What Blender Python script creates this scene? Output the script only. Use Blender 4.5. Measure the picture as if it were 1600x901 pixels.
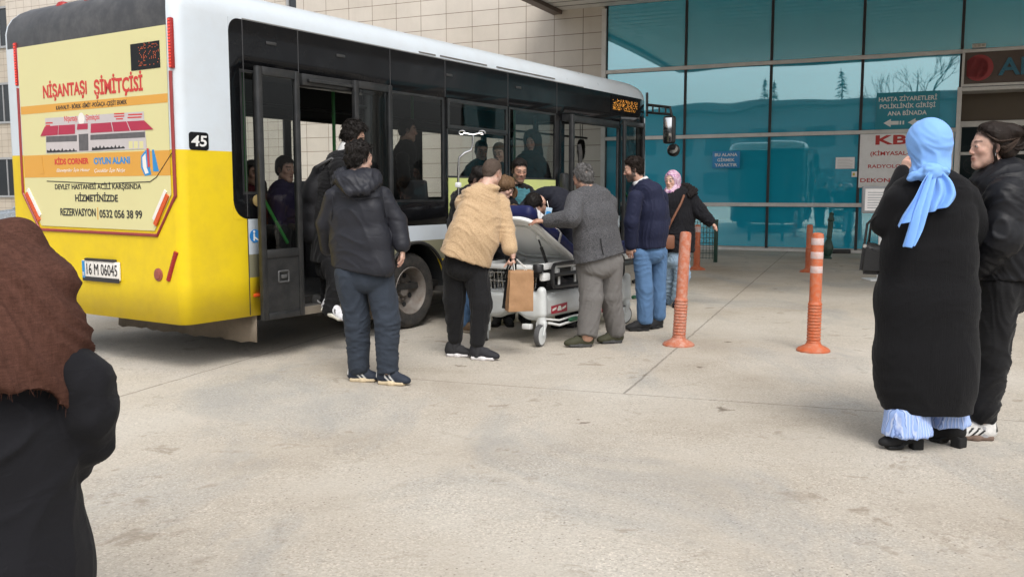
import bpy, bmesh, math, random
import numpy as np
from mathutils import Vector, Matrix

for _o in list(bpy.data.objects):
    bpy.data.objects.remove(_o)
scn = bpy.context.scene
random.seed(7)
rng = np.random.default_rng(7)

# ------------------------------------------------------------------ camera
F_PX, CAM_H = 1420.0, 1.4
PITCH = math.atan((450.5 - 300) / F_PX)
_cd = bpy.data.cameras.new('camera')
_cd.sensor_width = 36.0
_cd.lens = 36.0 * F_PX / 1600.0
_cd.clip_start, _cd.clip_end = 0.05, 900.0
cam = bpy.data.objects.new('camera', _cd)
scn.collection.objects.link(cam)
cam.location = (0, 0, CAM_H)
cam.rotation_euler = (math.pi / 2 - PITCH, 0, 0)
scn.camera = cam

# ------------------------------------------------------------------ sky and sun (bright overcast)
SUN_EL, SUN_AZ = math.radians(52), math.radians(168)      # azimuth clockwise from +Y: behind the viewer, a little to the right
world = bpy.data.worlds.new('World')
scn.world = world
world.use_nodes = True
_nt = world.node_tree
_nt.nodes.clear()
_sky = _nt.nodes.new('ShaderNodeTexSky')
_sky.sky_type = 'NISHITA'
_sky.sun_disc = False
_sky.sun_elevation = SUN_EL
_sky.sun_rotation = SUN_AZ
_sky.dust_density = 4.0
_sky.air_density = 1.0
_hs = _nt.nodes.new('ShaderNodeHueSaturation')
_hs.inputs['Saturation'].default_value = 0.25
_bg = _nt.nodes.new('ShaderNodeBackground')
_bg.inputs['Strength'].default_value = 0.15
_ow = _nt.nodes.new('ShaderNodeOutputWorld')
_nt.links.new(_sky.outputs[0], _hs.inputs['Color'])
_nt.links.new(_hs.outputs[0], _bg.inputs['Color'])
_nt.links.new(_bg.outputs[0], _ow.inputs['Surface'])
_sd = bpy.data.lights.new('sun', 'SUN')
_sd.energy = 0.55
_sd.angle = math.radians(20)
_sd.color = (1.0, 0.96, 0.9)
sun = bpy.data.objects.new('sun', _sd)
scn.collection.objects.link(sun)
_dir = Vector((math.sin(SUN_AZ) * math.cos(SUN_EL), math.cos(SUN_AZ) * math.cos(SUN_EL), math.sin(SUN_EL)))
sun.rotation_euler = _dir.to_track_quat('Z', 'Y').to_euler()
sun.location = _dir * 60

scn.view_settings.view_transform = 'Standard'
scn.view_settings.look = 'None'
scn.view_settings.gamma = 1.0
scn.view_settings.exposure = 0.74
scn.cycles.use_denoising = True
scn.cycles.max_bounces = 8
scn.cycles.transparent_max_bounces = 16
scn.cycles.caustics_reflective = False
scn.cycles.caustics_refractive = False

# ------------------------------------------------------------------ measuring helpers
_cp, _sp = math.cos(PITCH), math.sin(PITCH)
def ray(u, v):
    x, y = (u - 800) / F_PX, -(v - 450.5) / F_PX
    return (x, _cp + y * _sp, y * _cp - _sp)
def at(u, v, D):
    """the world point seen in direction (u, v) at D metres in front of the viewer"""
    r = ray(u, v)
    k = D / r[1]
    return np.array((r[0] * k, D, CAM_H + r[2] * k))
def gnd(u, v):
    r = ray(u, v)
    k = -CAM_H / r[2]
    return np.array((r[0] * k, r[1] * k, 0.0))
def on_plane(u, v, o, d):
    """(distance along d, height) on the upright plane through o along d"""
    r = ray(u, v)
    det = -r[0] * d[1] + d[0] * r[1]
    k = (-o[0] * d[1] + d[0] * o[1]) / det
    X, Y = r[0] * k, r[1] * k
    return ((X - o[0]) * d[0] + (Y - o[1]) * d[1], CAM_H + r[2] * k)

# ------------------------------------------------------------------ scene-graph helpers
def tag(o, label, cat, group=None, kind=None):
    if label: o['label'] = label
    if cat: o['category'] = cat
    if group: o['group'] = group
    if kind: o['kind'] = kind
    return o
def thing(name, label, cat, loc=(0, 0, 0), rotz=0.0, group=None):
    o = bpy.data.objects.new(name, None)
    o.empty_display_size = 0.2
    scn.collection.objects.link(o)
    o.location = loc
    o.rotation_euler = (0, 0, rotz)
    return tag(o, label, cat, group)
def add_obj(name, me, mats, parent=None, smooth=30):
    o = bpy.data.objects.new(name, me)
    scn.collection.objects.link(o)
    if mats is not None:
        for m in (mats if isinstance(mats, (list, tuple)) else [mats]):
            me.materials.append(m)
    if parent is not None: o.parent = parent
    if smooth is not None and len(me.polygons):
        me.polygons.foreach_set('use_smooth', [True] * len(me.polygons))
        if smooth < 179: me.set_sharp_from_angle(angle=math.radians(smooth))
    return o
def copy_tree(o, parent=None):
    c = o.copy()
    scn.collection.objects.link(c)
    if parent is not None: c.parent = parent
    for ch in list(o.children): copy_tree(ch, c)
    return c

class MB:
    """collects shapes that become ONE mesh"""
    def __init__(s): s.v, s.f, s.m = [], [], []
    def add(s, vs, fs, mi=0, M=None):
        b = len(s.v)
        for p in vs:
            p = Vector(p)
            s.v.append(tuple(M @ p) if M is not None else tuple(p))
        for q in fs:
            s.f.append([b + i for i in q]); s.m.append(mi)
        return s
    def bm(s, bm, mi=0, M=None):
        bm.verts.index_update()
        s.add([v.co.copy() for v in bm.verts], [[v.index for v in f.verts] for f in bm.faces], mi, M)
        bm.free(); return s
    def box(s, c, size, bev=0.0, seg=2, mi=0, R=None):
        bm = bmesh.new(); bmesh.ops.create_cube(bm, size=1.0)
        bmesh.ops.scale(bm, vec=size, verts=bm.verts)
        if bev > 0: bmesh.ops.bevel(bm, geom=list(bm.edges), offset=min(bev, min(size) * .49), segments=seg, profile=0.5, affect='EDGES')
        M = Matrix.Translation(c)
        if R is not None: M = M @ R.to_4x4()
        return s.bm(bm, mi, M)
    def box2(s, lo, hi, bev=0.0, mi=0):
        return s.box([(a + b) / 2 for a, b in zip(lo, hi)], [abs(b - a) for a, b in zip(lo, hi)], bev, 2, mi)
    def tube(s, path, r, n=10, mi=0, caps=True, closed=False):
        P = [Vector(p) for p in path]
        rs = r if isinstance(r, (list, tuple)) else [r] * len(P)
        base = len(s.v); up = None
        for i, p in enumerate(P):
            if closed: d = (P[(i + 1) % len(P)] - P[i - 1])
            else: d = (P[min(i + 1, len(P) - 1)] - P[max(i - 1, 0)])
            d.normalize()
            if up is None: up = d.orthogonal().normalized()
            up = (up - d * up.dot(d))
            up = up.normalized() if up.length > 1e-6 else d.orthogonal().normalized()
            sd = d.cross(up)
            for k in range(n):
                a = 2 * math.pi * k / n
                s.v.append(tuple(p + (up * math.cos(a) + sd * math.sin(a)) * rs[i]))
        L = len(P)
        for i in range(L if closed else L - 1):
            j = (i + 1) % L
            for k in range(n):
                k2 = (k + 1) % n
                s.f.append([base + i * n + k, base + i * n + k2, base + j * n + k2, base + j * n + k]); s.m.append(mi)
        if caps and not closed:
            s.f.append([base + k for k in range(n)][::-1]); s.m.append(mi)
            s.f.append([base + (L - 1) * n + k for k in range(n)]); s.m.append(mi)
        return s
    def lathe(s, prof, n=24, c=(0, 0, 0), R=None, mi=0, caps=True):
        """prof: list of (radius, height) turned about z"""
        vs, fs = [], []
        for r, z in prof:
            for k in range(n):
                a = 2 * math.pi * k / n
                vs.append((r * math.cos(a), r * math.sin(a), z))
        for i in range(len(prof) - 1):
            for k in range(n):
                k2 = (k + 1) % n
                fs.append([i * n + k, i * n + k2, (i + 1) * n + k2, (i + 1) * n + k])
        if caps:
            fs.append(list(range(n))[::-1]); fs.append([(len(prof) - 1) * n + k for k in range(n)])
        M = Matrix.Translation(c)
        if R is not None: M = M @ R.to_4x4()
        return s.add(vs, fs, mi, M)
    def prism(s, poly, lo, hi, M=None, mi=0):
        """2-D polygon (x, y), extruded along z from lo to hi"""
        n = len(poly)
        vs = [(x, y, lo) for x, y in poly] + [(x, y, hi) for x, y in poly]
        fs = [list(range(n))[::-1], list(range(n, 2 * n))] + [[i, (i + 1) % n, n + (i + 1) % n, n + i] for i in range(n)]
        return s.add(vs, fs, mi, M)
    def mesh(s, name):
        me = bpy.data.meshes.new(name)
        me.from_pydata(s.v, [], s.f)
        me.polygons.foreach_set('material_index', s.m)
        bm = bmesh.new(); bm.from_mesh(me)
        bmesh.ops.recalc_face_normals(bm, faces=bm.faces)
        bm.to_mesh(me); bm.free()
        return me
    def build(s, name, mats, parent=None, smooth=30):
        return add_obj(name, s.mesh(name), mats, parent, smooth)

def build_each(mb, name, mats, parent, smooth=30):
    """one object per separate piece"""
    par = list(range(len(mb.v)))
    def fd(a):
        while par[a] != a: par[a] = par[par[a]]; a = par[a]
        return a
    for f in mb.f:
        for i in f[1:]: par[fd(i)] = fd(f[0])
    groups = {}
    for f, m in zip(mb.f, mb.m): groups.setdefault(fd(f[0]), []).append((f, m))
    out = []
    for fs in groups.values():
        q = MB(); mp = {}
        for f, m in fs:
            g = []
            for i in f:
                if i not in mp: mp[i] = len(q.v); q.v.append(mb.v[i])
                g.append(mp[i])
            q.f.append(g); q.m.append(m)
        out.append(q.build(name, mats, parent, smooth))
    return out
def rr_path(w, h, r, seg=5):
    """rounded rectangle outline centred on 0, counter-clockwise"""
    out = []
    for cx, cy, a0 in ((w / 2 - r, h / 2 - r, 0), (-w / 2 + r, h / 2 - r, 90), (-w / 2 + r, -h / 2 + r, 180), (w / 2 - r, -h / 2 + r, 270)):
        for k in range(seg + 1):
            a = math.radians(a0 + 90 * k / seg)
            out.append((cx + r * math.cos(a), cy + r * math.sin(a)))
    return out

# frames: matrices whose local x, y lie in an upright face (x along the writing, y up, z out of the face)
def face_frame(o, xdir, out):
    x, z = Vector(xdir).normalized(), Vector(out).normalized()
    y = z.cross(x)
    M = Matrix((x, y, z)).transposed().to_4x4()
    M.translation = Vector(o)
    return M

def text_mesh(body, w=None, h=None, bold=0.0, depth=0.002, shear=0.0, spacing=1.0):
    """writing as a mesh whose box is 0..w by 0..h"""
    cu = bpy.data.curves.new('t', 'FONT')
    cu.body = body; cu.size = 1.0; cu.offset = bold; cu.shear = shear; cu.space_character = spacing
    cu.extrude = 0.01; cu.resolution_u = 3; cu.align_x = 'CENTER'; cu.space_line = 0.9
    ob = bpy.data.objects.new('t', cu)
    scn.collection.objects.link(ob)
    dg = bpy.context.evaluated_depsgraph_get()
    me = bpy.data.meshes.new_from_object(ob.evaluated_get(dg))
    bpy.data.objects.remove(ob); bpy.data.curves.remove(cu)
    n = len(me.vertices)
    co = np.empty(n * 3); me.vertices.foreach_get('co', co); co = co.reshape(-1, 3)
    lo, hi = co.min(0), co.max(0)
    sx = w / (hi[0] - lo[0]) if w else h / (hi[1] - lo[1])
    sy = h / (hi[1] - lo[1]) if h else sx
    co[:, 0] = (co[:, 0] - lo[0]) * sx
    co[:, 1] = (co[:, 1] - lo[1]) * sy
    co[:, 2] = (co[:, 2] - lo[2]) / max(hi[2] - lo[2], 1e-6) * depth
    me.vertices.foreach_set('co', co.ravel()); me.update()
    return me
def put_text(name, body, M, x, y, w, h, mat, parent, bold=0.0, shear=0.0, depth=0.002, z=0.001, spacing=1.0):
    me = text_mesh(body, w, h, bold, depth, shear, spacing)
    me.transform(M @ Matrix.Translation((x, y, z)))
    return add_obj(name, me, mat, parent, None)

# ------------------------------------------------------------------ material helpers
def nd(nt, typ, ins=None, **props):
    n = nt.nodes.new(typ)
    for k, v in props.items(): setattr(n, k, v)
    for k, v in (ins or {}).items():
        if isinstance(v, bpy.types.NodeSocket): nt.links.new(v, n.inputs[k])
        else: n.inputs[k].default_value = v
    return n
def c4(c): return (c[0], c[1], c[2], 1.0)
def new_mat(name):
    m = bpy.data.materials.new(name)
    m.use_nodes = True
    nt = m.node_tree
    return m, nt, nt.nodes['Principled BSDF'], nt.nodes['Material Output']
def mth(nt, op, a, b=0.0, c=None):
    n = nd(nt, 'ShaderNodeMath', operation=op)
    for i, v in enumerate((a, b, c)):
        if v is None: continue
        if isinstance(v, bpy.types.NodeSocket): nt.links.new(v, n.inputs[i])
        else: n.inputs[i].default_value = v
    return n.outputs[0]
def ramp(nt, fac, stops):
    n = nd(nt, 'ShaderNodeValToRGB', {'Fac': fac})
    e = n.color_ramp.elements
    while len(e) < len(stops): e.new(0.5)
    for i, (p, c) in enumerate(stops):
        e[i].position = p
        e[i].color = c4(c) if isinstance(c, (tuple, list)) else (c, c, c, 1)
    return n.outputs[0]
def mixc(nt, fac, a, b, blend='MIX'):
    n = nd(nt, 'ShaderNodeMix', data_type='RGBA', blend_type=blend)
    for i, v in ((0, fac), (6, a), (7, b)):
        if isinstance(v, bpy.types.NodeSocket): nt.links.new(v, n.inputs[i])
        elif i == 0: n.inputs[0].default_value = v
        else: n.inputs[i].default_value = c4(v)
    return n.outputs[2]
def noise(nt, vec, scale, detail=4, rough=0.55, dist=0.0):
    return nd(nt, 'ShaderNodeTexNoise', {'Vector': vec, 'Scale': scale, 'Detail': detail, 'Roughness': rough, 'Distortion': dist}).outputs[0]
def objc(nt): return nd(nt, 'ShaderNodeTexCoord').outputs['Object']
def bump(nt, h, strength, distance, prev=None):
    ins = {'Height': h, 'Strength': strength, 'Distance': distance}
    if prev is not None: ins['Normal'] = prev
    return nd(nt, 'ShaderNodeBump', ins).outputs[0]

def paint(name, col, rough=0.4, var=0.12, scale=3.0, dirt=None, dirt_amt=0.3, metallic=0.0, bmp=0.0, coat=0.0, fine=60):
    """smooth painted / plastic / metal surface with faint unevenness and patchy grime"""
    m, nt, b, out = new_mat(name)
    oc = objc(nt)
    n1 = noise(nt, oc, scale, 5, 0.6)
    dark = tuple(c * (1 - var) for c in col); lite = tuple(min(1, c * (1 + var)) for c in col)
    c = mixc(nt, n1, dark, lite)
    if dirt is not None:
        f = mth(nt, 'MULTIPLY', ramp(nt, noise(nt, oc, scale * 2.3, 8, 0.7), [(0.42, 0.0), (0.75, 1.0)]), dirt_amt)
        c = mixc(nt, f, c, dirt)
    nt.links.new(c, b.inputs['Base Color'])
    r = mth(nt, 'ADD', mth(nt, 'MULTIPLY', noise(nt, oc, scale * 4, 4), 0.25), rough - 0.12)
    nt.links.new(r, b.inputs['Roughness'])
    b.inputs['Metallic'].default_value = metallic
    b.inputs['Coat Weight'].default_value = coat
    if bmp: nt.links.new(bump(nt, noise(nt, oc, fine, 3), bmp, 0.01), b.inputs['Normal'])
    return m
def emit(name, col, strength):
    m, nt, b, out = new_mat(name)
    b.inputs['Base Color'].default_value = c4(tuple(c * .3 for c in col))
    b.inputs['Emission Color'].default_value = c4(col)
    b.inputs['Emission Strength'].default_value = strength
    return m
def fabric(name, col, rough=0.9, var=0.22, fine=500, fb=0.25, mid=(9, 9, 16), mb=0.22, sheen=0.03, md=0.012, spots=None, spot_scale=260):
    m, nt, b, out = new_mat(name)
    oc = objc(nt)
    n1 = noise(nt, oc, 7, 4, 0.6)
    c = mixc(nt, n1, tuple(x * (1 - var) for x in col), tuple(min(1, x * (1 + var)) for x in col))
    nf = noise(nt, oc, fine, 2, 0.5)
    if spots is not None:
        ns = noise(nt, oc, spot_scale, 2, 0.8)
        c = mixc(nt, ramp(nt, ns, [(0.42, 0.0), (0.62, 1.0)]), c, spots)
    nt.links.new(c, b.inputs['Base Color'])
    b.inputs['Roughness'].default_value = rough
    b.inputs['Specular IOR Level'].default_value = 0.25
    b.inputs['Sheen Weight'].default_value = sheen
    b.inputs['Sheen Roughness'].default_value = 0.5
    mp = nd(nt, 'ShaderNodeMapping', {'Vector': oc, 'Scale': mid, 'Rotation': (0.3, 0.5, 0.2)})
    nz = noise(nt, mp.outputs[0], 1.0, 2, 0.45, 0.9)
    rg = mth(nt, 'POWER', mth(nt, 'ABSOLUTE', mth(nt, 'SUBTRACT', mth(nt, 'MULTIPLY', nz, 2.0), 1.0)), 0.6)
    h1 = bump(nt, mth(nt, 'ADD', mth(nt, 'MULTIPLY', rg, -0.7), nz), mb, md)
    nt.links.new(bump(nt, nf, fb, 0.002, h1), b.inputs['Normal'])
    return m
def attr_mat(name, rough=0.6, sss=0.0, bmp=0.15, fine=300, spec=0.4):
    """base colour from the mesh's own colour attribute, broken up by noise"""
    m, nt, b, out = new_mat(name)
    a = nd(nt, 'ShaderNodeVertexColor', layer_name='Col')
    oc = objc(nt)
    n1 = ramp(nt, noise(nt, oc, 45, 5, 0.65), [(0.3, 0.86), (0.7, 1.12)])
    c = mixc(nt, 1.0, a.outputs[0], n1, 'MULTIPLY')
    nt.links.new(c, b.inputs['Base Color'])
    b.inputs['Roughness'].default_value = rough
    b.inputs['Specular IOR Level'].default_value = spec
    if sss:
        b.inputs['Subsurface Weight'].default_value = sss
        b.inputs['Subsurface Radius'].default_value = (0.012, 0.005, 0.003)
        b.inputs['Subsurface Scale'].default_value = 1.0
    nt.links.new(bump(nt, noise(nt, oc, fine, 3), bmp, 0.003), b.inputs['Normal'])
    return m
def glass(name, tint, gloss=1.0, rough=0.01, ior=1.45):
    m, nt, b, out = new_mat(name)
    nt.nodes.remove(b)
    oc = objc(nt)
    tr = nd(nt, 'ShaderNodeBsdfTransparent', {'Color': c4(tint)})
    gl = nd(nt, 'ShaderNodeBsdfGlossy', {'Color': (gloss, gloss, gloss, 1), 'Roughness': rough})
    nt.links.new(bump(nt, noise(nt, oc, 1.3, 2), 0.04, 0.05), gl.inputs['Normal'])
    lw = nd(nt, 'ShaderNodeLayerWeight', {'Blend': 0.5})
    f0 = ((ior - 1) / (ior + 1)) ** 2 * .8
    fr = mth(nt, 'ADD', mth(nt, 'MULTIPLY', mth(nt, 'POWER', lw.outputs['Facing'], 4.0), 0.4), f0)
    mx = nd(nt, 'ShaderNodeMixShader', {0: fr, 1: tr.outputs[0], 2: gl.outputs[0]})
    nt.links.new(mx.outputs[0], out.inputs['Surface'])
    return m
# ================================================================== THE SETTING
# ---- ground: one sheet of worn concrete with cut joints
def ground_mat():
    m, nt, b, out = new_mat('worn concrete')
    oc = objc(nt)
    big = noise(nt, oc, 0.45, 6, 0.62)
    c = ramp(nt, big, [(0.3, (0.34, 0.295, 0.235)), (0.46, (0.445, 0.40, 0.335)), (0.66, (0.515, 0.48, 0.42))])
    # grey, smoother worn patches
    pm = nd(nt, 'ShaderNodeMapping', {'Vector': oc, 'Scale': (0.9, 0.5, 1), 'Location': (3.1, 0.4, 0)})
    patch = ramp(nt, noise(nt, pm.outputs[0], 0.9, 7, 0.66, 0.8), [(0.50, 0.0), (0.66, 1.0)])
    c = mixc(nt, mth(nt, 'MULTIPLY', patch, 0.7), c, (0.325, 0.32, 0.30))
    # sand and pebbles of the aggregate
    v = nd(nt, 'ShaderNodeTexVoronoi', {'Vector': oc, 'Scale': 120.0})
    g = nd(nt, 'ShaderNodeSeparateColor', {0: v.outputs['Color']})
    agg = ramp(nt, g.outputs[0], [(0.0, 0.74), (0.25, 0.96), (0.8, 1.02), (1.0, 1.28)])
    c = mixc(nt, ramp(nt, noise(nt, oc, 1.7, 4, .6), [(.35, .35), (.62, 1.0)]), c, agg, 'MULTIPLY')
    c = mixc(nt, 1.0, c, ramp(nt, noise(nt, oc, 60, 6, 0.75), [(0.3, 0.84), (0.5, 1.0), (0.72, 1.10)]), 'MULTIPLY')
    # dark pits
    v2 = nd(nt, 'ShaderNodeTexVoronoi', {'Vector': oc, 'Scale': 30.0})
    msk = ramp(nt, noise(nt, oc, 2.2, 4, 0.6), [(0.42, 0.25), (0.6, 1.0)])
    pit = mth(nt, 'MULTIPLY', ramp(nt, v2.outputs['Distance'], [(0.07, 1.0), (0.17, 0.0)]), msk)
    c = mixc(nt, mth(nt, 'MULTIPLY', pit, 0.8), c, (0.16, 0.135, 0.11))
    # damp earth stains, flat and irregular
    sm = nd(nt, 'ShaderNodeMapping', {'Vector': oc, 'Scale': (1.0, 1.0, 1)})
    st = noise(nt, sm.outputs[0], 3.6, 6, 0.72, 0.4)
    st2 = ramp(nt, noise(nt, oc, 0.8, 3), [(0.42, 0.0), (0.60, 1.0)])
    stain = mth(nt, 'MULTIPLY', ramp(nt, st, [(0.57, 0.0), (0.65, 1.0)]), st2)
    c = mixc(nt, mth(nt, 'MULTIPLY', stain, 0.62), c, (0.22, 0.175, 0.125))
    vs_ = nd(nt, 'ShaderNodeTexVoronoi', {'Vector': nd(nt, 'ShaderNodeVectorMath', {0: oc, 1: nd(nt, 'ShaderNodeVectorMath', {0: nd(nt, 'ShaderNodeTexNoise', {'Vector': oc, 'Scale': 14.0, 'Detail': 4.0}).outputs[1], 'Scale': 0.22}, operation='SCALE').outputs[0]}, operation='ADD').outputs[0], 'Scale': 1.35})
    spot = mth(nt, 'MULTIPLY', ramp(nt, vs_.outputs['Distance'], [(0.05, 1.0), (0.085, 0.0)]), ramp(nt, nd(nt, 'ShaderNodeSeparateColor', {0: vs_.outputs['Color']}).outputs[1], [(0.32, 0.0), (0.38, 1.0)]))
    c = mixc(nt, mth(nt, 'MULTIPLY', spot, 0.75), c, (0.13, 0.1, 0.07))
    # joints between the slabs
    sx = nd(nt, 'ShaderNodeSeparateXYZ', {0: oc})
    wob = mth(nt, 'MULTIPLY', mth(nt, 'SUBTRACT', noise(nt, oc, 6, 4), 0.5), 0.03)
    def line(p0, p1):
        dx, dy = p1[0] - p0[0], p1[1] - p0[1]
        L = math.hypot(dx, dy); nx, ny = -dy / L, dx / L
        return mth(nt, 'SUBTRACT', mth(nt, 'ADD', mth(nt, 'MULTIPLY', sx.outputs[0], nx), mth(nt, 'MULTIPLY', sx.outputs[1], ny)), nx * p0[0] + ny * p0[1])
    dA = line((-2.71, 6.13), (-2.07, 8.06)); dB = line((-0.77, 6.74), (2.24, 5.76)); dC = line((0.82, 6.34), (5.59, 19.0)); dD = line((-0.77 + 1.1, 6.74 + 3.3), (2.24 + 1.1, 5.76 + 3.3))
    def hair(d, w):
        return mth(nt, 'LESS_THAN', mth(nt, 'ABSOLUTE', mth(nt, 'ADD', d, wob)), w)
    lA = mth(nt, 'MULTIPLY', hair(dA, 0.010), mth(nt, 'GREATER_THAN', dB, -2.2))
    lB = mth(nt, 'MULTIPLY', hair(dB, 0.008), mth(nt, 'LESS_THAN', dC, 1.75))
    lC = mth(nt, 'MULTIPLY', hair(dC, 0.009), mth(nt, 'GREATER_THAN', dB, 0.0))
    lines = mth(nt, 'MAXIMUM', mth(nt, 'MAXIMUM', lA, lB), lC)
    lines = mth(nt, 'MULTIPLY', lines, ramp(nt, noise(nt, oc, 9, 3), [(0.3, 0.45), (0.55, 1.0)]))
    c = mixc(nt, mth(nt, 'MULTIPLY', lines, 0.55), c, (0.10, 0.085, 0.07))
    nt.links.new(c, b.inputs['Base Color'])
    b.inputs['Roughness'].default_value = 0.88
    b.inputs['Specular IOR Level'].default_value = 0.2
    h = mth(nt, 'SUBTRACT', mth(nt, 'ADD', mth(nt, 'MULTIPLY', noise(nt, oc, 55, 5, 0.7), 1.0), mth(nt, 'MULTIPLY', v.outputs['Distance'], 0.3)), mth(nt, 'MULTIPLY', mth(nt, 'MAXIMUM', lines, pit), 1.2))
    nt.links.new(bump(nt, h, 0.6, 0.006), b.inputs['Normal'])
    return m
g = MB().add([(-260, -260, 0), (260, -260, 0), (260, 260, 0), (-260, 260, 0)], [[0, 1, 2, 3]]).build('ground', ground_mat(), None, None)
tag(g, 'pale worn concrete forecourt with thin joints and stains', 'ground', kind='structure')

# ---- hospital building.  local x runs along the front (to the right), y into the building
WALL_O = gnd(1200, 391.5); WALL_O[2] = 0
WALL_A = math.radians(-25)
WD = np.array((math.cos(WALL_A), math.sin(WALL_A)))
def wall_uz(u, v): return on_plane(u, v, WALL_O, WD)
hosp = thing('hospital_building', 'hospital block with beige tiled wall and teal glass front under a canopy', 'building', WALL_O, WALL_A)

def tile_mat(name, w, h, ox, oz, col=(0.57, 0.52, 0.455), axis='X'):
    m, nt, b, out = new_mat(name)
    oc = objc(nt)
    s = nd(nt, 'ShaderNodeSeparateXYZ', {0: oc})
    a = s.outputs[0] if axis == 'X' else s.outputs[1]
    cb = nd(nt, 'ShaderNodeCombineXYZ', {0: mth(nt, 'SUBTRACT', a, ox), 1: mth(nt, 'SUBTRACT', s.outputs[2], oz), 2: 0.0})
    br = nd(nt, 'ShaderNodeTexBrick', {'Vector': cb.outputs[0], 'Scale': 1.0, 'Mortar Size': 0.0075, 'Mortar Smooth': 0.1, 'Bias': 0.0, 'Brick Width': w, 'Row Height': h,
            'Color1': c4(col), 'Color2': c4((col[0] * .95, col[1] * .94, col[2] * .92)), 'Mortar': (0.16, 0.11, 0.075, 1)}, offset=0.0, squash=1.0)
    c = mixc(nt, 1.0, br.outputs[0], ramp(nt, noise(nt, oc, 1.1, 6, 0.65), [(0.3, 0.9), (0.7, 1.05)]), 'MULTIPLY')
    mp = nd(nt, 'ShaderNodeMapping', {'Vector': oc, 'Scale': (3.0, 3.0, 0.25)})
    c = mixc(nt, mth(nt, 'MULTIPLY', ramp(nt, noise(nt, mp.outputs[0], 1.0, 5, 0.6), [(0.55, 0.0), (0.8, 1.0)]), 0.25), c, (0.36, 0.30, 0.24))
    c = mixc(nt, 1.0, c, ramp(nt, noise(nt, oc, 60, 3), [(0.3, 0.95), (0.7, 1.04)]), 'MULTIPLY')
    nt.links.new(c, b.inputs['Base Color'])
    b.inputs['Roughness'].default_value = 0.45
    nt.links.new(bump(nt, mth(nt, 'SUBTRACT', 1.0, br.outputs[1]), 0.5, 0.006), b.inputs['Normal'])
    return m
M_TILE = tile_mat('beige wall tiles', 0.80, 0.405, -6.38, 5.03)
M_TILE2 = tile_mat('small beige wall tiles', 0.56, 0.36, 0, 0.1)
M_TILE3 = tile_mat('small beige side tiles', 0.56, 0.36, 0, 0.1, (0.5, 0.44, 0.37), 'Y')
M_ALU = paint('pale aluminium', (0.62, 0.60, 0.57), 0.45, 0.08, 2.0, (0.35, 0.31, 0.27), 0.35, 0.15)
M_DARKGASKET = paint('dark gasket', (0.018, 0.02, 0.022), 0.5, 0.2)
M_BROWN = paint('brown coated steel', (0.085, 0.055, 0.042), 0.45, 0.15, 2.0, (0.16, 0.13, 0.1), 0.3)
M_SOFFIT = paint('pale canopy soffit', (0.70, 0.68, 0.64), 0.7, 0.08, 0.8, (0.2, 0.18, 0.16), 0.3)
M_DARKIN = paint('dark interior', (0.03, 0.032, 0.034), 0.8)

def facade_glass():
    """teal mirror-coated facade glass: part mirror, part deep teal body colour, slightly wavy"""
    m, nt, b, out = new_mat('teal facade glass')
    oc = objc(nt)
    gl = nd(nt, 'ShaderNodeBsdfGlossy', {'Color': (0.60, 0.84, 0.89, 1), 'Roughness': 0.012})
    mp = nd(nt, 'ShaderNodeMapping', {'Vector': oc, 'Scale': (0.55, 0.55, 1.0)})
    nt.links.new(bump(nt, noise(nt, mp.outputs[0], 0.8, 1, 0.4), 0.10, 0.05), gl.inputs['Normal'])
    c = mixc(nt, noise(nt, oc, 0.6, 4), (0.014, 0.44, 0.64), (0.025, 0.50, 0.70))
    df = nd(nt, 'ShaderNodeBsdfDiffuse', {'Color': c})
    lw = nd(nt, 'ShaderNodeLayerWeight', {'Blend': 0.5})
    f = mth(nt, 'ADD', mth(nt, 'MULTIPLY', mth(nt, 'POWER', lw.outputs['Facing'], 4.0), 0.4), 0.42)
    mx = nd(nt, 'ShaderNodeMixShader', {0: f, 1: df.outputs[0], 2: gl.outputs[0]})
    nt.links.new(mx.outputs[0], out.inputs['Surface'])
    return m
M_FGLASS = facade_glass()

U0, UC, HT = -4.15, -13.85, 12.5
w_ = MB()
w_.box2((UC, 0, 0), (U0 - 0.06, 0.5, HT), 0)
w_.box2((U0 - 0.06, 0, 6.1), (16, 0.5, HT), 0)                       # above the canopy line
w_.build('tiled_wall', M_TILE, hosp, None)
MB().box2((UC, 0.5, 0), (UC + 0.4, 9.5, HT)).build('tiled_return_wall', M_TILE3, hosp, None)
MB().box2((-39.4, 9.5, 0), (UC, 10.0, HT + 2)).build('recessed_tiled_wall', M_TILE2, hosp, None)
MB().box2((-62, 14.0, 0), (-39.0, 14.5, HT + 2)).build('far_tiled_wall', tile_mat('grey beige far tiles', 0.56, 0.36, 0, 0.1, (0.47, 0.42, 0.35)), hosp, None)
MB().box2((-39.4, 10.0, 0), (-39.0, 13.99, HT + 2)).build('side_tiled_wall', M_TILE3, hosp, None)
MB().box2((UC + 0.5, 9.8, 0), (16, 10.2, HT)).build('rear_wall', M_DARKIN, hosp, None)
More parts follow.
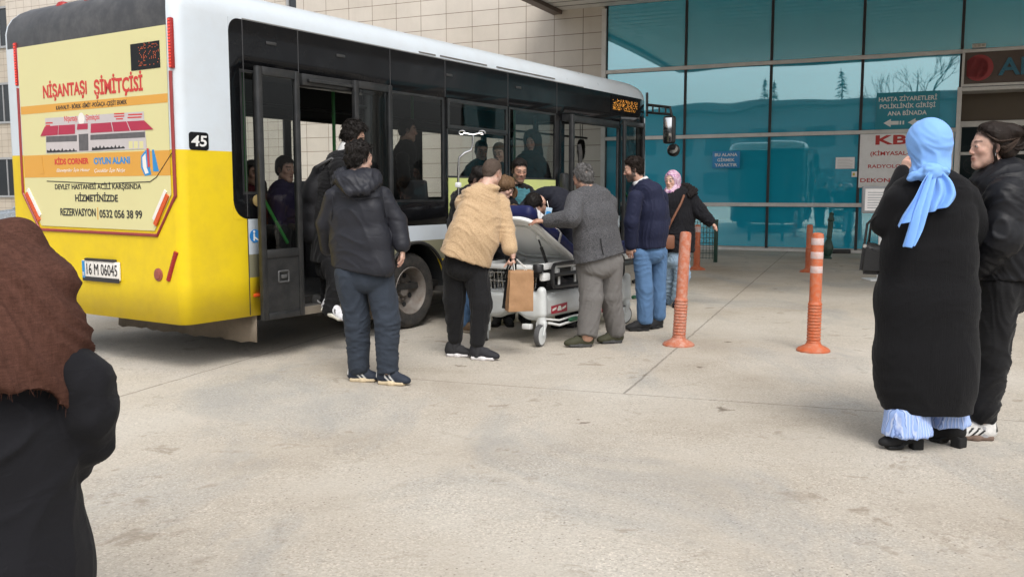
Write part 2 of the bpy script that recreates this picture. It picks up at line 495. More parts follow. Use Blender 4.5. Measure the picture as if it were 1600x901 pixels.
for (x0, x1, z0, z1, y_) in ((-21.6, -19.6, 7.55, 9.6, 9.5), (-18.4, -16.4, 7.55, 9.6, 9.5), (-46.9, -45.2, 1.2, 3.3, 14.0), (-46.9, -45.2, 5.5, 7.6, 14.0), (-46.9, -45.2, 9.8, 11.9, 14.0)):
    f = MB()
    for a, b_ in (((x0 - .12, y_ - .10, z0 - .12), (x0, y_ - .003, z1 + .12)), ((x1, y_ - .10, z0 - .12), (x1 + .12, y_ - .003, z1 + .12)), ((x0, y_ - .10, z0 - .12), (x1, y_ - .003, z0)), ((x0, y_ - .10, z1), (x1, y_ - .003, z1 + .12)), (((x0 + x1) / 2 - .04, y_ - .08, z0), ((x0 + x1) / 2 + .04, y_ - .003, z1))):
        f.box2(a, b_)
    fo = f.build('window_frame', paint('grey window frame', (.3, .31, .32), .5), hosp, None)
    MB().box2((x0, y_ - .04, z0), (x1, y_ - .01, z1)).build('pane', paint('dark window glass', (0.03, 0.035, 0.04), .08), fo, None)

# curtain wall: every pane its own part
MULL = [-4.15, -2.1, -0.05, 1.97, 3.98]
ROWS = [0.06, 1.10, 2.75, 4.42, 6.1]
def pane(x0, x1, z0, z1):
    ax, az = rng.normal(0, 0.003), rng.normal(0, 0.003)
    vs = [(x0, 0.03 - ax, z0), (x1, 0.03 + ax, z0), (x1, 0.03 + ax + az, z1), (x0, 0.03 - ax + az, z1)]
    MB().add(vs, [[0, 1, 2, 3]]).build('glass_pane', M_FGLASS, hosp, None)
for i in range(4):
    for j in range(4): pane(MULL[i] + 0.025, MULL[i + 1] - 0.025, ROWS[j] + 0.035, ROWS[j + 1] - 0.035)
for x0, x1 in ((3.98, 6.0), (6.0, 8.05), (8.05, 10.1), (10.1, 12.15)): pane(x0 + .025, x1 - .025, 4.455, 6.065)
for j in range(3):
    for x0, x1 in ((8.05, 10.1), (10.1, 12.15)): pane(x0 + .025, x1 - .025, ROWS[j] + .035, ROWS[j + 1] - .035)
for x in MULL:
    MB().box2((x - 0.03, 0.0, 0.0), (x + 0.03, 0.12, 6.1)).build('mullion', M_DARKGASKET, hosp, None)
for x in (6.0, 8.05, 10.1, 12.15):
    MB().box2((x - 0.03, 0.0, 4.4 if x < 8 else 0), (x + 0.03, 0.12, 6.1)).build('mullion', M_DARKGASKET, hosp, None)
for z in ROWS[1:4]:
    MB().box2((-4.15, -0.05, z - 0.045), (3.95 if z < 4 else 12.2, -0.004, z + 0.045), 0.008).build('transom', M_ALU, hosp, None)
MB().box2((-4.26, -0.06, 0), (-4.14, -0.002, 6.0), 0.01).build('corner_profile', M_ALU, hosp, None)
MB().box2((-4.15, -0.03, 0.0), (3.93, 0.02, 0.062)).build('base_profile', M_ALU, hosp, None)

# entrance under the ambulance sign
MB().box2((3.93, -0.09, 0), (4.02, 0.7, 3.66), 0.008).build('door_jamb', M_ALU, hosp, None)
MB().box2((7.98, -0.09, 0), (8.07, 0.7, 3.66), 0.008).build('door_jamb', M_ALU, hosp, None)
MB().box2((4.02, -0.085, 3.57), (7.98, 0.7, 3.65), 0.008).build('door_head', M_ALU, hosp, None)
MB().box2((4.02, 0.62, 2.98), (7.98, 0.7, 3.57)).build('lintel_panel', paint('brown lintel panel', (0.10, 0.075, 0.05), 0.6), hosp, None)
MB().box2((4.02, 0.56, 2.84), (7.98, 0.66, 2.97), 0.01).build('door_rail', M_ALU, hosp, None)
MB().box2((4.02, 0.57, 2.22), (7.98, 0.62, 2.29), 0.01).build('door_rail', M_ALU, hosp, None)
for x0, x1 in ((4.03, 5.33), (5.36, 6.66), (6.69, 7.97)):
    MB().add([(x0, 0.6, 0.02), (x1, 0.6, 0.02), (x1, 0.6, 2.84), (x0, 0.6, 2.84)], [[0, 1, 2, 3]]).build('entrance_door', glass('smoky door glass', (0.25, 0.3, 0.3), 0.9, 0.02, 1.7), hosp, None)
    MB().box2((x0 - .02, 0.57, 0), (x0 + .03, 0.63, 2.84)).build('door_stile', M_ALU, hosp, None)
MB().box2((4.0, 2.2, 0), (8.0, 2.3, 3.6)).build('lobby_wall', paint('lobby wall', (0.16, 0.17, 0.16), 0.8), hosp, None)
for cx, cz, r in ((4.32, 2.0, .19), (4.48, 2.56, .11), (5.7, 2.56, .11)):
    c_ = MB().tube([(cx + r * math.cos(a), 0.585 if cz < 2.2 else .58, cz + r * math.sin(a)) for a in np.linspace(0, 2 * math.pi, 32, endpoint=False)], 0.008, 6, closed=True)
    for k in range(8): c_.lathe([(0.018, 0), (0.018, .006)], 8, (cx + r * .72 * math.cos(k * .785), 0.585 if cz < 2.2 else .58, cz + r * .72 * math.sin(k * .785)), Matrix.Rotation(math.pi / 2, 3, 'X'))
    c_.build('round_emblem', M_DARKGASKET, hosp)
# canopy
CAN_Z, CAN_D = 6.06, 12.4
MB().box2((-5.40, -CAN_D, CAN_Z), (15.5, -0.003, CAN_Z + 0.55)).build('canopy_roof', M_SOFFIT, hosp, None)
cb = MB()
cb.box2((-5.62, -CAN_D - .2, CAN_Z - 0.10), (-5.36, -0.004, CAN_Z + 0.75), 0.01)
cb.box2((-5.36, -CAN_D - .2, CAN_Z - 0.10), (15.5, -CAN_D + .06, CAN_Z + 0.75), 0.01)
cb.build('canopy_edge_beam', M_BROWN, hosp, None)
cb = MB()
for k in range(1, 25): cb.box2((-5.36, -k * .5 - .006, CAN_Z - .012), (15.5, -k * .5 + .006, CAN_Z - .0005))
cb.build('soffit_joints', paint('soffit joint', (0.1, 0.09, 0.08), 0.8), hosp, None)
for y_ in (-2.5, -11.4):
    MB().lathe([(0.22, 0), (0.22, CAN_Z)], 24, (13.5, y_, 0)).build('canopy_column', M_SOFFIT, hosp)

# signs on the front: x right, y up, z towards the viewer
def wall_frame(x, z, out=0.0): return face_frame((x, -0.02 - out, z), (1, 0, 0), (0, -1, 0))
M_SIGNBLUE = paint('blue sign', (0.014, 0.24, 0.52), 0.35, 0.05)
M_SIGNTEAL = paint('teal sign film', (0.018, 0.25, 0.33), 0.35, 0.05)
M_SIGNWHITE = paint('white sign', (0.88, 0.86, 0.85), 0.5, 0.04, 2.0, (0.5, 0.46, 0.42), 0.3)
M_LETWHITE = paint('white lettering', (0.75, 0.75, 0.73), 0.5, 0.03)
M_LETRED = paint('red lettering', (0.50, 0.035, 0.03), 0.5, 0.06)
M_LETDARK = paint('dark lettering', (0.015, 0.016, 0.03), 0.5, 0.1)

sg = thing('notice_sign', 'small blue sign with white capital letters on the teal glass front', 'sign', tuple(hosp.matrix_world.translation))
def sign_root(name, label, x, z, cat='sign'):
    p = np.array((WALL_O[0] + WD[0] * x, WALL_O[1] + WD[1] * x, z))
    return thing(name, label, cat, p, WALL_A)
bpy.data.objects.remove(sg)
(a, b1), (a2, b2) = wall_uz(1114, 237), wall_uz(1156, 262.5)
W_, H_ = a2 - a, b1 - b2
s1 = sign_root('notice_sign', 'small blue sign with white capital letters on the teal glass front', a, b2)
MB().box2((0, -0.045, 0), (W_, -0.02, H_), 0.004).build('sign_board', M_SIGNBLUE, s1)
Mf = face_frame((0, -0.046, 0), (1, 0, 0), (0, -1, 0))
for k, t in enumerate(('BU ALANA', 'GİRMEK', 'YASAKTIR')):
    ww = W_ * (0.82, 0.64, 0.82)[k]
    put_text('lettering', t, Mf, (W_ - ww) / 2, H_ * (0.70, 0.39, 0.09)[k], ww, H_ * (0.19 if k != 1 else 0.25), M_LETWHITE, s1, 0.02)

(a, b1), (a2, b2) = wall_uz(1370, 146), wall_uz(1466, 201)
b2 = 2.80; W_, H_ = a2 - a, b1 - b2
s2 = sign_root('visitor_sign', 'teal direction sign with white words and two left arrows on glass', a, b2)
MB().box2((0, -0.045, 0), (W_, 0.02, H_), 0.003).build('sign_board', M_SIGNTEAL, s2)
for k, (t, f, z_) in enumerate((('HASTA ZİYARETLERİ', .92, .76), ('POLİKLİNİK GİRİŞİ', .88, .535), ('ANA BİNADA', .62, .37))):
    put_text('lettering', t, Mf, W_ * (1 - f) / 2, H_ * z_, W_ * f, H_ * (.16 if k != 1 else .185), M_LETWHITE, s2, 0.02)
ar = MB()
for x0 in (.13, .52):
    X = lambda q: W_ * (x0 + q * .36)
    zc = H_ * .17; hh = H_ * .085
    ar.prism([(X(0), zc), (X(.33), zc + hh * 1.3), (X(.33), zc + hh * .6), (X(.68), zc + hh * .6), (X(.68), zc - hh * .6), (X(.33), zc - hh * .6), (X(.33), zc - hh * 1.3)], 0, .002, Mf)
    for q in (.72, .85): ar.prism([(X(q), zc - hh * .6), (X(q + .07), zc - hh * .6), (X(q + .07), zc + hh * .6), (X(q), zc + hh * .6)], 0, .002, Mf)
ar.build('arrow', M_LETWHITE, s2, None)

s3 = sign_root('decontamination_sign', 'large white sign board with red capitals behind the two standing women', 1.98, 1.50)
W_, H_ = 1.93, 1.20
MB().box2((0, -0.05, 0), (W_, -0.01, H_), 0.004).build('sign_board', M_SIGNWHITE, s3)
Mf3 = face_frame((0, -0.051, 0), (1, 0, 0), (0, -1, 0))
for t, x0, x1, z0, z1 in (('KBRN', .17, .90, .80, .975), ('(KİMYASAL-BİYOLOJİK', .12, .93, .575, .70), ('RADYOLOJİK-NÜKLEER)', .10, .93, .345, .455), ('DEKONTAMİNASYON', .02, .97, .10, .20)):
    put_text('lettering', t, Mf3, W_ * x0, H_ * z0, W_ * (x1 - x0), H_ * (z1 - z0), M_LETRED, s3, 0.03 if t == 'KBRN' else 0.015)

s4 = sign_root('ambulance_sign', 'brown entrance sign with red crescent and teal raised letters', 3.99, 3.66)
MB().box2((0.03, -0.10, 0.03), (4.05, -0.005, 0.73), 0).build('sign_board', M_BROWN, s4)
fr = MB()
for lo, hi in (((0, -0.14, 0), (4.08, -0.09, .05)), ((0, -0.14, .72), (4.08, -0.09, .78)), ((0, -0.14, .05), (.05, -0.09, .72)), ((4.03, -0.14, .05), (4.08, -0.09, .72))): fr.box2(lo, hi)
fr.build('sign_frame', M_ALU, s4, None)
cr = MB()
ro, ri, off = .275, .235, .06
pts = [(ro * math.cos(a), ro * math.sin(a)) for a in np.linspace(math.radians(140), math.radians(-140), 40)]
pts2 = [(-off + ri * math.cos(a), ri * math.sin(a)) for a in np.linspace(math.radians(-138), math.radians(138), 40)]
cr.prism(pts + pts2, 0, .03, face_frame((.33, -0.101, .385), (1, 0, 0), (0, -1, 0)))
cr.build('crescent', paint('red sign plastic', (0.30, 0.03, 0.03), 0.35, 0.1), s4, None)
put_text('lettering', 'AMBULANS', face_frame((0, -0.101, 0), (1, 0, 0), (0, -1, 0)), .70, .20, 2.9, .37, paint('teal raised letters', (0.02, 0.13, 0.19), 0.3, 0.1, 8), s4, 0.02, depth=.03)
lb = sign_root('emergency_lamp', 'small pale lamp box on the rail above the brown sign', 4.17, 4.47, 'lamp')
MB().box2((0, -0.14, 0), (.26, -0.055, .085), 0.006).build('lamp_case', M_ALU, lb)
for k in range(3): MB().box2((.02 + .08 * k, -0.146, .018), (.08 + .08 * k, -0.139, .068)).build('lens', paint('dull lens', (0.35, 0.33, 0.27), 0.3), lb, None)
(a, b1), (a2, b2) = wall_uz(1306, 246), wall_uz(1335, 263.5)
pp = sign_root('paper_notice', 'white printed sheet taped on glass left of the red lettered board', a, b2, 'notice')
MB().box2((0, -0.012, 0), (a2 - a, -0.008, b1 - b2)).build('sheet', M_SIGNWHITE, pp, None)
q = MB()
for k in range(6): q.box2((.04, -0.0135, .03 + .035 * k), (a2 - a - .04 - .06 * (k % 2), -0.0122, .036 + .035 * k))
q.build('print_lines', paint('faint print', (.4, .39, .37), .7), pp, None)
(a, b1), (a2, b2) = wall_uz(1331, 268), wall_uz(1339, 276.5)
p2 = sign_root('small_sticker', 'small yellow and white sticker on the dark mullion', a, b2, 'sticker')
MB().box2((0, -0.008, 0), (a2 - a, -0.003, b1 - b2)).build('sticker_sheet', M_SIGNWHITE, p2, None)
MB().box2((.02, -0.0095, .03), ((a2 - a) * .6, -0.0082, b1 - b2 - .03)).build('sticker_mark', paint('yellow print', (.6, .5, .1), .5), p2, None)

# ---- seen only as reflections in the glass front: what stands behind the viewer
def bare_tree(name, label, loc, h, seed, conifer):
    r = random.Random(seed)
    t = thing(name, label, 'tree', loc, 0, None)
    bark = paint('bark', (0.07, 0.055, 0.045), 0.9, 0.3, 6)
    tr = MB()
    tr.tube([(0, 0, 0), (.1, 0, h * .4), (0, .1, h * .75), (0, 0, h)], [.22, .16, .09, .02], 8)
    cr = MB()
    if conifer:
        for k in range(420):
            z = h * (0.18 + .8 * r.random()); R = (h - z) * .3 * r.uniform(.4, 1.1); a = r.uniform(0, 6.28)
            p = Vector((R * math.cos(a), R * math.sin(a), z - R * .25)); s_ = r.uniform(.12, .3)
            d = Vector((math.cos(a), math.sin(a), -.3)); sd = Vector((-math.sin(a), math.cos(a), 0))
            cr.add([p - d * s_ * 1.6, p + sd * s_ * .5, p + d * s_, p - sd * s_ * .5 + Vector((0, 0, .05))], [[0, 1, 2, 3]])
        tr.build('trunk', bark, t); cr.build('crown', paint('conifer needles', (0.035, 0.06, 0.035), 0.8, 0.4, 3), t, None)
    else:
        def br(p, d, L, rad, n):
            e = p + d * L
            cr.tube([p, p + d * L * .5 + Vector((r.uniform(-.1, .1), r.uniform(-.1, .1), 0)) * L, e], [rad, rad * .8, rad * .6], 5)
            if n > 0:
                for _ in range(3):
                    nd_ = (d + Vector((r.uniform(-.7, .7), r.uniform(-.7, .7), r.uniform(-.3, .5)))).normalized()
                    br(e, nd_, L * r.uniform(.6, .8), rad * .6, n - 1)
        for k in range(6):
            a = k * 1.05 + r.uniform(-.3, .3)
            br(Vector((0, 0, h * (.35 + .08 * k))), Vector((math.cos(a) * .8, math.sin(a) * .8, .6)).normalized(), h * .2, .07, 4)
        tr.build('trunk', bark, t); cr.build('crown', bark, t)
bare_tree('conifer_tree', 'tall conifer mirrored in the glass front, between lower trees', (-32.8, -46, 0), 13.9, 3, True)
bare_tree('conifer_tree', 'short conifer mirrored in the glass front', (-41, -46, 0), 13.2, 4, True)
bare_tree('bare_tree', 'leafless spreading tree mirrored in the glass near the brown sign', (-11, -20, 0), 9.6, 5, False)
ob = thing('facing_building', 'long low grey building mirrored in the teal glass', 'building', (-28, -32, 0), 0)
MB().box2((-45, -9, 0), (45, 0, 9.0)).build('wall', paint('grey render', (0.16, 0.17, 0.18), 0.8, 0.1, .3), ob, None)
MB().box2((-45.4, -9.4, 9.0), (45.4, .5, 9.5), .05).build('roof', paint('roof edge', (0.13, 0.13, 0.14), 0.7), ob, None)
for k in range(18):
    for z in (1.2, 5.0):
        MB().box2((-44 + k * 4.9, 0.003, z), (-41 + k * 4.9, .06, z + 2)).build('window', paint('dark window', (0.04, 0.05, 0.06), 0.15), ob, None)
# ================================================================== THE BUS
BUS_O = gnd(645, 515); BUS_O[2] = 0
BUS_YAW = math.radians(57)
BD = np.array((math.cos(BUS_YAW), math.sin(BUS_YAW)))        # forward
BL = np.array((-BD[1], BD[0]))                               # to its left
BW, REAR = 2.38, -2.74
bus = thing('city_bus', 'white, yellow and black city bus with open doors and a shop advert on its back', 'bus', BUS_O, BUS_YAW)
def bus_local(p):
    d = np.array(p[:2]) - BUS_O[:2]
    return (float(d @ BD), float(d @ BL), float(p[2]))
def bus_world(s, t, z): return np.array((*(BUS_O[:2] + BD * s + BL * t), z))
def bside(u, v): return on_plane(u, v, BUS_O, BD)
_ro = np.array((*(BUS_O[:2] + BD * REAR), 0))
def brear(u, v): return on_plane(u, v, _ro, BL)

M_BWHITE = paint('bus white paint', (0.60, 0.66, 0.71), 0.32, 0.04, 1.2, (0.45, 0.43, 0.4), 0.25, coat=0.3)
M_BYELLOW = paint('bus yellow paint', (0.74, 0.54, 0.012), 0.42, 0.05, 1.5, (0.46, 0.31, 0.04), 0.35, coat=0.05)
M_BYELLOW.node_tree.nodes['Principled BSDF'].inputs['Specular IOR Level'].default_value = 0.25
M_BBLACK = paint('bus black glazing band', (0.006, 0.0063, 0.0075), 0.14, 0.15, 1.5, (0.03, 0.029, 0.027), 0.2)
M_BBLACK.node_tree.nodes['Principled BSDF'].inputs['Specular IOR Level'].default_value = 0.22
M_BOLIVE = paint('bus olive band', (0.25, 0.24, 0.16), 0.4, 0.08)
M_BGREY = paint('bus rear cowl', (0.04, 0.041, 0.044), 0.4, 0.25, 2.5, (0.15, 0.145, 0.14), 0.5)
M_BIN = paint('bus inner lining', (0.028, 0.029, 0.03), 0.6, 0.2)
M_RUB = paint('black rubber', (0.018, 0.018, 0.018), 0.75, 0.2, 6, (0.12, 0.1, 0.08), 0.35, bmp=0.2)
M_BGLASS = glass('bus tinted glass', (0.60, 0.63, 0.62))
M_BGLASS2 = glass('bus far side glass', (0.88, 0.9, 0.89))
M_BFRAME = paint('black door frame', (0.016, 0.017, 0.018), 0.35, 0.2, 4, (0.09, 0.085, 0.08), 0.3)
M_GREENPOLE = paint('green grab pole', (0.02, 0.16, 0.03), 0.35, 0.1)
M_LIME = paint('pale lime panel', (0.56, 0.62, 0.22), 0.45, 0.05, 1.0, (0.4, 0.4, 0.25), 0.3)
M_MUD = paint('dusty mud flap', (0.25, 0.205, 0.155), 0.9, 0.15, 3, (0.1, 0.08, 0.06), 0.5, bmp=0.3)
M_REDLAMP = paint('red lamp plastic', (0.33, 0.02, 0.018), 0.25, 0.1, 20)
M_ORLAMP = paint('orange reflector', (0.62, 0.09, 0.02), 0.25, 0.15, 40)
M_CHROME = paint('bright steel', (0.6, 0.6, 0.6), 0.2, 0.05, metallic=1.0)

SCOL = [-2.65, -2.45, -2.24, -2.14, -2.10, -1.97, -0.60, -0.33, 0.55, 0.60, 1.75, 1.80, 2.88, 3.10, 4.65, 4.72, 5.30, 5.38]
ZLEV = [(.38, 0), (.70, 0), (.89, 0), (1.06, 0), (1.18, 0), (1.30, 0), (1.38, 0), (1.55, 0), (1.72, 0), (2.07, 0), (2.28, 0), (2.38, 0), (2.50, 0), (2.64, 0), (2.77, 0),
        (2.84, .012), (2.90, .04), (2.95, .085), (2.99, .15), (3.02, .25), (3.045, .45)]
def arc(cs, ct, rs, rt, a0, a1, n, inc=False):
    return [(cs + rs * math.cos(math.radians(a0 + (a1 - a0) * k / n)), ct + rt * math.sin(math.radians(a0 + (a1 - a0) * k / n))) for k in range(1, n)]
outl = [(s, 0.0, 'R') for s in SCOL]
fr_ = [(5.60, .05), (5.77, .16), (5.88, .36), (5.95, .70), (5.98, 1.19)]
outl += [(a, b, 'F') for a, b in fr_] + [(a, BW - b, 'F') for a, b in fr_[-2::-1]]
outl += [(s, BW, 'L') for s in SCOL[::-1]]
cr_ = .09
outl += [(a, b, 'C') for a, b in arc(REAR + cr_, BW - cr_, cr_, cr_, 90, 180, 4)]
outl += [(REAR, t, 'B') for t in (BW - cr_, 1.8, 1.19, .6, cr_)]
outl += [(a, b, 'C') for a, b in arc(REAR + cr_, cr_, cr_, cr_, 180, 270, 4)]
SC_, HL = (REAR + 5.98) / 2, (5.98 - REAR) / 2
def arch_zone(s, z): return (-.60 < s < .60 or 1.80 < s < 2.88) and z < 1.06
def region(s, t, z, sd):
    W, Y, B, O, G = 0, 1, 2, 3, 4
    if sd == 'R':
        if z > 2.77: return W
        if s < -2.24: return W if z > 1.72 else Y
        if s < -2.14: return B if z > 1.18 else Y
        if s < -1.97:
            if z > 2.38: return B
            if z > 1.38: return None
            if z > 1.18: return B
            if s < -2.10: return Y
            return W if z > .89 else (O if z > .70 else Y)
        if s < -.60: return B if z > 2.38 else None
        if s > 3.10 and s < 4.65: return B if z > 2.38 else None
        if s > 4.72 and s < 5.30: return None if 1.06 < z < 2.38 else B
        if arch_zone(s, z): return None
        if s >= 5.30: return B if z > 1.06 else (W if z > .70 else Y)
        if z > 2.38: return B
        if (-.33 < s < .55) and z > 1.30: return None
        if (.60 < s < 1.75 or 1.80 < s < 2.88) and z > 1.55: return None
        if z > 1.06: return B
        return W if z > .89 else (O if z > .70 else Y)
    if sd == 'L':
        if z > 2.77: return W
        if (s < -2.24) or s > 5.30: return W if z > 1.72 else Y
        if s > 3.1 and s < 4.65: return None if 1.30 < z < 2.28 else B
        if 1.38 < z < 2.28 and any(a < s < b for a, b in ((-2.10, -.60), (-.33, .55), (.60, 1.75), (1.80, 2.88), (4.72, 5.30))): return None
        return B if z > 1.06 else (W if z > .7 else Y)
    if sd == 'F':
        if z > 2.77: return W
        if 1.18 < z < 2.50: return None
        return B
    if sd == 'B' and z > 2.64: return G
    if sd == 'C' and z > 2.77 and False: return G
    return W if z > 1.72 else Y
sh = MB()
n_o = len(outl)
for z, i in ZLEV:
    for s, t, sd in outl:
        k1, k2 = 1 - i / HL, 1 - i / (BW / 2)
        sh.v.append((SC_ + (s - SC_) * k1, BW / 2 + (t - BW / 2) * k2, z))
for j in range(len(ZLEV) - 1):
    for i in range(n_o):
        i2 = (i + 1) % n_o
        s, t = (outl[i][0] + outl[i2][0]) / 2, (outl[i][1] + outl[i2][1]) / 2
        z = (ZLEV[j][0] + ZLEV[j + 1][0]) / 2
        a, b = outl[i], outl[i2]
        if a[2] == b[2]: sd = a[2]
        elif abs(a[1]) < 1e-6 and abs(b[1]) < .06 and s > 5: sd = 'F'
        elif s > 5: sd = 'F'
        else: sd = 'C'
        m = region(s, t, z, sd)
        if m is None: continue
        sh.f.append([j * n_o + i, j * n_o + i2, (j + 1) * n_o + i2, (j + 1) * n_o + i]); sh.m.append(m)
top = (len(ZLEV) - 1) * n_o
sh.f.append([top + i for i in range(n_o)]); sh.m.append(0)
body = sh.build('body', [M_BWHITE, M_BYELLOW, M_BBLACK, M_BOLIVE, M_BGREY, M_BIN], bus, 25)
md = body.modifiers.new('thickness', 'SOLIDIFY')
md.thickness = 0.035; md.offset = -1; md.material_offset = 5; md.material_offset_rim = 2

# skirts with wheel arches, right side (and the same on the left, seen from elsewhere)
for t0, t1 in ((0.0, .035), (BW - .035, BW)):
    M = Matrix.Translation((0, t1, 0)) @ Matrix.Rotation(math.pi / 2, 4, 'X')
    sk = MB()
    for s0, s1, c in ((-.60, .60, .07), (1.80, 2.88, 2.34)):
        sk.prism([(s0, .905), (s1, .905), (s1, 1.06), (s0, 1.06)], 0, t1 - t0, M, 0)
        for z0, z1, mi in ((.70, .905, 3), (.38, .70, 1)):
            zs = np.linspace(z0, min(z1, .389 + .5), 9)
            half = [math.sqrt(max(.5 ** 2 - (z - .39) ** 2, 0)) for z in zs]
            L = [(c - h, z) for h, z in zip(half, zs)]; R_ = [(c + h, z) for h, z in zip(half, zs)]
            if z1 > .9: L.append((c, .905)); R_.append((c, .905))
            if c - half[0] > s0 or z1 > .8: sk.prism([(min(s0, L[0][0] - .001), z0)] + L + [(s0, z1)], 0, t1 - t0, M, mi)
            if c + half[0] < s1 or z1 > .8: sk.prism([(max(s1, R_[0][0] + .001), z0), (s1, z1)] + R_[::-1], 0, t1 - t0, M, mi)
    build_each(sk, 'skirt_panel', [M_BWHITE, M_BYELLOW, M_BBLACK, M_BOLIVE], bus, None)
for c in (.07, 2.34):
    a_ = MB()
    a_.tube([(c + .5 * math.cos(q), -.004, .39 + .5 * math.sin(q)) for q in np.linspace(-.02, math.pi + .02, 28)], .018, 6)
    a_.build('arch_lip', M_RUB, bus)
    wl = MB()
    n = 18
    pts = [(c + .56 * math.cos(q), .39 + .56 * math.sin(q)) for q in np.linspace(-.1, math.pi + .1, n)]
    vs = [(a, .036, b) for a, b in pts] + [(a, .75, b) for a, b in pts]
    wl.add(vs, [[i, i + 1, n + i + 1, n + i] for i in range(n - 1)] + [list(range(n, 2 * n))])
    wl.build('wheel_well', M_DARKIN, bus, None)

# wheels
M_TYRE = paint('tyre rubber', (0.028, 0.027, 0.026), 0.85, 0.2, 5, (0.13, 0.11, 0.09), 0.45, bmp=0.25)
M_RIM = paint('dusty steel rim', (0.24, 0.22, 0.2), 0.55, 0.15, 6, (0.12, 0.075, 0.045), 0.7, metallic=0.3)
RX = Matrix.Rotation(math.pi / 2, 3, 'X')          # turned z -> -y (outwards on the right side)
def wheel(s, t, flip):
    R = RX if not flip else Matrix.Rotation(-math.pi / 2, 3, 'X')
    w = MB().lathe([(.245, .02), (.25, .055), (.30, .075), (.345, .07), (.378, .045), (.39, .01), (.39, -.16), (.375, -.2), (.25, -.22)], 40, (s, t, .39), R, caps=False)
    for k in range(40):
        a = k * math.pi / 20
        w.box((s + .3905 * math.cos(a), t + (.07 if not flip else -.07), .39 + .3905 * math.sin(a)), (.012, .16, .02), 0, R=Matrix.Rotation(-a, 3, 'Y'))
    wo = w.build('wheel', M_TYRE, bus)
    MB().lathe([(.25, .05), (.24, .058), (.232, .045), (.222, .02), (.205, -.05), (.19, -.085), (.13, -.1), (.115, -.085), (.07, -.08), (.06, -.03), (.0, -.025)], 40, (s, t, .39), R, caps=False).build('rim', M_RIM, wo)
    h = MB()
    for k in range(8):
        a = k * math.pi / 4 + .35
        h.lathe([(.027, -.088), (.025, -.0805)], 14, (s + .162 * math.cos(a), t, .39 + .162 * math.sin(a)), R)
    build_each(h, 'hand_hole', M_DARKIN, wo)
    nb = MB()
    for k in range(8):
        a = k * math.pi / 4
        nb.lathe([(.014, -.085), (.013, -.055), (.006, -.05)], 6, (s + .093 * math.cos(a), t, .39 + .093 * math.sin(a)), R)
    build_each(nb, 'wheel_nut', M_RIM, wo)
wheel(.07, .13, False); wheel(2.34, .13, False); wheel(.07, BW - .13, True); wheel(2.34, BW - .13, True)

# underside, floor, interior
un = MB()
un.box2((-2.55, .15, .40), (5.6, BW - .15, .46)); un.box2((-1.85, .5, .24), (-.9, BW - .5, .4), .05)
un.build('chassis', M_RUB, bus, None)
fl = MB()
fl.box2((-1.95, -.02, .335), (-.62, 2.3, .395), .005)
fl.box2((-2.6, .05, .50), (-1.96, 2.3, .56)); fl.box2((-.60, .64, .335), (.60, 1.74, .395)); fl.box2((.60, .06, .335), (5.6, 2.3, .395))
fl.box2((3.12, -.02, .335), (4.64, .06, .395), .005)
fl.build('floor', paint('grey bus floor', (0.075, 0.072, 0.068), 0.7, 0.15, 5, (0.15, 0.13, 0.11), 0.4), bus, None)
MB().box2((-1.95, -.035, .33), (-.62, -.021, .40), .003).build('step_edge', paint('worn step edge', (.22, .19, .15), .6, .2), bus, None)
seatm = paint('seat moulding', (0.045, 0.045, 0.05), 0.6, 0.2)
def bus_seat(s, t, d=1):
    q = MB()
    q.box((s, t, .86), (.42, .42, .07), .03); q.box((s - .2 * d, t, 1.2), (.06, .42, .66), .03, R=Matrix.Rotation(-.12 * d, 3, 'Y')); q.box((s, t, .62), (.1, .1, .45), .01)
    q.build('passenger_seat', seatm, bus)
for s, t in ((-2.3, .5), (-2.3, 1.0), (-2.3, 1.5), (-2.3, 2.0), (-.1, 1.95), (.7, 1.95), (1.5, 1.95), (2.3, 1.95), (.75, .42), (1.6, .42), (5.0, 1.8)): bus_seat(s, t)
for s, t, z0, z1 in ((-.72, .35, .39, 2.4), (-1.85, .3, .39, 2.4), (.2, .7, .39, 2.7), (.95, .75, .39, 2.7), (-1.2, 1.9, .39, 2.7), (3.0, .7, .39, 2.7), (2.0, 1.6, .39, 2.7), (4.6, .75, .39, 2.6)):
    MB().tube([(s, t, z0), (s, t, z1)], .017, 10).build('grab_pole', M_GREENPOLE, bus)
MB().tube([(-2.2, .7, 2.2), (5.0, .7, 2.2)], .015, 8).build('grab_rail', M_BFRAME, bus)
MB().tube([(-2.2, 1.7, 2.2), (5.0, 1.7, 2.2)], .015, 8).build('grab_rail', M_BFRAME, bus)
MB().box2((-2.6, .06, 2.66), (5.5, 2.32, 2.70)).build('ceiling_lining', paint('ceiling lining', (.12, .12, .12), .7), bus, None)
pt = MB(); pt.box2((.08, .70, .40), (.13, 1.6, 1.25), .01); pt.box2((-.62, .06, .39), (-.58, .65, 1.3), .01)
build_each(pt, 'partition', paint('grey partition', (.10, .10, .105), .5), bus)
MB().box2((4.65, 1.3, .4), (4.7, 2.3, 1.5), .01).build('driver_partition', M_BIN, bus, None)
MB().box2((5.35, .3, .4), (5.75, 2.1, 1.15), .08).build('dashboard', M_BIN, bus)

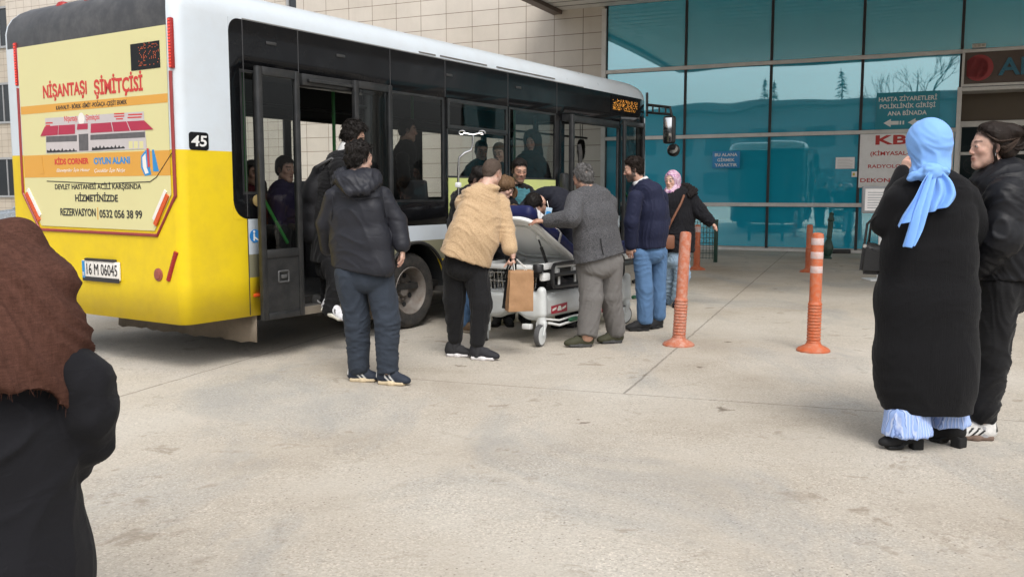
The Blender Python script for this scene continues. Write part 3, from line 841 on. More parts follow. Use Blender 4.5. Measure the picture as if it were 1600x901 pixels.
# windows of the near side: pane plus frame
def side_window(s0, s1, z0, z1, t=.012, mat=None, fr=.022, name='window'):
    f = MB()
    for a, b in (((s0, z0), (s0 + fr, z1)), ((s1 - fr, z0), (s1, z1)), ((s0 + fr, z0), (s1 - fr, z0 + fr)), ((s0 + fr, z1 - fr), (s1 - fr, z1))):
        f.box2((a[0], t - .012, a[1]), (b[0], t + .014, b[1]))
    fo = f.build(name, M_BFRAME, bus, None)
    MB().add([(s0, t, z0), (s1, t, z0), (s1, t, z1), (s0, t, z1)], [[0, 1, 2, 3]]).build('pane', mat or M_BGLASS, fo, None)
    return fo
side_window(-2.14, -1.97, 1.38, 2.38)
side_window(-.33, .55, 1.30, 2.38)
side_window(.60, 1.75, 1.55, 2.07); side_window(.60, 1.75, 2.07, 2.38, t=-.004, fr=.035)
side_window(1.80, 2.88, 1.55, 2.38)
side_window(4.72, 5.30, 1.06, 2.38)
for a, b in ((-2.10, -.60), (-.33, .55), (.60, 1.75), (1.80, 2.88), (4.72, 5.30)): side_window(a, b, 1.38, 2.28, BW - .02, M_BGLASS2, .03, 'far_window')
side_window(3.10, 4.65, 1.30, 2.28, BW - .02, M_BGLASS2, .03, 'far_window')
# windscreen follows the front
ws = MB()
fo_ = [o for o in outl if o[2] == 'F']; fo_ = [(5.38, 0.0)] + [(a, b) for a, b, _ in fo_] + [(5.38, BW)]
vs = [(SC_ + (s - SC_) * .9985, BW / 2 + (t - BW / 2) * .992, z) for z in (1.18, 2.50) for s, t in fo_]; k = len(fo_)
ws.add(vs, [[i, i + 1, k + i + 1, k + i] for i in range(k - 1)])
ws.build('windscreen', glass('windscreen glass', (.45, .48, .48)), bus)
ap = MB(); ap.tube([(5.50, .03, 1.1), (5.46, .03, 2.52)], .045, 8); ap.tube([(5.50, BW - .03, 1.1), (5.46, BW - .03, 2.52)], .045, 8)
build_each(ap, 'pillar', M_BBLACK, bus)
MB().tube([(5.545, .0, 1.2), (5.50, .0, 2.5)], .014, 6).build('pillar_trim', M_BWHITE, bus)
# lime advert panel under the windows
MB().box2((.62, -.006, 1.075), (2.87, -.001, 1.55)).build('lime_panel', M_LIME, bus, None)

# door leaves, swung open and parked outside the body
def leaf(s0, s1, t, z0=.35, z1=2.40, lower=True, bar=False):
    d = MB(); th = .045
    w = .055
    for lo, hi in (((s0, z0), (s0 + w, z1)), ((s1 - w, z0), (s1, z1)), ((s0 + w, z1 - .07), (s1 - w, z1)), ((s0 + w, z0), (s1 - w, z0 + .06)), ((s0 + w, .86), (s1 - w, .93))):
        d.box2((lo[0], t, lo[1]), (hi[0], t + th, hi[1]), .008)
    d.box2((s0 + w, t + .01, z0 + .06), (s1 - w, t + .03, .86))
    do = d.build('door', M_BFRAME, bus)
    MB().add([(s0 + w, t + .02, .93), (s1 - w, t + .02, .93), (s1 - w, t + .02, z1 - .07), (s0 + w, t + .02, z1 - .07)], [[0, 1, 2, 3]]).build('door_glass', M_BGLASS, do, None)
    if lower:
        h = MB()
        for r_ in (rr_path(.11, .09, .012),):
            h.tube([((s0 + s1) / 2 + a, t + .006, .70 + b) for a, b in r_], .008, 6, closed=True)
        h.box2(((s0 + s1) / 2 - .03, t - .004, .685), ((s0 + s1) / 2 + .03, t + .01, .715), .004)
        h.build('handle', paint('worn handle', (.08, .08, .08), .4), do)
    if bar:
        MB().tube([(s0 + .1, t + .09, 1.36), (s1 - .1, t + .09, .97)], .014, 8).build('grab_bar', M_GREENPOLE, do)
    return do
leaf(-2.09, -1.63, -.15, bar=True)
leaf(-.96, -.44, -.15)
leaf(4.57, 5.25, -.14)
e = MB()                                                             # front leaf seen edge-on
e.box2((3.03, -.16, .36), (3.09, -.10, 2.38), .01); e.box2((3.03, .38, .36), (3.09, .44, 2.38), .01); e.box2((3.035, -.1, .36), (3.085, .38, .86)); e.box2((3.035, -.1, 2.3), (3.085, .38, 2.38))
eo = e.build('door', M_BFRAME, bus)
MB().tube([(3.12, -.2, 1.15), (3.12, -.22, 1.3), (3.12, -.22, 1.9), (3.12, -.2, 2.0)], .03, 8).build('rubber_edge', M_RUB, eo)
MB().box((2.93, -.10, 1.46), (.13, .09, .36), .03).build('door_control_box', M_BFRAME, bus)
MB().tube([(3.3, .12, 1.5), (3.75, .12, .75)], .016, 8).build('grab_bar', M_GREENPOLE, bus)
MB().tube([(4.68, -.06, 1.45), (5.3, -.06, 1.0)], .014, 8).build('grab_bar', M_GREENPOLE, bus)
dr = MB()                                                            # door gear above the rear opening
dr.box2((-1.55, -.10, 2.30), (-.62, .05, 2.40), .01); dr.box2((-1.5, -.13, 2.33), (-.7, -.10, 2.36), .005)
dr.box2((3.12, -.03, 2.30), (4.62, .05, 2.39), .01)
dr.tube([(-.66, -.02, .4), (-.66, -.02, 2.3)], .045, 12); dr.tube([(-.66, -.02, 2.18), (-.9, -.12, 2.18)], .018, 8); dr.tube([(-.66, -.02, 2.31), (-.88, -.14, 2.31)], .014, 8)
build_each(dr, 'door_gear', M_BFRAME, bus)
for s in (-2.10, -1.5, -.30, .575, 1.775, 2.9):
    MB().box2((s - .004, -.0022, 2.39 if s > -2.0 else 1.2), (s + .004, -.0005, 2.768)).build('panel_seam', paint('seam', (.05, .05, .052), .6), bus, None)
gr_ = MB()
for a, b, z in ((.15, .42, 2.80), (.5, 1.35, 2.805), (1.55, 2.85, 2.81)): gr_.box2((a, -.003, z - .008), (b, .02, z + .004))
gr_.box2((-2.1, -.0025, 2.772), (3.6, .01, 2.779))
build_each(gr_, 'gutter_slot', paint('gutter slot', (.16, .15, .14), .7), bus, None)
MB().box2((-2.107, -.0025, .39), (-2.099, .002, 1.18)).build('panel_seam', M_RUB, bus, None)
for s in (-1.8, -.98, .65, 2.0):
    MB().box((s, -.004, 2.62), (.11, .008, .025), .003).build('clearance_marker', paint('marker', (.04, .04, .04), .3), bus)

# side writing and marks
Ms = face_frame((0, -.002, 0), (1, 0, 0), (0, -1, 0))
def corner_fill(s0, z0, r, ds, dz, mat):
    pts = [(s0, z0)] + [(s0 + ds * r - ds * r * math.sin(q), z0 + dz * r - dz * r * math.cos(q)) for q in np.linspace(0, math.pi / 2, 9)]
    MB().prism(pts, -.001, .0006, Ms).build('panel_corner', mat, bus, None)
corner_fill(-2.24, 1.18, .15, 1, 1, M_BYELLOW); corner_fill(-2.24, 2.77, .10, 1, -1, M_BWHITE)
(a, z1), (b, z0) = bside(285, 205), bside(317, 235)
a, b = -2.645, -2.645 + (b - a)
fl_ = MB().prism([(x + (a + b) / 2, y + (z0 + z1) / 2) for x, y in rr_path(b - a, z1 - z0, .025)], -.001, .002, Ms).build('fleet_number_plate', M_BBLACK, bus, None)
put_text('fleet_number', '45', Ms, a + (b - a) * .1, z0 + (z1 - z0) * .2, (b - a) * .8, (z1 - z0) * .62, M_LETWHITE, fl_, .02, .1, z=.0025)
bd_ = MB().prism([(-2.03 + .055 * math.cos(q), 1.04 + .055 * math.sin(q)) for q in np.linspace(0, 2 * math.pi, 24, endpoint=False)], -.001, .0015, Ms).build('access_sticker', paint('blue sticker', (.02, .19, .5), .4), bus, None)
ic = MB()
ic.prism([(-2.04 + .011 * math.cos(q), 1.075 + .011 * math.sin(q)) for q in np.linspace(0, 6.28, 10, endpoint=False)], .0016, .003, Ms)
ic.prism([(-2.048, 1.0), (-2.034, 1.0), (-2.034, 1.06), (-2.048, 1.06)], .0016, .003, Ms); ic.prism([(-2.034, 1.02), (-2.0, 1.0), (-1.995, 1.01), (-2.034, 1.035)], .0016, .003, Ms)
ic.build('icon', M_LETWHITE, bd_, None)
MB().lathe([(.045, 0), (.05, .015), (.03, .022), (0, .022)], 20, (-2.0, -.001, 1.33), RX, caps=False).build('door_button', paint('brass button', (.42, .31, .13), .35, metallic=.4), bus)
MB().box((-2.03, -.008, .55), (.075, .016, .028), .006).build('side_marker', M_ORLAMP, bus)

# destination display of lit dots
M_AMBER = emit('amber led', (1.0, 0.42, 0.06), 0.8)
M_LEDDIM = emit('red led', (0.9, 0.16, 0.05), 0.28)
def leds(M, w, h, rows, step, dens, seed):
    r = random.Random(seed); q = MB(); y0 = 0
    for ln in range(rows):
        lh = h / rows
        nx = int(w / step); ny = max(3, int(lh * .72 / step))
        x = 0
        while x < nx:
            gl = r.randint(3, 5)
            for gx in range(min(gl, nx - x)):
                for gy in range(ny):
                    if r.random() < dens: q.prism([((x + gx) * step, h - ln * lh - (gy + 1) * step), ((x + gx) * step + step * .55, h - ln * lh - (gy + 1) * step), ((x + gx) * step + step * .55, h - ln * lh - gy * step - step * .45), ((x + gx) * step, h - ln * lh - gy * step - step * .45)], 0, .001, M)
            x += gl + 1
    return q
dsp = MB().box2((4.40, -.006, 2.52), (5.34, -.001, 2.75)).build('destination_display', M_BBLACK, bus, None)
leds(face_frame((4.45, -.008, 2.55), (1, 0, 0), (0, -1, 0)), .8, .16, 3, .0165, .42, 3).build('led_dots', M_AMBER, dsp, None)

# rear: advert panel, lamps, plate
Mr = face_frame((REAR - .004, 2.2, 0), (0, -1, 0), (-1, 0, 0))       # local x = 2.2 - t
M_ADCREAM = paint('cream advert film', (0.66, 0.62, 0.315), 0.38, 0.03, 1.0, (0.62, 0.52, 0.28), 0.2)
M_ADORANGE = paint('orange advert film', (0.66, 0.33, 0.05), 0.38, 0.04)
M_ADRED = paint('advert red', (0.56, 0.035, 0.03), 0.4, 0.05)
M_ADBLACK = paint('advert black', (0.02, 0.02, 0.022), 0.4, 0.1)
M_ADBLUE = paint('advert blue', (0.02, 0.24, 0.55), 0.4, 0.05)
M_ADWHITE = paint('advert white', (0.78, 0.75, 0.7), 0.4, 0.03)
ADP = [(t_, z_) for t_, z_ in ((2.12, 2.64), (2.12, 1.40), (1.89, 1.11), (.32, 1.10), (.10, 1.38), (.09, 2.64))]
adp = [(2.2 - t_, z_) for t_, z_ in ADP]
ad = MB().prism(adp, 0, .003, Mr).build('advert_panel', M_ADCREAM, bus, None)
def RX_(u, v):
    t_, z_ = brear(u, v); return 2.2 - t_, z_
def rband(z0, z1):
    MB().prism([(.085, z0), (2.105, z0), (2.105, z1), (.085, z1)], .0031, .0042, Mr).build('orange_band', M_ADORANGE, ad, None)
rband(2.07, 2.137); rband(1.525, 1.715)
def rtext(body, uL, uR, vT, vB, mat, bold=.0, shear=0.0, sp=1.0):
    uc = (uL + uR) / 2
    xL, xR = RX_(uL, (vT + vB) / 2)[0], RX_(uR, (vT + vB) / 2)[0]
    zT, zB = RX_(uc, vT)[1], RX_(uc, vB)[1]
    put_text('lettering', body, Mr, xL, zB, xR - xL, zT - zB, mat, ad, bold, shear, .0012, .0045, sp)
rtext('NİŞANTAŞI', 68.5, 137, 123.5, 156.5, M_ADRED, .03)
rtext('ŞİMİTÇİSİ', 148, 224.5, 114.5, 152, M_ADRED, .03)
rtext('KAHVALTI - BÖREK -SİMİT -POĞAÇA -ÇEŞİT EKMEK', 89, 200, 158.5, 169.5, M_ADBLACK, .015)
rtext('KİDS CORNER', 87, 140, 244.5, 257, M_ADRED, .035)
rtext('OYUN ALANI', 148, 204.5, 245.5, 256.5, M_ADBLUE, .035)
rtext('Ebeveynler İçin Huzur', 90, 142, 261.5, 270, M_ADWHITE, .0, .3)
rtext('Çocuklar İçin Neşe', 149, 197, 261.5, 270.5, M_ADWHITE, .0, .3)
rtext('DEVLET HASTANESİ ACİLİ KARŞISINDA', 87.5, 222, 284.5, 298, M_ADBLACK, .015)
rtext('HİZMETİNİZDE', 119, 185.5, 300.5, 315, M_ADBLACK, .025)
rtext('REZERVASYON', 96, 151, 325.5, 337.5, M_ADBLACK, .02)
rtext('0532 056 38 99', 157, 223.5, 328, 341, M_ADBLACK, .02)
def rq(pts, mat, name, z0=.0043, z1=.0055):
    return MB().prism([RX_(u, v) for u, v in pts][::-1], z0, z1, Mr).build(name, mat, ad, None)
rq([(153.6, 324), (154.6, 324), (154.9, 343), (153.9, 343)], M_ADORANGE, 'divider_line')
# shop picture
M_SHOPW = paint('shop wall print', (0.52, 0.48, 0.48), 0.4, 0.12, 8)
M_SHOPG = paint('shop glass print', (0.10, 0.095, 0.10), 0.4, 0.5, 20)
M_SHOPR = paint('shop awning print', (0.40, 0.02, 0.06), 0.4, 0.15, 6)
rq([(72, 185), (226, 174.5), (228, 200), (231, 233), (74, 240)], M_SHOPW, 'shop_picture')
rq([(74, 213.5), (122, 211.5), (122, 221), (74, 222.5)], M_SHOPG, 'shop_picture_detail', .0056, .0062)
rq([(143, 211), (228, 206), (228.5, 215), (143, 219)], M_SHOPG, 'shop_picture_detail', .0056, .0062)
rq([(124.5, 210), (139.5, 209), (140, 235.5), (125.5, 236)], M_SHOPG, 'shop_picture_detail', .0056, .0062)
for pts in ([(72, 198), (93, 196.2), (92, 211), (65, 213)], [(94, 196.1), (119, 194.6), (119, 209.4), (93, 211)], [(123, 194), (139, 193), (139, 202), (122, 203)], [(144, 193.5), (175, 191.5), (178, 206), (143.5, 208)], [(176.5, 191.3), (199, 190), (205, 204.6), (179.5, 206)], [(200.5, 190), (227, 188.5), (241.5, 202.5), (206.5, 204.6)]):
    rq(pts, M_SHOPR, 'awning_picture', .0064, .0075)
sky_ = [(75, 239)]
for k in range(24):
    u = 75 + k * 2; sky_.append((u, 237.5 - (2.5 if k % 3 else 6) * (0.5 + .5 * math.sin(k * 1.7) ** 2) - k * .02))
sky_.append((122, 237)); rq(sky_, M_ADBLACK, 'skyline_print', .0056, .0062)
sky_ = [(145, 235.5)]
for k in range(26):
    u = 146 + k * 2; sky_.append((u, 233 - (2.0 if k % 3 else 6) * (0.5 + .5 * math.sin(k * 1.3) ** 2) - k * .05))
sky_.append((197, 232)); rq(sky_, M_ADBLACK, 'skyline_print', .0056, .0062)
for u in (203, 211, 219.5): rq([(u, 221), (u + 6, 220.6), (u + 6.2, 232), (u + .2, 232.5)], M_ADCREAM, 'menu_print', .0056, .0062)
rtext('Nişantaşı', 102, 122.5, 181, 192, M_ADRED, .02); rtext('Şimitçisi', 135.5, 157, 178.5, 190, M_ADRED, .02)
for v_, u0_, u1_, sl_ in ((177.2, 180, 196, -.04), (181.2, 180, 196, -.04), (185.2, 183, 194, -.04), (178.6, 202, 224, -.04), (183.0, 201, 223, -.04), (191.5, 73, 84, -.04), (195.5, 73, 80, -.04)):
    rq([(u0_, v_), (u1_, v_ + (u1_ - u0_) * sl_), (u1_, v_ + 2.2 + (u1_ - u0_) * sl_), (u0_, v_ + 2.2)], M_ADRED, 'faint_print', .0056, .0060)
bm_ = MB().prism([(RX_(129, 186)[0] + .045 * math.cos(q), RX_(129, 186)[1] + .05 * math.sin(q)) for q in np.linspace(0, 6.28, 20, endpoint=False)], .0064, .0074, Mr).build('shop_roundel', M_ADWHITE, ad, None)
# slide drawing on the lower band
rq([(222, 244), (229, 235), (235, 233), (236, 262), (238, 273), (228, 275), (222, 262)], M_ADBLUE, 'slide_picture')
rq([(224, 246), (229, 240), (231, 262), (234, 270), (229, 272), (225, 261)], M_ADWHITE, 'slide_picture_detail', .0056, .0064)
rq([(231, 232), (234, 232), (236, 260), (233, 262)], M_ADRED, 'slide_picture_detail', .0066, .0074)
rq([(239, 234), (242, 234), (250, 268), (241, 268)], M_ADBLUE, 'slide_picture')
rq([(60, 244), (67, 243), (69, 262), (71, 271), (64, 272), (60, 262)], M_ADORANGE, 'play_picture', .0056, .0064)
# scratch and panel gap across the film
gp = MB()
gp.tube([(*RX_(272, 236), 0.005), (*RX_(246, 277), .005), (*RX_(236, 284), .005), (*RX_(160, 287), .005), (*RX_(75, 283), .005)], .0035, 5)
for v_ in gp.v: pass
gp.v = [tuple(Mr @ Vector(p)) for p in gp.v]
gp.build('panel_gap', M_ADBLACK, ad)
# small dark display in the rear window
(xa, za), (xb, zb) = RX_(205, 70), RX_(252, 106)
rd_ = MB().prism([(xa, zb), (xb, zb), (xb, za), (xa, za)], .0031, .006, Mr).build('rear_display', M_BBLACK, ad, None)
leds(Mr @ Matrix.Translation((xa + .1, zb + .03, .0065)), (xb - xa) * .72, (za - zb) * .85, 5, .012, .24, 9).build('led_dots', M_LEDDIM, rd_, None)
# red lamp trim
tr_ = MB()
path = [(REAR - .003, t_, z_) for t_, z_ in ((.055, 2.30), (.055, 1.37), (.29, 1.065), (1.92, 1.075), (2.16, 1.39), (2.15, 2.30))]
tr_.tube(path, .0135, 8)
tr_.build('red_trim', paint('dull red trim', (0.27, 0.035, 0.035), 0.4, 0.15, 5), bus)
for t_ in (.045, 2.16):
    la = MB().box2((REAR - .012, t_ - .020, 2.32), (REAR + .02, t_ + .020, 2.69), .008).build('tail_lamp', M_REDLAMP, bus)
    q = MB()
    for k in range(16): q.box((REAR - .013, t_, 2.335 + k * .0225), (.006, .024, .011), .002)
    q.build('led_row', emit('lit red led', (1.0, .07, .04), .7), la)
for (x0, z0), (x1, z1), sg_ in (((2.2 - .085, 1.385), (2.2 - .305, 1.085), 1), ((2.2 - 2.14, 1.40), (2.2 - 1.905, 1.09), -1)):
    d = Vector((x1 - x0, z1 - z0)); L = d.length; d /= L; nrm = Vector((-d.y, d.x)) * (-1 if sg_ > 0 else 1)
    def strip(f0, f1, o0, o1): 
        A, B_ = Vector((x0, z0)) + d * L * f0, Vector((x0, z0)) + d * L * f1
        return [tuple(A + nrm * o0), tuple(B_ + nrm * o0), tuple(B_ + nrm * o1), tuple(A + nrm * o1)]
    q = MB().prism(strip(.10, .86, .016, .052), .002, .016, Mr).build('tail_lamp', M_ORLAMP, bus, None)
    MB().prism(strip(.06, .80, .058, .088), .002, .012, Mr).build('reversing_lamp', M_ADWHITE, bus, None)
t_, z_ = brear(248, 429)
MB().lathe([(.052, 0), (.05, .008), (.034, .012), (.032, .018), (0, .018)], 20, (REAR, t_, z_), Matrix.Rotation(-math.pi / 2, 3, 'Y'), caps=False).build('rear_fog_lamp', paint('dusty red lens', (.28, .07, .05), .4, .2, 20), bus)
(t1_, z1_), (t2_, z2_) = brear(264, 438), brear(284, 394)
q = MB().tube([(REAR - .004, t1_ + .0, z1_), (REAR - .002, max(t2_, .07), z2_)], .019, 8).build('reflector', M_REDLAMP, bus)
for u, v in ((68, 27), (112, 18), (146, 12), (197, 4), (257, 1)):
    t_, z_ = brear(u, v)
    q = MB().lathe([(.075, 0), (.07, .03), (.05, .055), (.02, .065), (0, .066)], 16, (0, 0, 0), None, caps=False)
    q.v = [(a * .75 + REAR + .16, b + t_ - .03, c + 2.945) for a, b, c in q.v]
    q.build('roof_marker_lamp', M_REDLAMP, bus)
(t1_, z1_), (t2_, z2_) = brear(131, 405.5), brear(190, 436)
pl = MB().box2((REAR - .02, t2_, .685), (REAR - .004, t1_, .835), .004).build('number_plate', M_ADWHITE, bus)
Mp = face_frame((REAR - .021, t1_, .685), (0, -1, 0), (-1, 0, 0))
W_ = t1_ - t2_
put_text('plate_lettering', '16 M 06045', Mp, W_ * .135, .035, W_ * .82, .092, M_ADBLACK, pl, .0)
MB().prism([(0.004, .004), (W_ * .08, .004), (W_ * .08, .146), (.004, .146)], 0, .001, Mp).build('blue_strip', M_ADBLUE, pl, None)
put_text('plate_lettering', 'TR', Mp, W_ * .012, .02, W_ * .055, .03, M_ADWHITE, pl, .0, z=.0015)
MB().prism([(0.004, -.02), (W_, -.02), (W_, .016), (.004, .016)], 0, .0008, Mp).build('plate_holder', M_ADBLACK, pl, None)
MB().box2((REAR - .03, t2_ + .05, .835), (REAR + .0, t1_ - .05, .855), .006).build('plate_lamp_bar', M_RUB, bus)
# mud flap hanging across the back of the chassis
mf = MB()
n = 26
for j, z in enumerate((.44, .30, .15)):
    for i in range(n):
        t_ = .02 + i * (1.86 / (n - 1))
        mf.v.append((-2.02 + .012 * math.sin(i * .9 + j) * j - .015 * j, t_, z + .008 * math.sin(i * 2.3) * (j == 2)))
for j in range(2):
    for i in range(n - 1): mf.f.append([j * n + i, j * n + i + 1, (j + 1) * n + i + 1, (j + 1) * n + i]); mf.m.append(0)
mfo = mf.build('mud_flap', M_MUD, bus)
mfo.modifiers.new('thickness', 'SOLIDIFY').thickness = .008
MB().box2((-.52, .02, .16), (-.505, .5, .42)).build('mud_flap', M_MUD, bus, None)
# mirror arm
def bl_(u, v, D): return bus_local(at(u, v, D))
mr = MB()
A, B_, C_ = bl_(1012, 164, 14.25), bl_(1047, 168, 14.0), bl_(1050, 184, 14.0)
mr.tube([A, B_, C_], .022, 8); mr.tube([bl_(1012, 176, 14.25), bl_(1049, 179, 14.0)], .018, 8)
for u in (1020, 1030, 1040): mr.tube([bl_(u, 165, 14.15), bl_(u, 177, 14.15)], .013, 6)
mr.tube([bl_(1011, 145, 14.25), bl_(1011, 182, 14.25)], .02, 6)
mro = mr.build('mirror_arm', M_BFRAME, bus)
Rm = Matrix.Rotation(math.radians(8), 3, 'Z')
c_ = bl_(1046, 203, 14.0)
MB().box(c_, (.10, .19, .42), .04, 3, R=Rm).build('mirror_housing', M_BFRAME, mro)
MB().box((c_[0] - .052, c_[1] + .01, c_[2]), (.006, .13, .36), .02, R=Rm).build('mirror_glass', paint('mirror', (.65, .65, .65), .12, metallic=1), mro)
c_ = bl_(1052, 235, 14.0)
MB().lathe([(0, -.08), (.07, -.07), (.10, 0), (.085, .06), (.0, .08)], 16, c_, Matrix.Rotation(1.2, 3, 'Y'), caps=False).build('mirror_housing', M_BFRAME, mro)
MB().lathe([(0.0, 0), (.075, 0)], 16, (c_[0] - .075, c_[1] - .03, c_[2] + .01), Matrix.Rotation(-1.0, 3, 'Y'), caps=False).build('mirror_glass', paint('mirror', (.65, .65, .65), .12, metallic=1), mro)
# hanging brush ornament inside the windscreen
hp = bus_world(5.2, 1.35, 0)
D_ = 14.2; P_ = at(908, 230, D_)
br_ = thing('hanging_tassel', 'black fluffy tassel hanging inside the bus windscreen', 'tassel', P_)
q = MB(); q.tube([(-.02, 0, .5), (-.015, 0, .1)], .006, 5); q.tube([(.02, 0, .5), (.015, 0, .1)], .006, 5)
q.build('cord', M_RUB, br_)
vs = []; q = MB()
for k in range(900):
    a, z = rng.uniform(0, 6.283), rng.uniform(-.16, .12); r_ = .07 * math.sqrt(max(.1, 1 - (z / .18) ** 2))
    p = Vector((r_ * math.cos(a) * .7, r_ * math.sin(a) * .7, z)); e_ = Vector((r_ * 1.1 * math.cos(a), r_ * 1.1 * math.sin(a), z - .05)); sd = Vector((-math.sin(a), math.cos(a), 0)) * .008
    q.add([p - sd, p + sd, e_], [[0, 1, 2]])
q.lathe([(0, -.15), (.05, -.1), (.06, 0), (.04, .1), (0, .12)], 12, caps=False)
q.build('brush', M_RUB, br_, None)
# ================================================================== IMPLICIT SURFACES (for rounded shells, people, cloth)
def vnoise(P, seed=0):
    i = np.floor(P).astype(np.int64); f = P - i
    f = f * f * (3 - 2 * f)
    def h(a, b, c):
        n = (a * 73856093) ^ (b * 19349663) ^ (c * 83492791) ^ (seed * 2654435)
        n = (n ^ (n >> 13)) * 1274126177
        return ((n ^ (n >> 16)) & 0xffff) / 65535.0
    r = 0
    for dx in (0, 1):
        for dy in (0, 1):
            for dz in (0, 1):
                w = (f[:, 0] if dx else 1 - f[:, 0]) * (f[:, 1] if dy else 1 - f[:, 1]) * (f[:, 2] if dz else 1 - f[:, 2])
                r = r + w * h(i[:, 0] + dx, i[:, 1] + dy, i[:, 2] + dz)
    return r
_CORN = np.array([(a, b, c) for a in (0, 1) for b in (0, 1) for c in (0, 1)])
_EDG = [(i, j) for i in range(8) for j in range(i + 1, 8) if np.abs(_CORN[i] - _CORN[j]).sum() == 1]
def surf_nets(F, org, h):
    ins = F < 0
    nx, ny, nz = F.shape
    cnt = np.zeros((nx - 1, ny - 1, nz - 1), np.int8)
    for a, b, c in _CORN: cnt += ins[a:nx - 1 + a, b:ny - 1 + b, c:nz - 1 + c]
    act = (cnt > 0) & (cnt < 8)
    idx = np.argwhere(act)
    if len(idx) == 0: return np.zeros((0, 3)), []
    ids = np.full(act.shape, -1, np.int64); ids[act] = np.arange(len(idx))
    fv = np.stack([F[idx[:, 0] + a, idx[:, 1] + b, idx[:, 2] + c] for a, b, c in _CORN], 1)
    acc = np.zeros((len(idx), 3)); num = np.zeros(len(idx))
    for i, j in _EDG:
        fa, fb = fv[:, i], fv[:, j]
        m = (fa < 0) != (fb < 0)
        t = np.where(m, fa / np.where(m, fa - fb, 1), 0)
        acc += np.where(m[:, None], _CORN[i] + t[:, None] * (_CORN[j] - _CORN[i]), 0); num += m
    V = org + (idx + acc / num[:, None]) * h
    faces = []
    for ax in range(3):
        o1, o2 = [(1, 2), (2, 0), (0, 1)][ax]
        sl = [slice(None)] * 3; sl2 = [slice(None)] * 3
        sl[ax] = slice(0, -1); sl2[ax] = slice(1, None)
        A, B = ins[tuple(sl)], ins[tuple(sl2)]
        for flip, M in ((False, A & ~B), (True, ~A & B)):
            e = np.argwhere(M)
            e = e[(e[:, o1] > 0) & (e[:, o2] > 0) & (e[:, o1] < F.shape[o1] - 1) & (e[:, o2] < F.shape[o2] - 1)]
            if not len(e): continue
            q = []
            for d1, d2 in ((-1, -1), (0, -1), (0, 0), (-1, 0)):
                p = e.copy(); p[:, o1] += d1; p[:, o2] += d2
                q.append(ids[p[:, 0], p[:, 1], p[:, 2]])
            q = np.stack(q, 1)
            faces.append(q[:, ::-1] if flip else q)
    return V, np.concatenate(faces)
def smooth_mesh(V, Fq, it=1, lam=.5):
    e = np.concatenate([Fq[:, [0, 1]], Fq[:, [1, 2]], Fq[:, [2, 3]], Fq[:, [3, 0]]])
    for _ in range(it):
        s = np.zeros_like(V); n = np.zeros(len(V))
        for k in range(3):
            s[:, k] = np.bincount(e[:, 0], V[e[:, 1], k], len(V)) + np.bincount(e[:, 1], V[e[:, 0], k], len(V))
        n = np.bincount(e[:, 0], minlength=len(V)) + np.bincount(e[:, 1], minlength=len(V))
        V = V + lam * (s / np.maximum(n, 1)[:, None] - V)
    return V
def vnormals(V, Fq):
    n = np.cross(V[Fq[:, 2]] - V[Fq[:, 0]], V[Fq[:, 3]] - V[Fq[:, 1]])
    N = np.zeros_like(V)
    for k in range(4):
        for a in range(3): N[:, a] += np.bincount(Fq[:, k], n[:, a], len(V))
    return N / np.maximum(np.linalg.norm(N, axis=1), 1e-9)[:, None]
def smin(a, b, k):
    if k <= 0: return np.minimum(a, b)
    h = np.maximum(k - np.abs(a - b), 0) / k
    return np.minimum(a, b) - h * h * k * .25
A_ = lambda p: np.asarray(p, float)
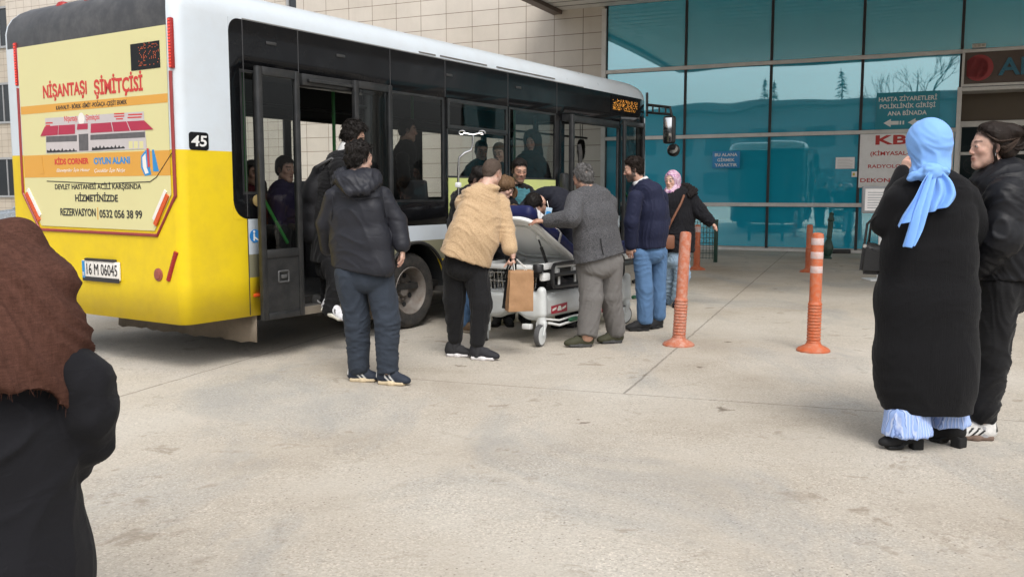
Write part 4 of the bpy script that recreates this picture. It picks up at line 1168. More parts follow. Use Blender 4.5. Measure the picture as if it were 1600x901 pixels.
class SDF:
    def __init__(s): s.p = []                                     # (function, lo, hi, op, k)
    def cap(s, a, b, ra, rb, k=.02, flat=None, op='u'):
        a, b = A_(a), A_(b)
        ba = b - a; L2 = max(ba @ ba, 1e-12)
        def f(P):
            q = P - a
            if flat is not None:
                n, fc = flat; q = q + np.outer(q @ n, n) * (1 / fc - 1); 
            t = np.clip(q @ ba / L2, 0, 1)
            return np.linalg.norm(q - t[:, None] * ba, axis=1) - (ra + (rb - ra) * t)
        r = max(ra, rb)
        s.p.append((f, np.minimum(a, b) - r, np.maximum(a, b) + r, op, k)); return s
    def chain(s, pts, rad, k=.02, flat=None):
        for i in range(len(pts) - 1): s.cap(pts[i], pts[i + 1], rad[i], rad[i + 1], k, flat)
        return s
    def ell(s, c, r, R=None, k=.02, op='u'):
        c, r = A_(c), A_(r)
        R = np.eye(3) if R is None else A_(R)                      # columns: local axes
        mr = r.min()
        def f(P):
            q = (P - c) @ R
            g = np.linalg.norm(q / r, axis=1); g2 = np.linalg.norm(q / (r * r), axis=1)
            return np.where(g2 > 1e-9, g * (g - 1) / np.maximum(g2, 1e-9), -mr)
        e = np.abs(R) @ r
        s.p.append((f, c - e, c + e, op, k)); return s
    def eseg(s, c0, c1, lat, w0, d0, w1, d1, k=.03, p=2.5):
        c0, c1 = A_(c0), A_(c1); ax = c1 - c0; L = np.linalg.norm(ax); ax = ax / L
        la = A_(lat); la = la - ax * (la @ ax); la /= np.linalg.norm(la)
        de = np.cross(ax, la)
        def f(P):
            q = P - c0
            t = np.clip(q @ ax / L, 0, 1)
            r = q - np.outer(t * L, ax)
            w = w0 + (w1 - w0) * t; d = d0 + (d1 - d0) * t
            m = np.minimum(w, d)
            rho = (np.abs(r @ la / w) ** p + np.abs(r @ de / d) ** p + np.abs(r @ ax / m) ** p) ** (1 / p)
            return (rho - 1) * m
        e = max(w0, w1, d0, d1)
        s.p.append((f, np.minimum(c0, c1) - e, np.maximum(c0, c1) + e, 'u', k)); return s
    def box(s, c, half, R=None, r=.01, k=.01, op='u'):
        c, half = A_(c), A_(half); R = np.eye(3) if R is None else A_(R)
        def f(P):
            q = np.abs((P - c) @ R) - (half - r)
            return np.linalg.norm(np.maximum(q, 0), axis=1) + np.minimum(q.max(1), 0) - r
        e = np.abs(R) @ half
        s.p.append((f, c - e, c + e, op, k)); return s
    def cut(s, pt, n, k=.0):
        pt, n = A_(pt), A_(n); n = n / np.linalg.norm(n)
        s.p.append((lambda P: (P - pt) @ n, None, None, 'i', k)); return s
    def func(s, f, k=.0): s.p.append((f, None, None, 'i', k)); return s
    def mesh(s, h, it=1, lo=None, hi=None):
        us = [q for q in s.p if q[3] == 'u']
        pad = 3 * h + .02
        lo = np.min([q[1] for q in us], 0) - pad if lo is None else A_(lo)
        hi = np.max([q[2] for q in us], 0) + pad if hi is None else A_(hi)
        n = np.ceil((hi - lo) / h).astype(int) + 1
        F = np.full(n, .5)
        axs = [lo[i] + np.arange(n[i]) * h for i in range(3)]
        for f, a, b, op, k in s.p:
            if a is None: i0, i1 = np.zeros(3, int), n
            else:
                m = k + 2.5 * h
                i0 = np.clip(np.floor((a - m - lo) / h).astype(int), 0, n); i1 = np.clip(np.ceil((b + m - lo) / h).astype(int) + 1, 0, n)
            if (i1 <= i0).any(): continue
            g = np.stack(np.meshgrid(*[axs[d][i0[d]:i1[d]] for d in range(3)], indexing='ij'), -1)
            sub = F[i0[0]:i1[0], i0[1]:i1[1], i0[2]:i1[2]]
            d = f(g.reshape(-1, 3)).reshape(sub.shape)
            if op == 'u': sub[...] = smin(sub, d, k)
            elif op == 's': sub[...] = -smin(-sub, d, k)
            else: sub[...] = -smin(-sub, -d, k)
        V, Q = surf_nets(F, lo, h)
        if it and len(V): V = smooth_mesh(V, Q, it)
        return V, Q
def np_mesh(name, V, Q, cols=None):
    me = bpy.data.meshes.new(name)
    me.from_pydata([tuple(v) for v in V], [], [list(map(int, q)) for q in Q])
    if cols is not None:
        at_ = me.color_attributes.new('Col', 'FLOAT_COLOR', 'POINT')
        c = np.ones((len(V), 4)); c[:, :3] = cols
        at_.data.foreach_set('color', c.ravel())
    return me
def np_obj(name, V, Q, mat, parent=None, cols=None, smooth=180):
    return add_obj(name, np_mesh(name, V, Q, cols), mat, parent, smooth)

# ================================================================== THE STRETCHER
ST_O = gnd(846, 540); ST_B = gnd(978, 505)
ST_YAW = math.atan2(ST_B[1] - ST_O[1], ST_B[0] - ST_O[0])
ST_L = float(np.linalg.norm(ST_B - ST_O))
st = thing('hospital_stretcher', 'pale grey wheeled hospital stretcher with raised backrest and navy mattress', 'stretcher', ST_O, ST_YAW)
SE1 = np.array((math.cos(ST_YAW), math.sin(ST_YAW))); SE2 = np.array((-SE1[1], SE1[0]))
def st_local(p): d = np.array(p[:2]) - ST_O[:2]; return (float(d @ SE1), float(d @ SE2), float(p[2]))
def st_world(a, b, z): return np.array((*(ST_O[:2] + SE1 * a + SE2 * b), z))
M_STGREY = paint('pale grey moulded plastic', (0.62, 0.645, 0.64), 0.35, 0.04, 3, (0.3, 0.29, 0.27), 0.25)
M_STWHITE = paint('white enamelled frame', (0.78, 0.79, 0.78), 0.32, 0.04, 3, (0.4, 0.38, 0.35), 0.2)
M_STBLACK = paint('black rail plastic', (0.017, 0.017, 0.018), 0.4, 0.2)
M_NAVYVINYL = fabric('navy mattress vinyl', (0.012, 0.016, 0.075), 0.45, 0.15, 300, 0.1, (5, 5, 5), 0.25, 0.0)
M_STDARK = paint('dark mechanism', (0.03, 0.03, 0.032), 0.5, 0.2)
SW = .62
# base shell
b_ = SDF()
b_.box((ST_L / 2, SW / 2, .345), (ST_L / 2 - .02, SW / 2 - .015, .115), r=.07)
b_.box((.03, SW / 2, .36), (.085, SW / 2 - .0, .13), r=.06, k=.06); b_.box((ST_L - .03, SW / 2, .36), (.085, SW / 2, .13), r=.06, k=.06)
for a in (.0, ST_L):
    for t in (.0, SW): b_.cap((a, t, .30), (a, t, .50), .05, .044, .03)
b_.cap((-.3, SW / 2, .13), (.25, SW / 2, .13), .17, .17, .05, op='s')
for t in (-.1, SW + .1): b_.cap((.50, t, .16), (ST_L - .5, t, .16), .13, .13, .06, op='s')
V, Q = b_.mesh(.011, 2)
np_obj('base_shell', V, Q, M_STGREY, st)
def caster(a, t, yaw):
    R = Matrix.Rotation(yaw, 3, 'Z')
    C0 = Vector((a, t, .10)); off = R @ Vector((-.035, 0, 0))
    wc = C0 + off
    RY = R @ Matrix.Rotation(math.pi / 2, 3, 'X')
    w = MB().lathe([(.088, -.024), (.098, -.02), (.1, -.008), (.1, .008), (.098, .02), (.088, .024)], 32, wc, RY)
    wo = w.build('caster_wheel', paint('grey tyre', (.08, .08, .082), .6), st)
    MB().lathe([(.0, .030), (.05, .029), (.084, .0255), (.0842, -.0255), (.05, -.029), (0, -.030)], 32, wc, RY, caps=False).build('wheel_cover', M_STGREY, wo)
    f = SDF().cap((a, t, .30), (a, t, .215), .036, .04, .02)
    for sgn in (-1, 1):
        p = np.array(C0) + np.array(R @ Vector((0, .038 * sgn, 0)))
        f.cap((p[0], p[1], .20), (wc.x + (p[0] - a), wc.y + (p[1] - t), .105), .026, .016, .03, flat=(np.array(R @ Vector((0, 1, 0))), .45))
    V, Q = f.mesh(.007, 1)
    np_obj('caster_fork', V, Q, M_STGREY, st)
caster(.0, .0, .15); caster(0, SW, .5); caster(ST_L, 0, -.4); caster(ST_L, SW, .3)
# columns and mechanism under the deck
q = MB()
q.box2((.42, .2, .44), (.62, .44, .70), .03); q.box2((1.2, .2, .44), (1.4, .44, .70), .03); q.box2((.2, .16, .60), (1.66, .46, .66), .01)
build_each(q, 'lift_column', M_STDARK, st)
q = MB()
for k in range(7): q.box2((.40 - .004 * (k % 2), .19, .46 + k * .03), (.64 + .004 * (k % 2), .45, .482 + k * .03), .01)
q.build('bellows', M_STBLACK, st)
# deck frame
DZ = .70
q = MB()
q.box2((-.02, .0, DZ - .01), (1.95, .05, DZ + .05), .015); q.box2((-.02, SW - .05, DZ - .01), (1.95, SW, DZ + .05), .015)
q.box2((-.08, -.01, DZ - .01), (-.02, SW + .01, DZ + .04), .018); q.box2((1.95, -.01, DZ - .01), (2.0, SW + .01, DZ + .04), .018)
q.box2((.60, .05, DZ), (.68, SW - .05, DZ + .04), .01)
q.build('deck_frame', M_STWHITE, st)
MB().box2((-.02, .05, DZ + .0), (.60, SW - .05, DZ + .018), .006).build('deck_panel', M_STWHITE, st)
MB().box2((.68, .02, DZ + .012), (1.93, SW - .02, DZ + .052), .012).build('leg_panel', M_STGREY, st)
for a, t in ((-.06, .0), (-.06, SW), (1.98, .0), (1.98, SW)):
    MB().lathe([(.045, 0), (.05, .008), (.05, .06), (.045, .07)], 20, (a, t, DZ - .02)).build('corner_bumper', M_STBLACK, st)
# raised backrest: hinge near a=.9, top towards the near end
BA = math.radians(26.5); HL_ = .95
hx, hz = .62, DZ + .04
RB = Matrix.Rotation(math.pi, 3, 'Z') @ Matrix.Rotation(-BA, 3, 'Y')    # local x runs up the backrest
Mb = Matrix.Translation((hx, SW / 2, hz)) @ RB.to_4x4()
prof = [(x + HL_ / 2, y) for x, y in rr_path(HL_, SW + .02, .13, 7)]
q = MB().prism(prof, 0, .022, Mb)
bo = q.build('backrest', paint('white backrest shell', (.88, .89, .88), .35, .02), st)
q = MB()
q.tube([tuple(Mb @ Vector((x, y, .0))) for x, y in prof], .020, 8, closed=True)
q.build('backrest_rim', M_STWHITE, st)
q = MB()
ip = [(x * .80 + HL_ * .48, y * .99) for x, y in rr_path(HL_ * .92, SW - .16, .10, 6)]
q.tube([tuple(Mb @ Vector((x, y, -.006))) for x, y in ip], .011, 6, closed=True)
q.build('pressed_rib', M_STGREY, bo)
q = SDF()
Rb_ = np.array([[c for c in r] for r in RB])
c0 = np.array(Mb @ Vector((HL_ * .5, 0, .085)))
q.box(c0, (HL_ * .5 + .01, SW / 2 - .0, .062), R=Rb_, r=.05)
V, Q = q.mesh(.011, 2)
V = V + vnormals(V, Q) * (vnoise(V * 9, 2)[:, None] - .5) * .012
np_obj('mattress', V, Q, M_NAVYVINYL, st)
q = SDF().box((1.30, SW / 2, DZ + .115), (.64, SW / 2, .06), r=.05)
V, Q = q.mesh(.012, 2)
V = V + vnormals(V, Q) * (vnoise(V * 9, 3)[:, None] - .5) * .012
np_obj('mattress', V, Q, M_NAVYVINYL, st)
# white sheet and straps across the mattress
def draped(name, pts, widths, mat, parent, th=.004, amp=.006, seed=1, seg=26, ac=9, fr=7.0, up=None):
    """a strip of cloth along pts (world/local), with soft folds"""
    P = [Vector(p) for p in pts]; r = random.Random(seed)
    # resample
    L = [0]
    for i in range(len(P) - 1): L.append(L[-1] + (P[i + 1] - P[i]).length)
    vs, fs = [], []
    for i in range(seg + 1):
        d = L[-1] * i / seg
        j = max(0, min(len(P) - 2, max(k for k in range(len(L)) if L[k] <= d + 1e-9) if d < L[-1] else len(P) - 2))
        t = (d - L[j]) / max(L[j + 1] - L[j], 1e-9)
        # Catmull-Rom
        p0, p1, p2, p3 = P[max(j - 1, 0)], P[j], P[j + 1], P[min(j + 2, len(P) - 1)]
        c = .5 * ((2 * p1) + (p2 - p0) * t + (2 * p0 - 5 * p1 + 4 * p2 - p3) * t * t + (-p0 + 3 * p1 - 3 * p2 + p3) * t ** 3)
        w0 = widths[j].lerp(widths[j + 1], t) if isinstance(widths[j], Vector) else None
        tg = (p2 - p1).normalized(); nn = tg.cross(w0).normalized()
        for k in range(ac + 1):
            f = k / ac - .5
            vs.append(c + w0 * f + nn * amp * math.sin(fr * f * 3 + d * 4 + seed) * (0.4 + i / seg))
    for i in range(seg):
        for k in range(ac): fs.append([i * (ac + 1) + k, i * (ac + 1) + k + 1, (i + 1) * (ac + 1) + k + 1, (i + 1) * (ac + 1) + k])
    o = MB().add(vs, fs).build(name, mat, parent, 180)
    m_ = o.modifiers.new('thickness', 'SOLIDIFY'); m_.thickness = th; m_.offset = 0
    sb = o.modifiers.new('smooth', 'SUBSURF'); sb.levels = 1; sb.render_levels = 1
    return o
M_SHEET = fabric('white sheet', (0.62, 0.62, 0.64), 0.85, 0.05, 500, 0.1, (12, 12, 12), 0.3)
sp_ = lambda x, y, z: Mb @ Vector((x, y, z))
yv = Vector((0, .0, 0))
# local backrest y points to -b after the turn, so near side is +y
draped('sheet', [sp_(.78, .33, .06), sp_(.76, .30, .15), sp_(.62, .22, .158), sp_(.45, .10, .158), sp_(.2, .02, .158)], [Vector((-.10, 0, .06)), Vector((-.12, .04, .1)), Vector((-.1, .14, .09)), Vector((-.12, .2, .1)), Vector((-.1, .25, .08))], M_SHEET, st, amp=.012, seed=4)
q = MB().tube([sp_(.40, .32, .01), sp_(.40, .318, .10), sp_(.40, .29, .153), sp_(.40, -.29, .153), sp_(.40, -.32, .1)], .004, 6)
strap = MB()
for i, y in enumerate(np.linspace(.322, -.31, 14)):
    pass
pa = [(.37, .322, .02), (.37, .322, .12), (.38, .29, .152), (.40, 0, .152), (.40, -.3, .15)]
for dx in (0, .035): strap.v += [tuple(sp_(x + dx, y, z)) for x, y, z in pa]
for i in range(len(pa) - 1): strap.f.append([i, i + 1, len(pa) + i + 1, len(pa) + i]); strap.m.append(0)
so = strap.build('strap', paint('grey webbing strap', (.42, .42, .43), .8), st)
so.modifiers.new('thickness', 'SOLIDIFY').thickness = .004
# gas struts
for t in (.09, SW - .09):
    p0 = Vector((.24, t, DZ + .03)); p1 = Mb @ Vector((.60, (SW / 2 - t), -.02)); mid = p0.lerp(p1, .62)
    MB().tube([p0, mid], .016, 10).tube([mid, p1], .008, 8).build('gas_strut', M_STBLACK, st)
    MB().box(tuple(p1), (.05, .025, .05), .008).build('strut_bracket', M_STWHITE, st)
# side rails (black loops), lowered
for t, sg_ in ((-.045, -1), (SW + .045, 1)):
    q = MB()
    for a0, a1 in ((.12, .72), (.95, 1.55)):
        cx, w_ = (a0 + a1) / 2, a1 - a0
        q.tube([(cx + x, t, .635 + y) for x, y in rr_path(w_, .21, .05, 4)], .018, 8, closed=True)
        q.box((cx, t, .64), (w_ - .05, .02, .035), .008)
    build_each(q, 'side_rail', M_STBLACK, st)
    q = MB()
    for a in (.25, .55, 1.1, 1.4):
        q.tube([(a, t - sg_ * .01, .52), (a + .05, t - sg_ * .04, .62), (a, t - sg_ * .05, .71)], .012, 8); q.box((a, t - sg_ * .03, .66), (.05, .03, .06), .006)
    q.box((.04, t - sg_ * .035, .63), (.12, .05, .07), .012)
    build_each(q, 'rail_bracket', M_STWHITE, st)
# folded black handle at the foot end
q = MB()
q.tube([(1.98, .03, .70), (2.04, .03, .68), (2.10, .03, .58), (2.08, .03, .45), (2.0, .06, .42)], .022, 10)
q.tube([(1.98, SW - .03, .70), (2.06, SW - .03, .66), (2.10, SW - .03, .55), (2.02, SW - .03, .48)], .022, 10)
build_each(q, 'push_handle', M_STBLACK, st)
# wire basket below the near end
q = MB()
for z, e in ((.66, 0.0), (.58, -.01), (.49, -.02)):
    q.tube([(x + .11, y + SW - .22, z) for x, y in rr_path(.34 + 2 * e, .36 + 2 * e, .03, 3)], .004, 6, closed=True)
for k in range(9):
    y = SW - .39 + k * .0425
    q.tube([(-.06, y, .66), (-.04, y, .49), (.26, y, .49), (.28, y, .66)], .003, 5)
for k in range(7):
    x = -.05 + k * .053
    q.tube([(x, SW - .40, .66), (x, SW - .38, .49), (x, SW - .06, .49), (x, SW - .04, .66)], .003, 5)
q.build('wire_basket', M_CHROME, st)
# grey bag lying on the base shell
q = SDF().ell((.9, .2, .49), (.3, .16, .05)).ell((.62, .22, .5), (.14, .12, .07), k=.05)
V, Q = q.mesh(.014, 1); V += vnormals(V, Q) * (vnoise(V * 14, 5)[:, None] - .5) * .03
cp_ = st_world(.9, .2, .48)
bg_ = thing('folded_cushion', 'dark grey folded cushion lying on the stretcher base shell', 'cushion', (*st_world(.85, .2, 0)[:2], .44), ST_YAW)
np_obj('cover', V - np.array((.85, .2, .44)), Q, fabric('dark grey cover', (.055, .055, .06), .8), bg_)
# red label, pedals
MB().prism([(.07, .27), (.36, .27), (.36, .355), (.07, .345)], 0, .003, face_frame((.12, .012, 0), (1, 0, 0), (0, -1, 0))).build('warning_label', paint('red label', (.36, .01, .03), .4), st, None)
q = MB(); Fm = face_frame((.12, .008, 0), (1, 0, 0), (0, -1, 0))
q.prism([(.18, .29), (.25, .29), (.25, .31), (.23, .335), (.2, .335), (.18, .31)], 0, .002, Fm)
q.build('label_mark', M_ADWHITE, st, None)
for x0 in (.085, .265): MB().prism([(x0, .295), (x0 + .07, .29 + .02), (x0 + .07, .33), (x0, .315)], 0, .002, Fm).build('label_mark', M_ADWHITE, st, None)
pd_ = MB()
pd_.tube([(.10, -.01, .20), (.22, -.06, .17), (.5, -.085, .19), (.60, -.085, .205)], .012, 8); pd_.tube([(.06, .02, .24), (.25, -.04, .21), (.5, -.05, .225), (1.25, -.05, .21), (1.34, -.075, .21)], .010, 8)
build_each(pd_, 'pedal_bar', M_STWHITE, st)
def pedal(a, t, z, mat, L=.11):
    q = SDF().cap((a, t, z), (a + L, t, z), .020, .022, .01)
    V, Q = q.mesh(.006, 1); np_obj('pedal', V, Q, mat, st)
M_PGREEN = paint('green pedal', (.02, .16, .07), .4); M_PRED = paint('red pedal', (.40, .02, .03), .4)
pedal(.38, -.085, .205, M_PGREEN); pedal(1.02, -.06, .215, M_PRED)
q = MB().tube([(ST_L + .02, -.03, .26), (ST_L + .1, -.06, .30), (ST_L + .16, -.08, .42)], .011, 8); q.build('pedal_bar', M_STWHITE, st)
pedal(ST_L + .05, -.055, .28, M_PGREEN, .05)
q = SDF().cap((ST_L + .15, -.075, .40), (ST_L + .18, -.085, .46), .02, .02, .01); V, Q = q.mesh(.006, 1); np_obj('pedal', V, Q, M_PRED, st)
# brake box under the near end
MB().box((-.02, .14, .17), (.06, .09, .05), .01).build('brake_box', M_STWHITE, st)
# infusion pole with a cranked top and two hooks
q = MB()
D_ = 8.6
pl = [st_local(at(u, v, D_)) for u, v in ((716, 420), (716, 300), (716, 262), (718, 246), (726, 239), (736, 235), (739, 226), (739, 210))]
q.tube(pl, .011, 10)
q.tube([st_local(at(724, 208.5, D_)), st_local(at(739, 211, D_)), st_local(at(754, 208, D_))], .010, 8)
for u, sg_ in ((722, -1), (753, 1)):
    q.tube([st_local(at(u + 5 * math.cos(a) , 207.5 - 3.0 * math.sin(a), D_)) for a in np.linspace(-.4, 5.2, 12)], .006, 6)
q.build('infusion_pole', M_CHROME, st)
c_ = st_local(at(716, 289, D_)); MB().box(c_, (.05, .05, .05), .012).build('pole_collar', M_STWHITE, st)
p_ = st_local(at(716, 420, D_)); MB().tube([(p_[0], p_[1], p_[2]), (p_[0] + .05, p_[1] - .02, p_[2] - .02), (.05, SW - .03, DZ + .02)], .016, 8).build('pole_arm', M_STWHITE, st)

# ================================================================== BOLLARDS, FENCE, POSTS
M_ORANGE = paint('sun-faded orange rubber', (0.43, 0.12, 0.055), 0.65, 0.15, 11, (0.50, 0.36, 0.30), 0.85, bmp=.15)
M_ORANGE2 = paint('fresh orange rubber', (0.48, 0.10, 0.028), 0.55, 0.15, 11, (0.40, 0.24, 0.17), 0.7, bmp=.15)
M_REFL = paint('worn reflective band', (0.55, 0.46, 0.45), 0.55, 0.1, 14, (0.55, 0.20, 0.10), 0.75)
def bollard(label, pos, h, lean, mat, bands, base_r=.145, worn=True):
    t = thing('traffic_bollard', label, 'bollard', pos, 0, 'orange flexible bollards')
    R = Matrix.Rotation(lean, 3, 'Y')
    MB().lathe([(base_r, 0), (base_r, .012), (base_r * .9, .028), (.075, .055), (.06, .075)], 28).build('base', mat, t)
    pr = []
    for k in range(13):
        z = .07 + k * .028
        pr += [(.056, z), (.061, z + .006), (.061, z + .016), (.056, z + .022)]
    zt = h - .01
    pr += [(.052, .45), (.052, zt - .03), (.047, zt - .008), (.03, zt), (.0, zt + .003)]
    pr = [(r, min(z, zt + .003)) for r, z in pr]
    MB().lathe(pr, 24, (0, 0, 0), R, caps=False).build('post', mat, t)
    for z0, z1 in bands:
        MB().lathe([(.0525, z0), (.0535, z0 + .003), (.0535, z1 - .003), (.0525, z1)], 24, (0, 0, 0), R, caps=False).build('reflective_band', M_REFL, t)
b1, b2, b3, b4 = gnd(1060, 539), gnd(1270.5, 548), gnd(1088, 421), gnd(1263, 425)
def bh(u, v, b): return at(u, v, b[1])[2]
h1 = bh(1069, 360, b1); h2 = bh(1272, 362, b2)
bollard('faded orange bollard leaning to the right, in front of the man in jeans', b1, h1, math.radians(2.6), M_ORANGE, [])
bollard('upright orange bollard with three worn white bands, nearest the women', b2, h2, math.radians(.3), M_ORANGE2, [(h2 - .115, h2 - .055), (h2 - .235, h2 - .175), (h2 - .36, h2 - .30)])
bollard('small red orange bollard standing before the green wire fence', b3, bh(1089, 350, b3), math.radians(.8), M_ORANGE2, [(.68, .78)], .16)
bollard('far red orange bollard partly hidden behind the banded bollard', b4, bh(1264, 350, b4), 0, M_ORANGE2, [], .15)
q = thing('bollard_patch_marks', 'x', 'x'); bpy.data.objects.remove(q)

M_DGREEN = paint('dark green enamel', (0.012, 0.045, 0.03), 0.45, 0.2, 4, (.1, .08, .05), .25)
D_ = 18.2
fx0, fx1 = at(1050, 400, D_ + .4), at(1118, 400, D_)
ztop = at(1118, 343, D_)[2]
fe = thing('wire_fence', 'short dark green welded wire fence panel beside the glass front', 'fence', (fx1[0], fx1[1], 0), math.atan2(fx0[1] - fx1[1], fx0[0] - fx1[0]))
L_ = float(np.linalg.norm(fx0[:2] - fx1[:2]))
MB().box2((-.035, -.035, 0), (.035, .035, ztop), .006).build('fence_post', M_DGREEN, fe)
MB().box2((L_ - .035, -.035, 0), (L_ + .035, .035, ztop), .006).build('fence_post', M_DGREEN, fe)
q = MB()
for k in range(1, 14): q.tube([(L_ * k / 14, 0, .06), (L_ * k / 14, 0, ztop - .02)], .006, 5)
for k in range(8): q.tube([(0, .008, .08 + k * (ztop - .14) / 7), (L_, .008, .08 + k * (ztop - .14) / 7)], .006, 5)
q.build('wire_panel', M_DGREEN, fe)
D_ = gnd(1296, 404)[1]
pb = gnd(1292, 404)
po = thing('green_post', 'dark green ornamental iron post leaning by the glass front', 'post', pb)
zt = at(1296, 331, D_)[2]
R = Matrix.Rotation(math.radians(4), 3, 'Y')
MB().lathe([(.10, 0), (.10, .03), (.07, .06), (.10, .14), (.11, .25), (.07, .36), (.045, .42), (.055, .46), (.05, .5), (.055, zt * .8), (.075, zt * .82), (.06, zt * .86), (.04, zt * .93), (.05, zt * .97), (0, zt)], 16, R=R, caps=False).build('shaft', M_DGREEN, po)
MB().box((.06, 0, .5), (.05, .05, .18), .01, R=R).build('bracket', M_DGREEN, po)
kb = thing('kerb_block', 'low black rubber block lying against the glass front', 'block', gnd(1308, 396))
MB().box2((-.25, -.05, 0), (.3, .12, .09), .02).build('block_body', M_RUB, kb)
# info board on a leg behind the handbag
D_ = 14.5
ib = thing('information_board', 'grey framed printed notice on a slim stand behind the black handbag', 'notice board', (*at(1375, 372, D_)[:2], 0))
o_ = np.array((*at(1375, 372, D_)[:2], 0))
p0, p1 = at(1346, 333, D_) - o_, at(1397, 291, D_) - o_
q = MB(); q.box2((p0[0], -.02, p0[2]), (p1[0], .02, p1[2]), .01); q.build('frame', paint('grey board frame', (.28, .29, .3), .4), ib)
MB().box2((p0[0] + .04, -.024, p0[2] + .04), (p1[0] - .04, -.0205, p1[2] - .04)).build('sheet', M_SIGNWHITE, ib, None)
q = MB()
for k in range(7): q.box2((p0[0] + .08, -.026, p0[2] + .08 + k * .04), (p1[0] - .08 - .1 * (k % 3) / 2, -.0242, p0[2] + .09 + k * .04))
q.build('print_lines', paint('board print', (.25, .27, .3), .7), ib, None)
q = MB(); q.tube([(0, 0, 0.02), (0, 0, p0[2])], .025, 10); q.box2((-.2, -.2, 0), (.2, .2, .02), .005)
q.build('stand', M_STWHITE, ib)

# ================================================================== PARKED CAR behind the bus
def car_section(y, hw, z0, z1, zc):
    pass
cD = 24.0
cp = at(33, 330, cD)
M_CARP = paint('silver blue car paint', (.30, .34, .38), .25, .05, coat=.8, metallic=.3)
car = thing('parked_car', 'silver blue car parked beyond the bus, mostly hidden', 'car', (cp[0] + 1.2, cD, 0), math.radians(172))
# local x forward
prof_b = [(-2.1, .35), (-2.15, .7), (-2.0, .98), (-.9, 1.02), (.75, 1.0), (1.7, .88), (2.05, .72), (2.1, .35)]
q = MB(); MX = Matrix.Translation((0, .86, 0)) @ Matrix.Rotation(math.pi / 2, 4, 'X')
q.prism([(x, z) for x, z in prof_b], 0, 1.72, MX)
me = q.mesh('body'); bm = bmesh.new(); bm.from_mesh(me); bmesh.ops.bevel(bm, geom=list(bm.edges), offset=.09, segments=3, affect='EDGES', clamp_overlap=True); bm.to_mesh(me); bm.free()
add_obj('body', me, M_CARP, car, 40)
q = MB()
q.add([(-1.75, -.78, .99), (-1.75, .78, .99), (.95, .78, .99), (.95, -.78, .99), (-1.25, -.62, 1.44), (-1.25, .62, 1.44), (.1, .62, 1.45), (.1, -.62, 1.45)],
      [[0, 1, 5, 4], [1, 2, 6, 5], [2, 3, 7, 6], [3, 0, 4, 7]])
q.build('window', paint('car glass', (.02, .025, .03), .08, coat=.5), car)
q = MB(); q.box2((-1.27, -.63, 1.44), (.12, .63, 1.475), .015)
for sy in (-1, 1):
    for (xa, xb) in ((-1.75, -1.25), (.95, .1), (-.5, -.45)): q.tube([(xa, sy * .785, .99), (xb, sy * .625, 1.45)], .03, 6)
q.build('roof', M_CARP, car)
for x in (-1.3, 1.3):
    for sy in (-1, 1):
        wo = MB().lathe([(.2, -.09), (.29, -.1), (.31, -.06), (.31, .06), (.29, .1), (.2, .09)], 24, (x, sy * .80, .31), Matrix.Rotation(math.pi / 2, 3, 'X')).build('wheel', M_TYRE, car)
        MB().lathe([(0, -.095), (.19, -.1), (.2, .1), (0, .095)], 20, (x, sy * .80, .31), Matrix.Rotation(math.pi / 2, 3, 'X'), caps=False).build('rim', M_STGREY, wo)
for sy in (-1, 1):
    MB().box((2.02, sy * .62, .74), (.12, .3, .12), .04).build('headlight', M_ADWHITE, car)
    MB().box((-2.1, sy * .66, .82), (.1, .22, .16), .03).build('tail_light', M_REDLAMP, car)
# ================================================================== PEOPLE
def unit(v): v = A_(v); return v / np.linalg.norm(v)
def sstep(a, b, x): t = np.clip((x - a) / (b - a), 0, 1); return t * t * (3 - 2 * t)

# ---- head template (metres; x to the person's right, y forward, z up; origin between the ears)
def make_head(fem):
    s = SDF()
    j = .80 if fem else 1.0
    s.ell((0, -.014, .036), (.073, .092, .084))
    s.ell((0, .022, -.028), ((.054 if fem else .058), .062, .076 if fem else .078), k=.03)
    s.cap((-.044 * j, .006, -.058), (-.012, .062, -.094), .022, .019, .03); s.cap((.044 * j, .006, -.058), (.012, .062, -.094), .022, .019, .03)
    s.cap((-.012, .066, -.096), (.012, .066, -.096), .017 * j, .017 * j, .02)
    s.cap((-.03, .073, .026), (.03, .073, .026), .0095 if fem else .0145, .0095 if fem else .0145, .02)
    for x in (-1, 1):
        s.ell((x * .031, .096, .006), (.017, .016, .011), k=.012, op='s')
        s.ell((x * .036, .054 if fem else .056, -.020), (.019, .020, .018), k=.02)
        s.ell((x * .031, .0735, .005), (.0135, .0125, .0115), k=.003)
        s.cap((x * .018, .0835, .0125), (x * .043, .0765, .0115), .0042, .0036, .006)
    ny = .0965 if fem else .1005
    nr = .0078 if fem else .0092
    s.cap((0, .083, .016), (0, ny, -.023), .0058, nr, .012); s.cap((0, ny, -.023), (0, ny - .002, -.029), nr, nr * .9, .006)
    for x in (-1, 1): s.ell((x * .0115, .09, -.031), (.008, .0105, .0075), k=.006)
    s.ell((0, .0745, -.058), (.026, .012, .022), k=.012)
    s.cap((-.018, .083, -.055), (.018, .083, -.055), .0048, .0048, .004); s.cap((-.015, .0845, -.0545), (.015, .0845, -.0545), .0052, .0052, .004)
    s.cap((-.015, .084, -.0655), (.015, .084, -.0655), .0066, .0066, .004)
    s.cap((-.020, .0915, -.0600), (.020, .0915, -.0600), .0022, .0022, .003, op='s')
    for x in (-1, 1):
        R = np.array(Matrix.Rotation(x * .35, 3, 'Z') @ Matrix.Rotation(-.18, 3, 'X'))
        s.ell((x * .075, -.006, -.004), (.0075, .018, .031), R=R, k=.008)
        s.ell((x * .0815, -.001, .0), (.004, .0095, .018), R=R, k=.004, op='s')
    s.cap((0, -.022, -.06), (0, -.034, -.15), .052 * (.88 if fem else 1), .055 * (.88 if fem else 1), .03)
    return s.mesh(.0042, 1)
HEADS = {False: make_head(False), True: make_head(True)}
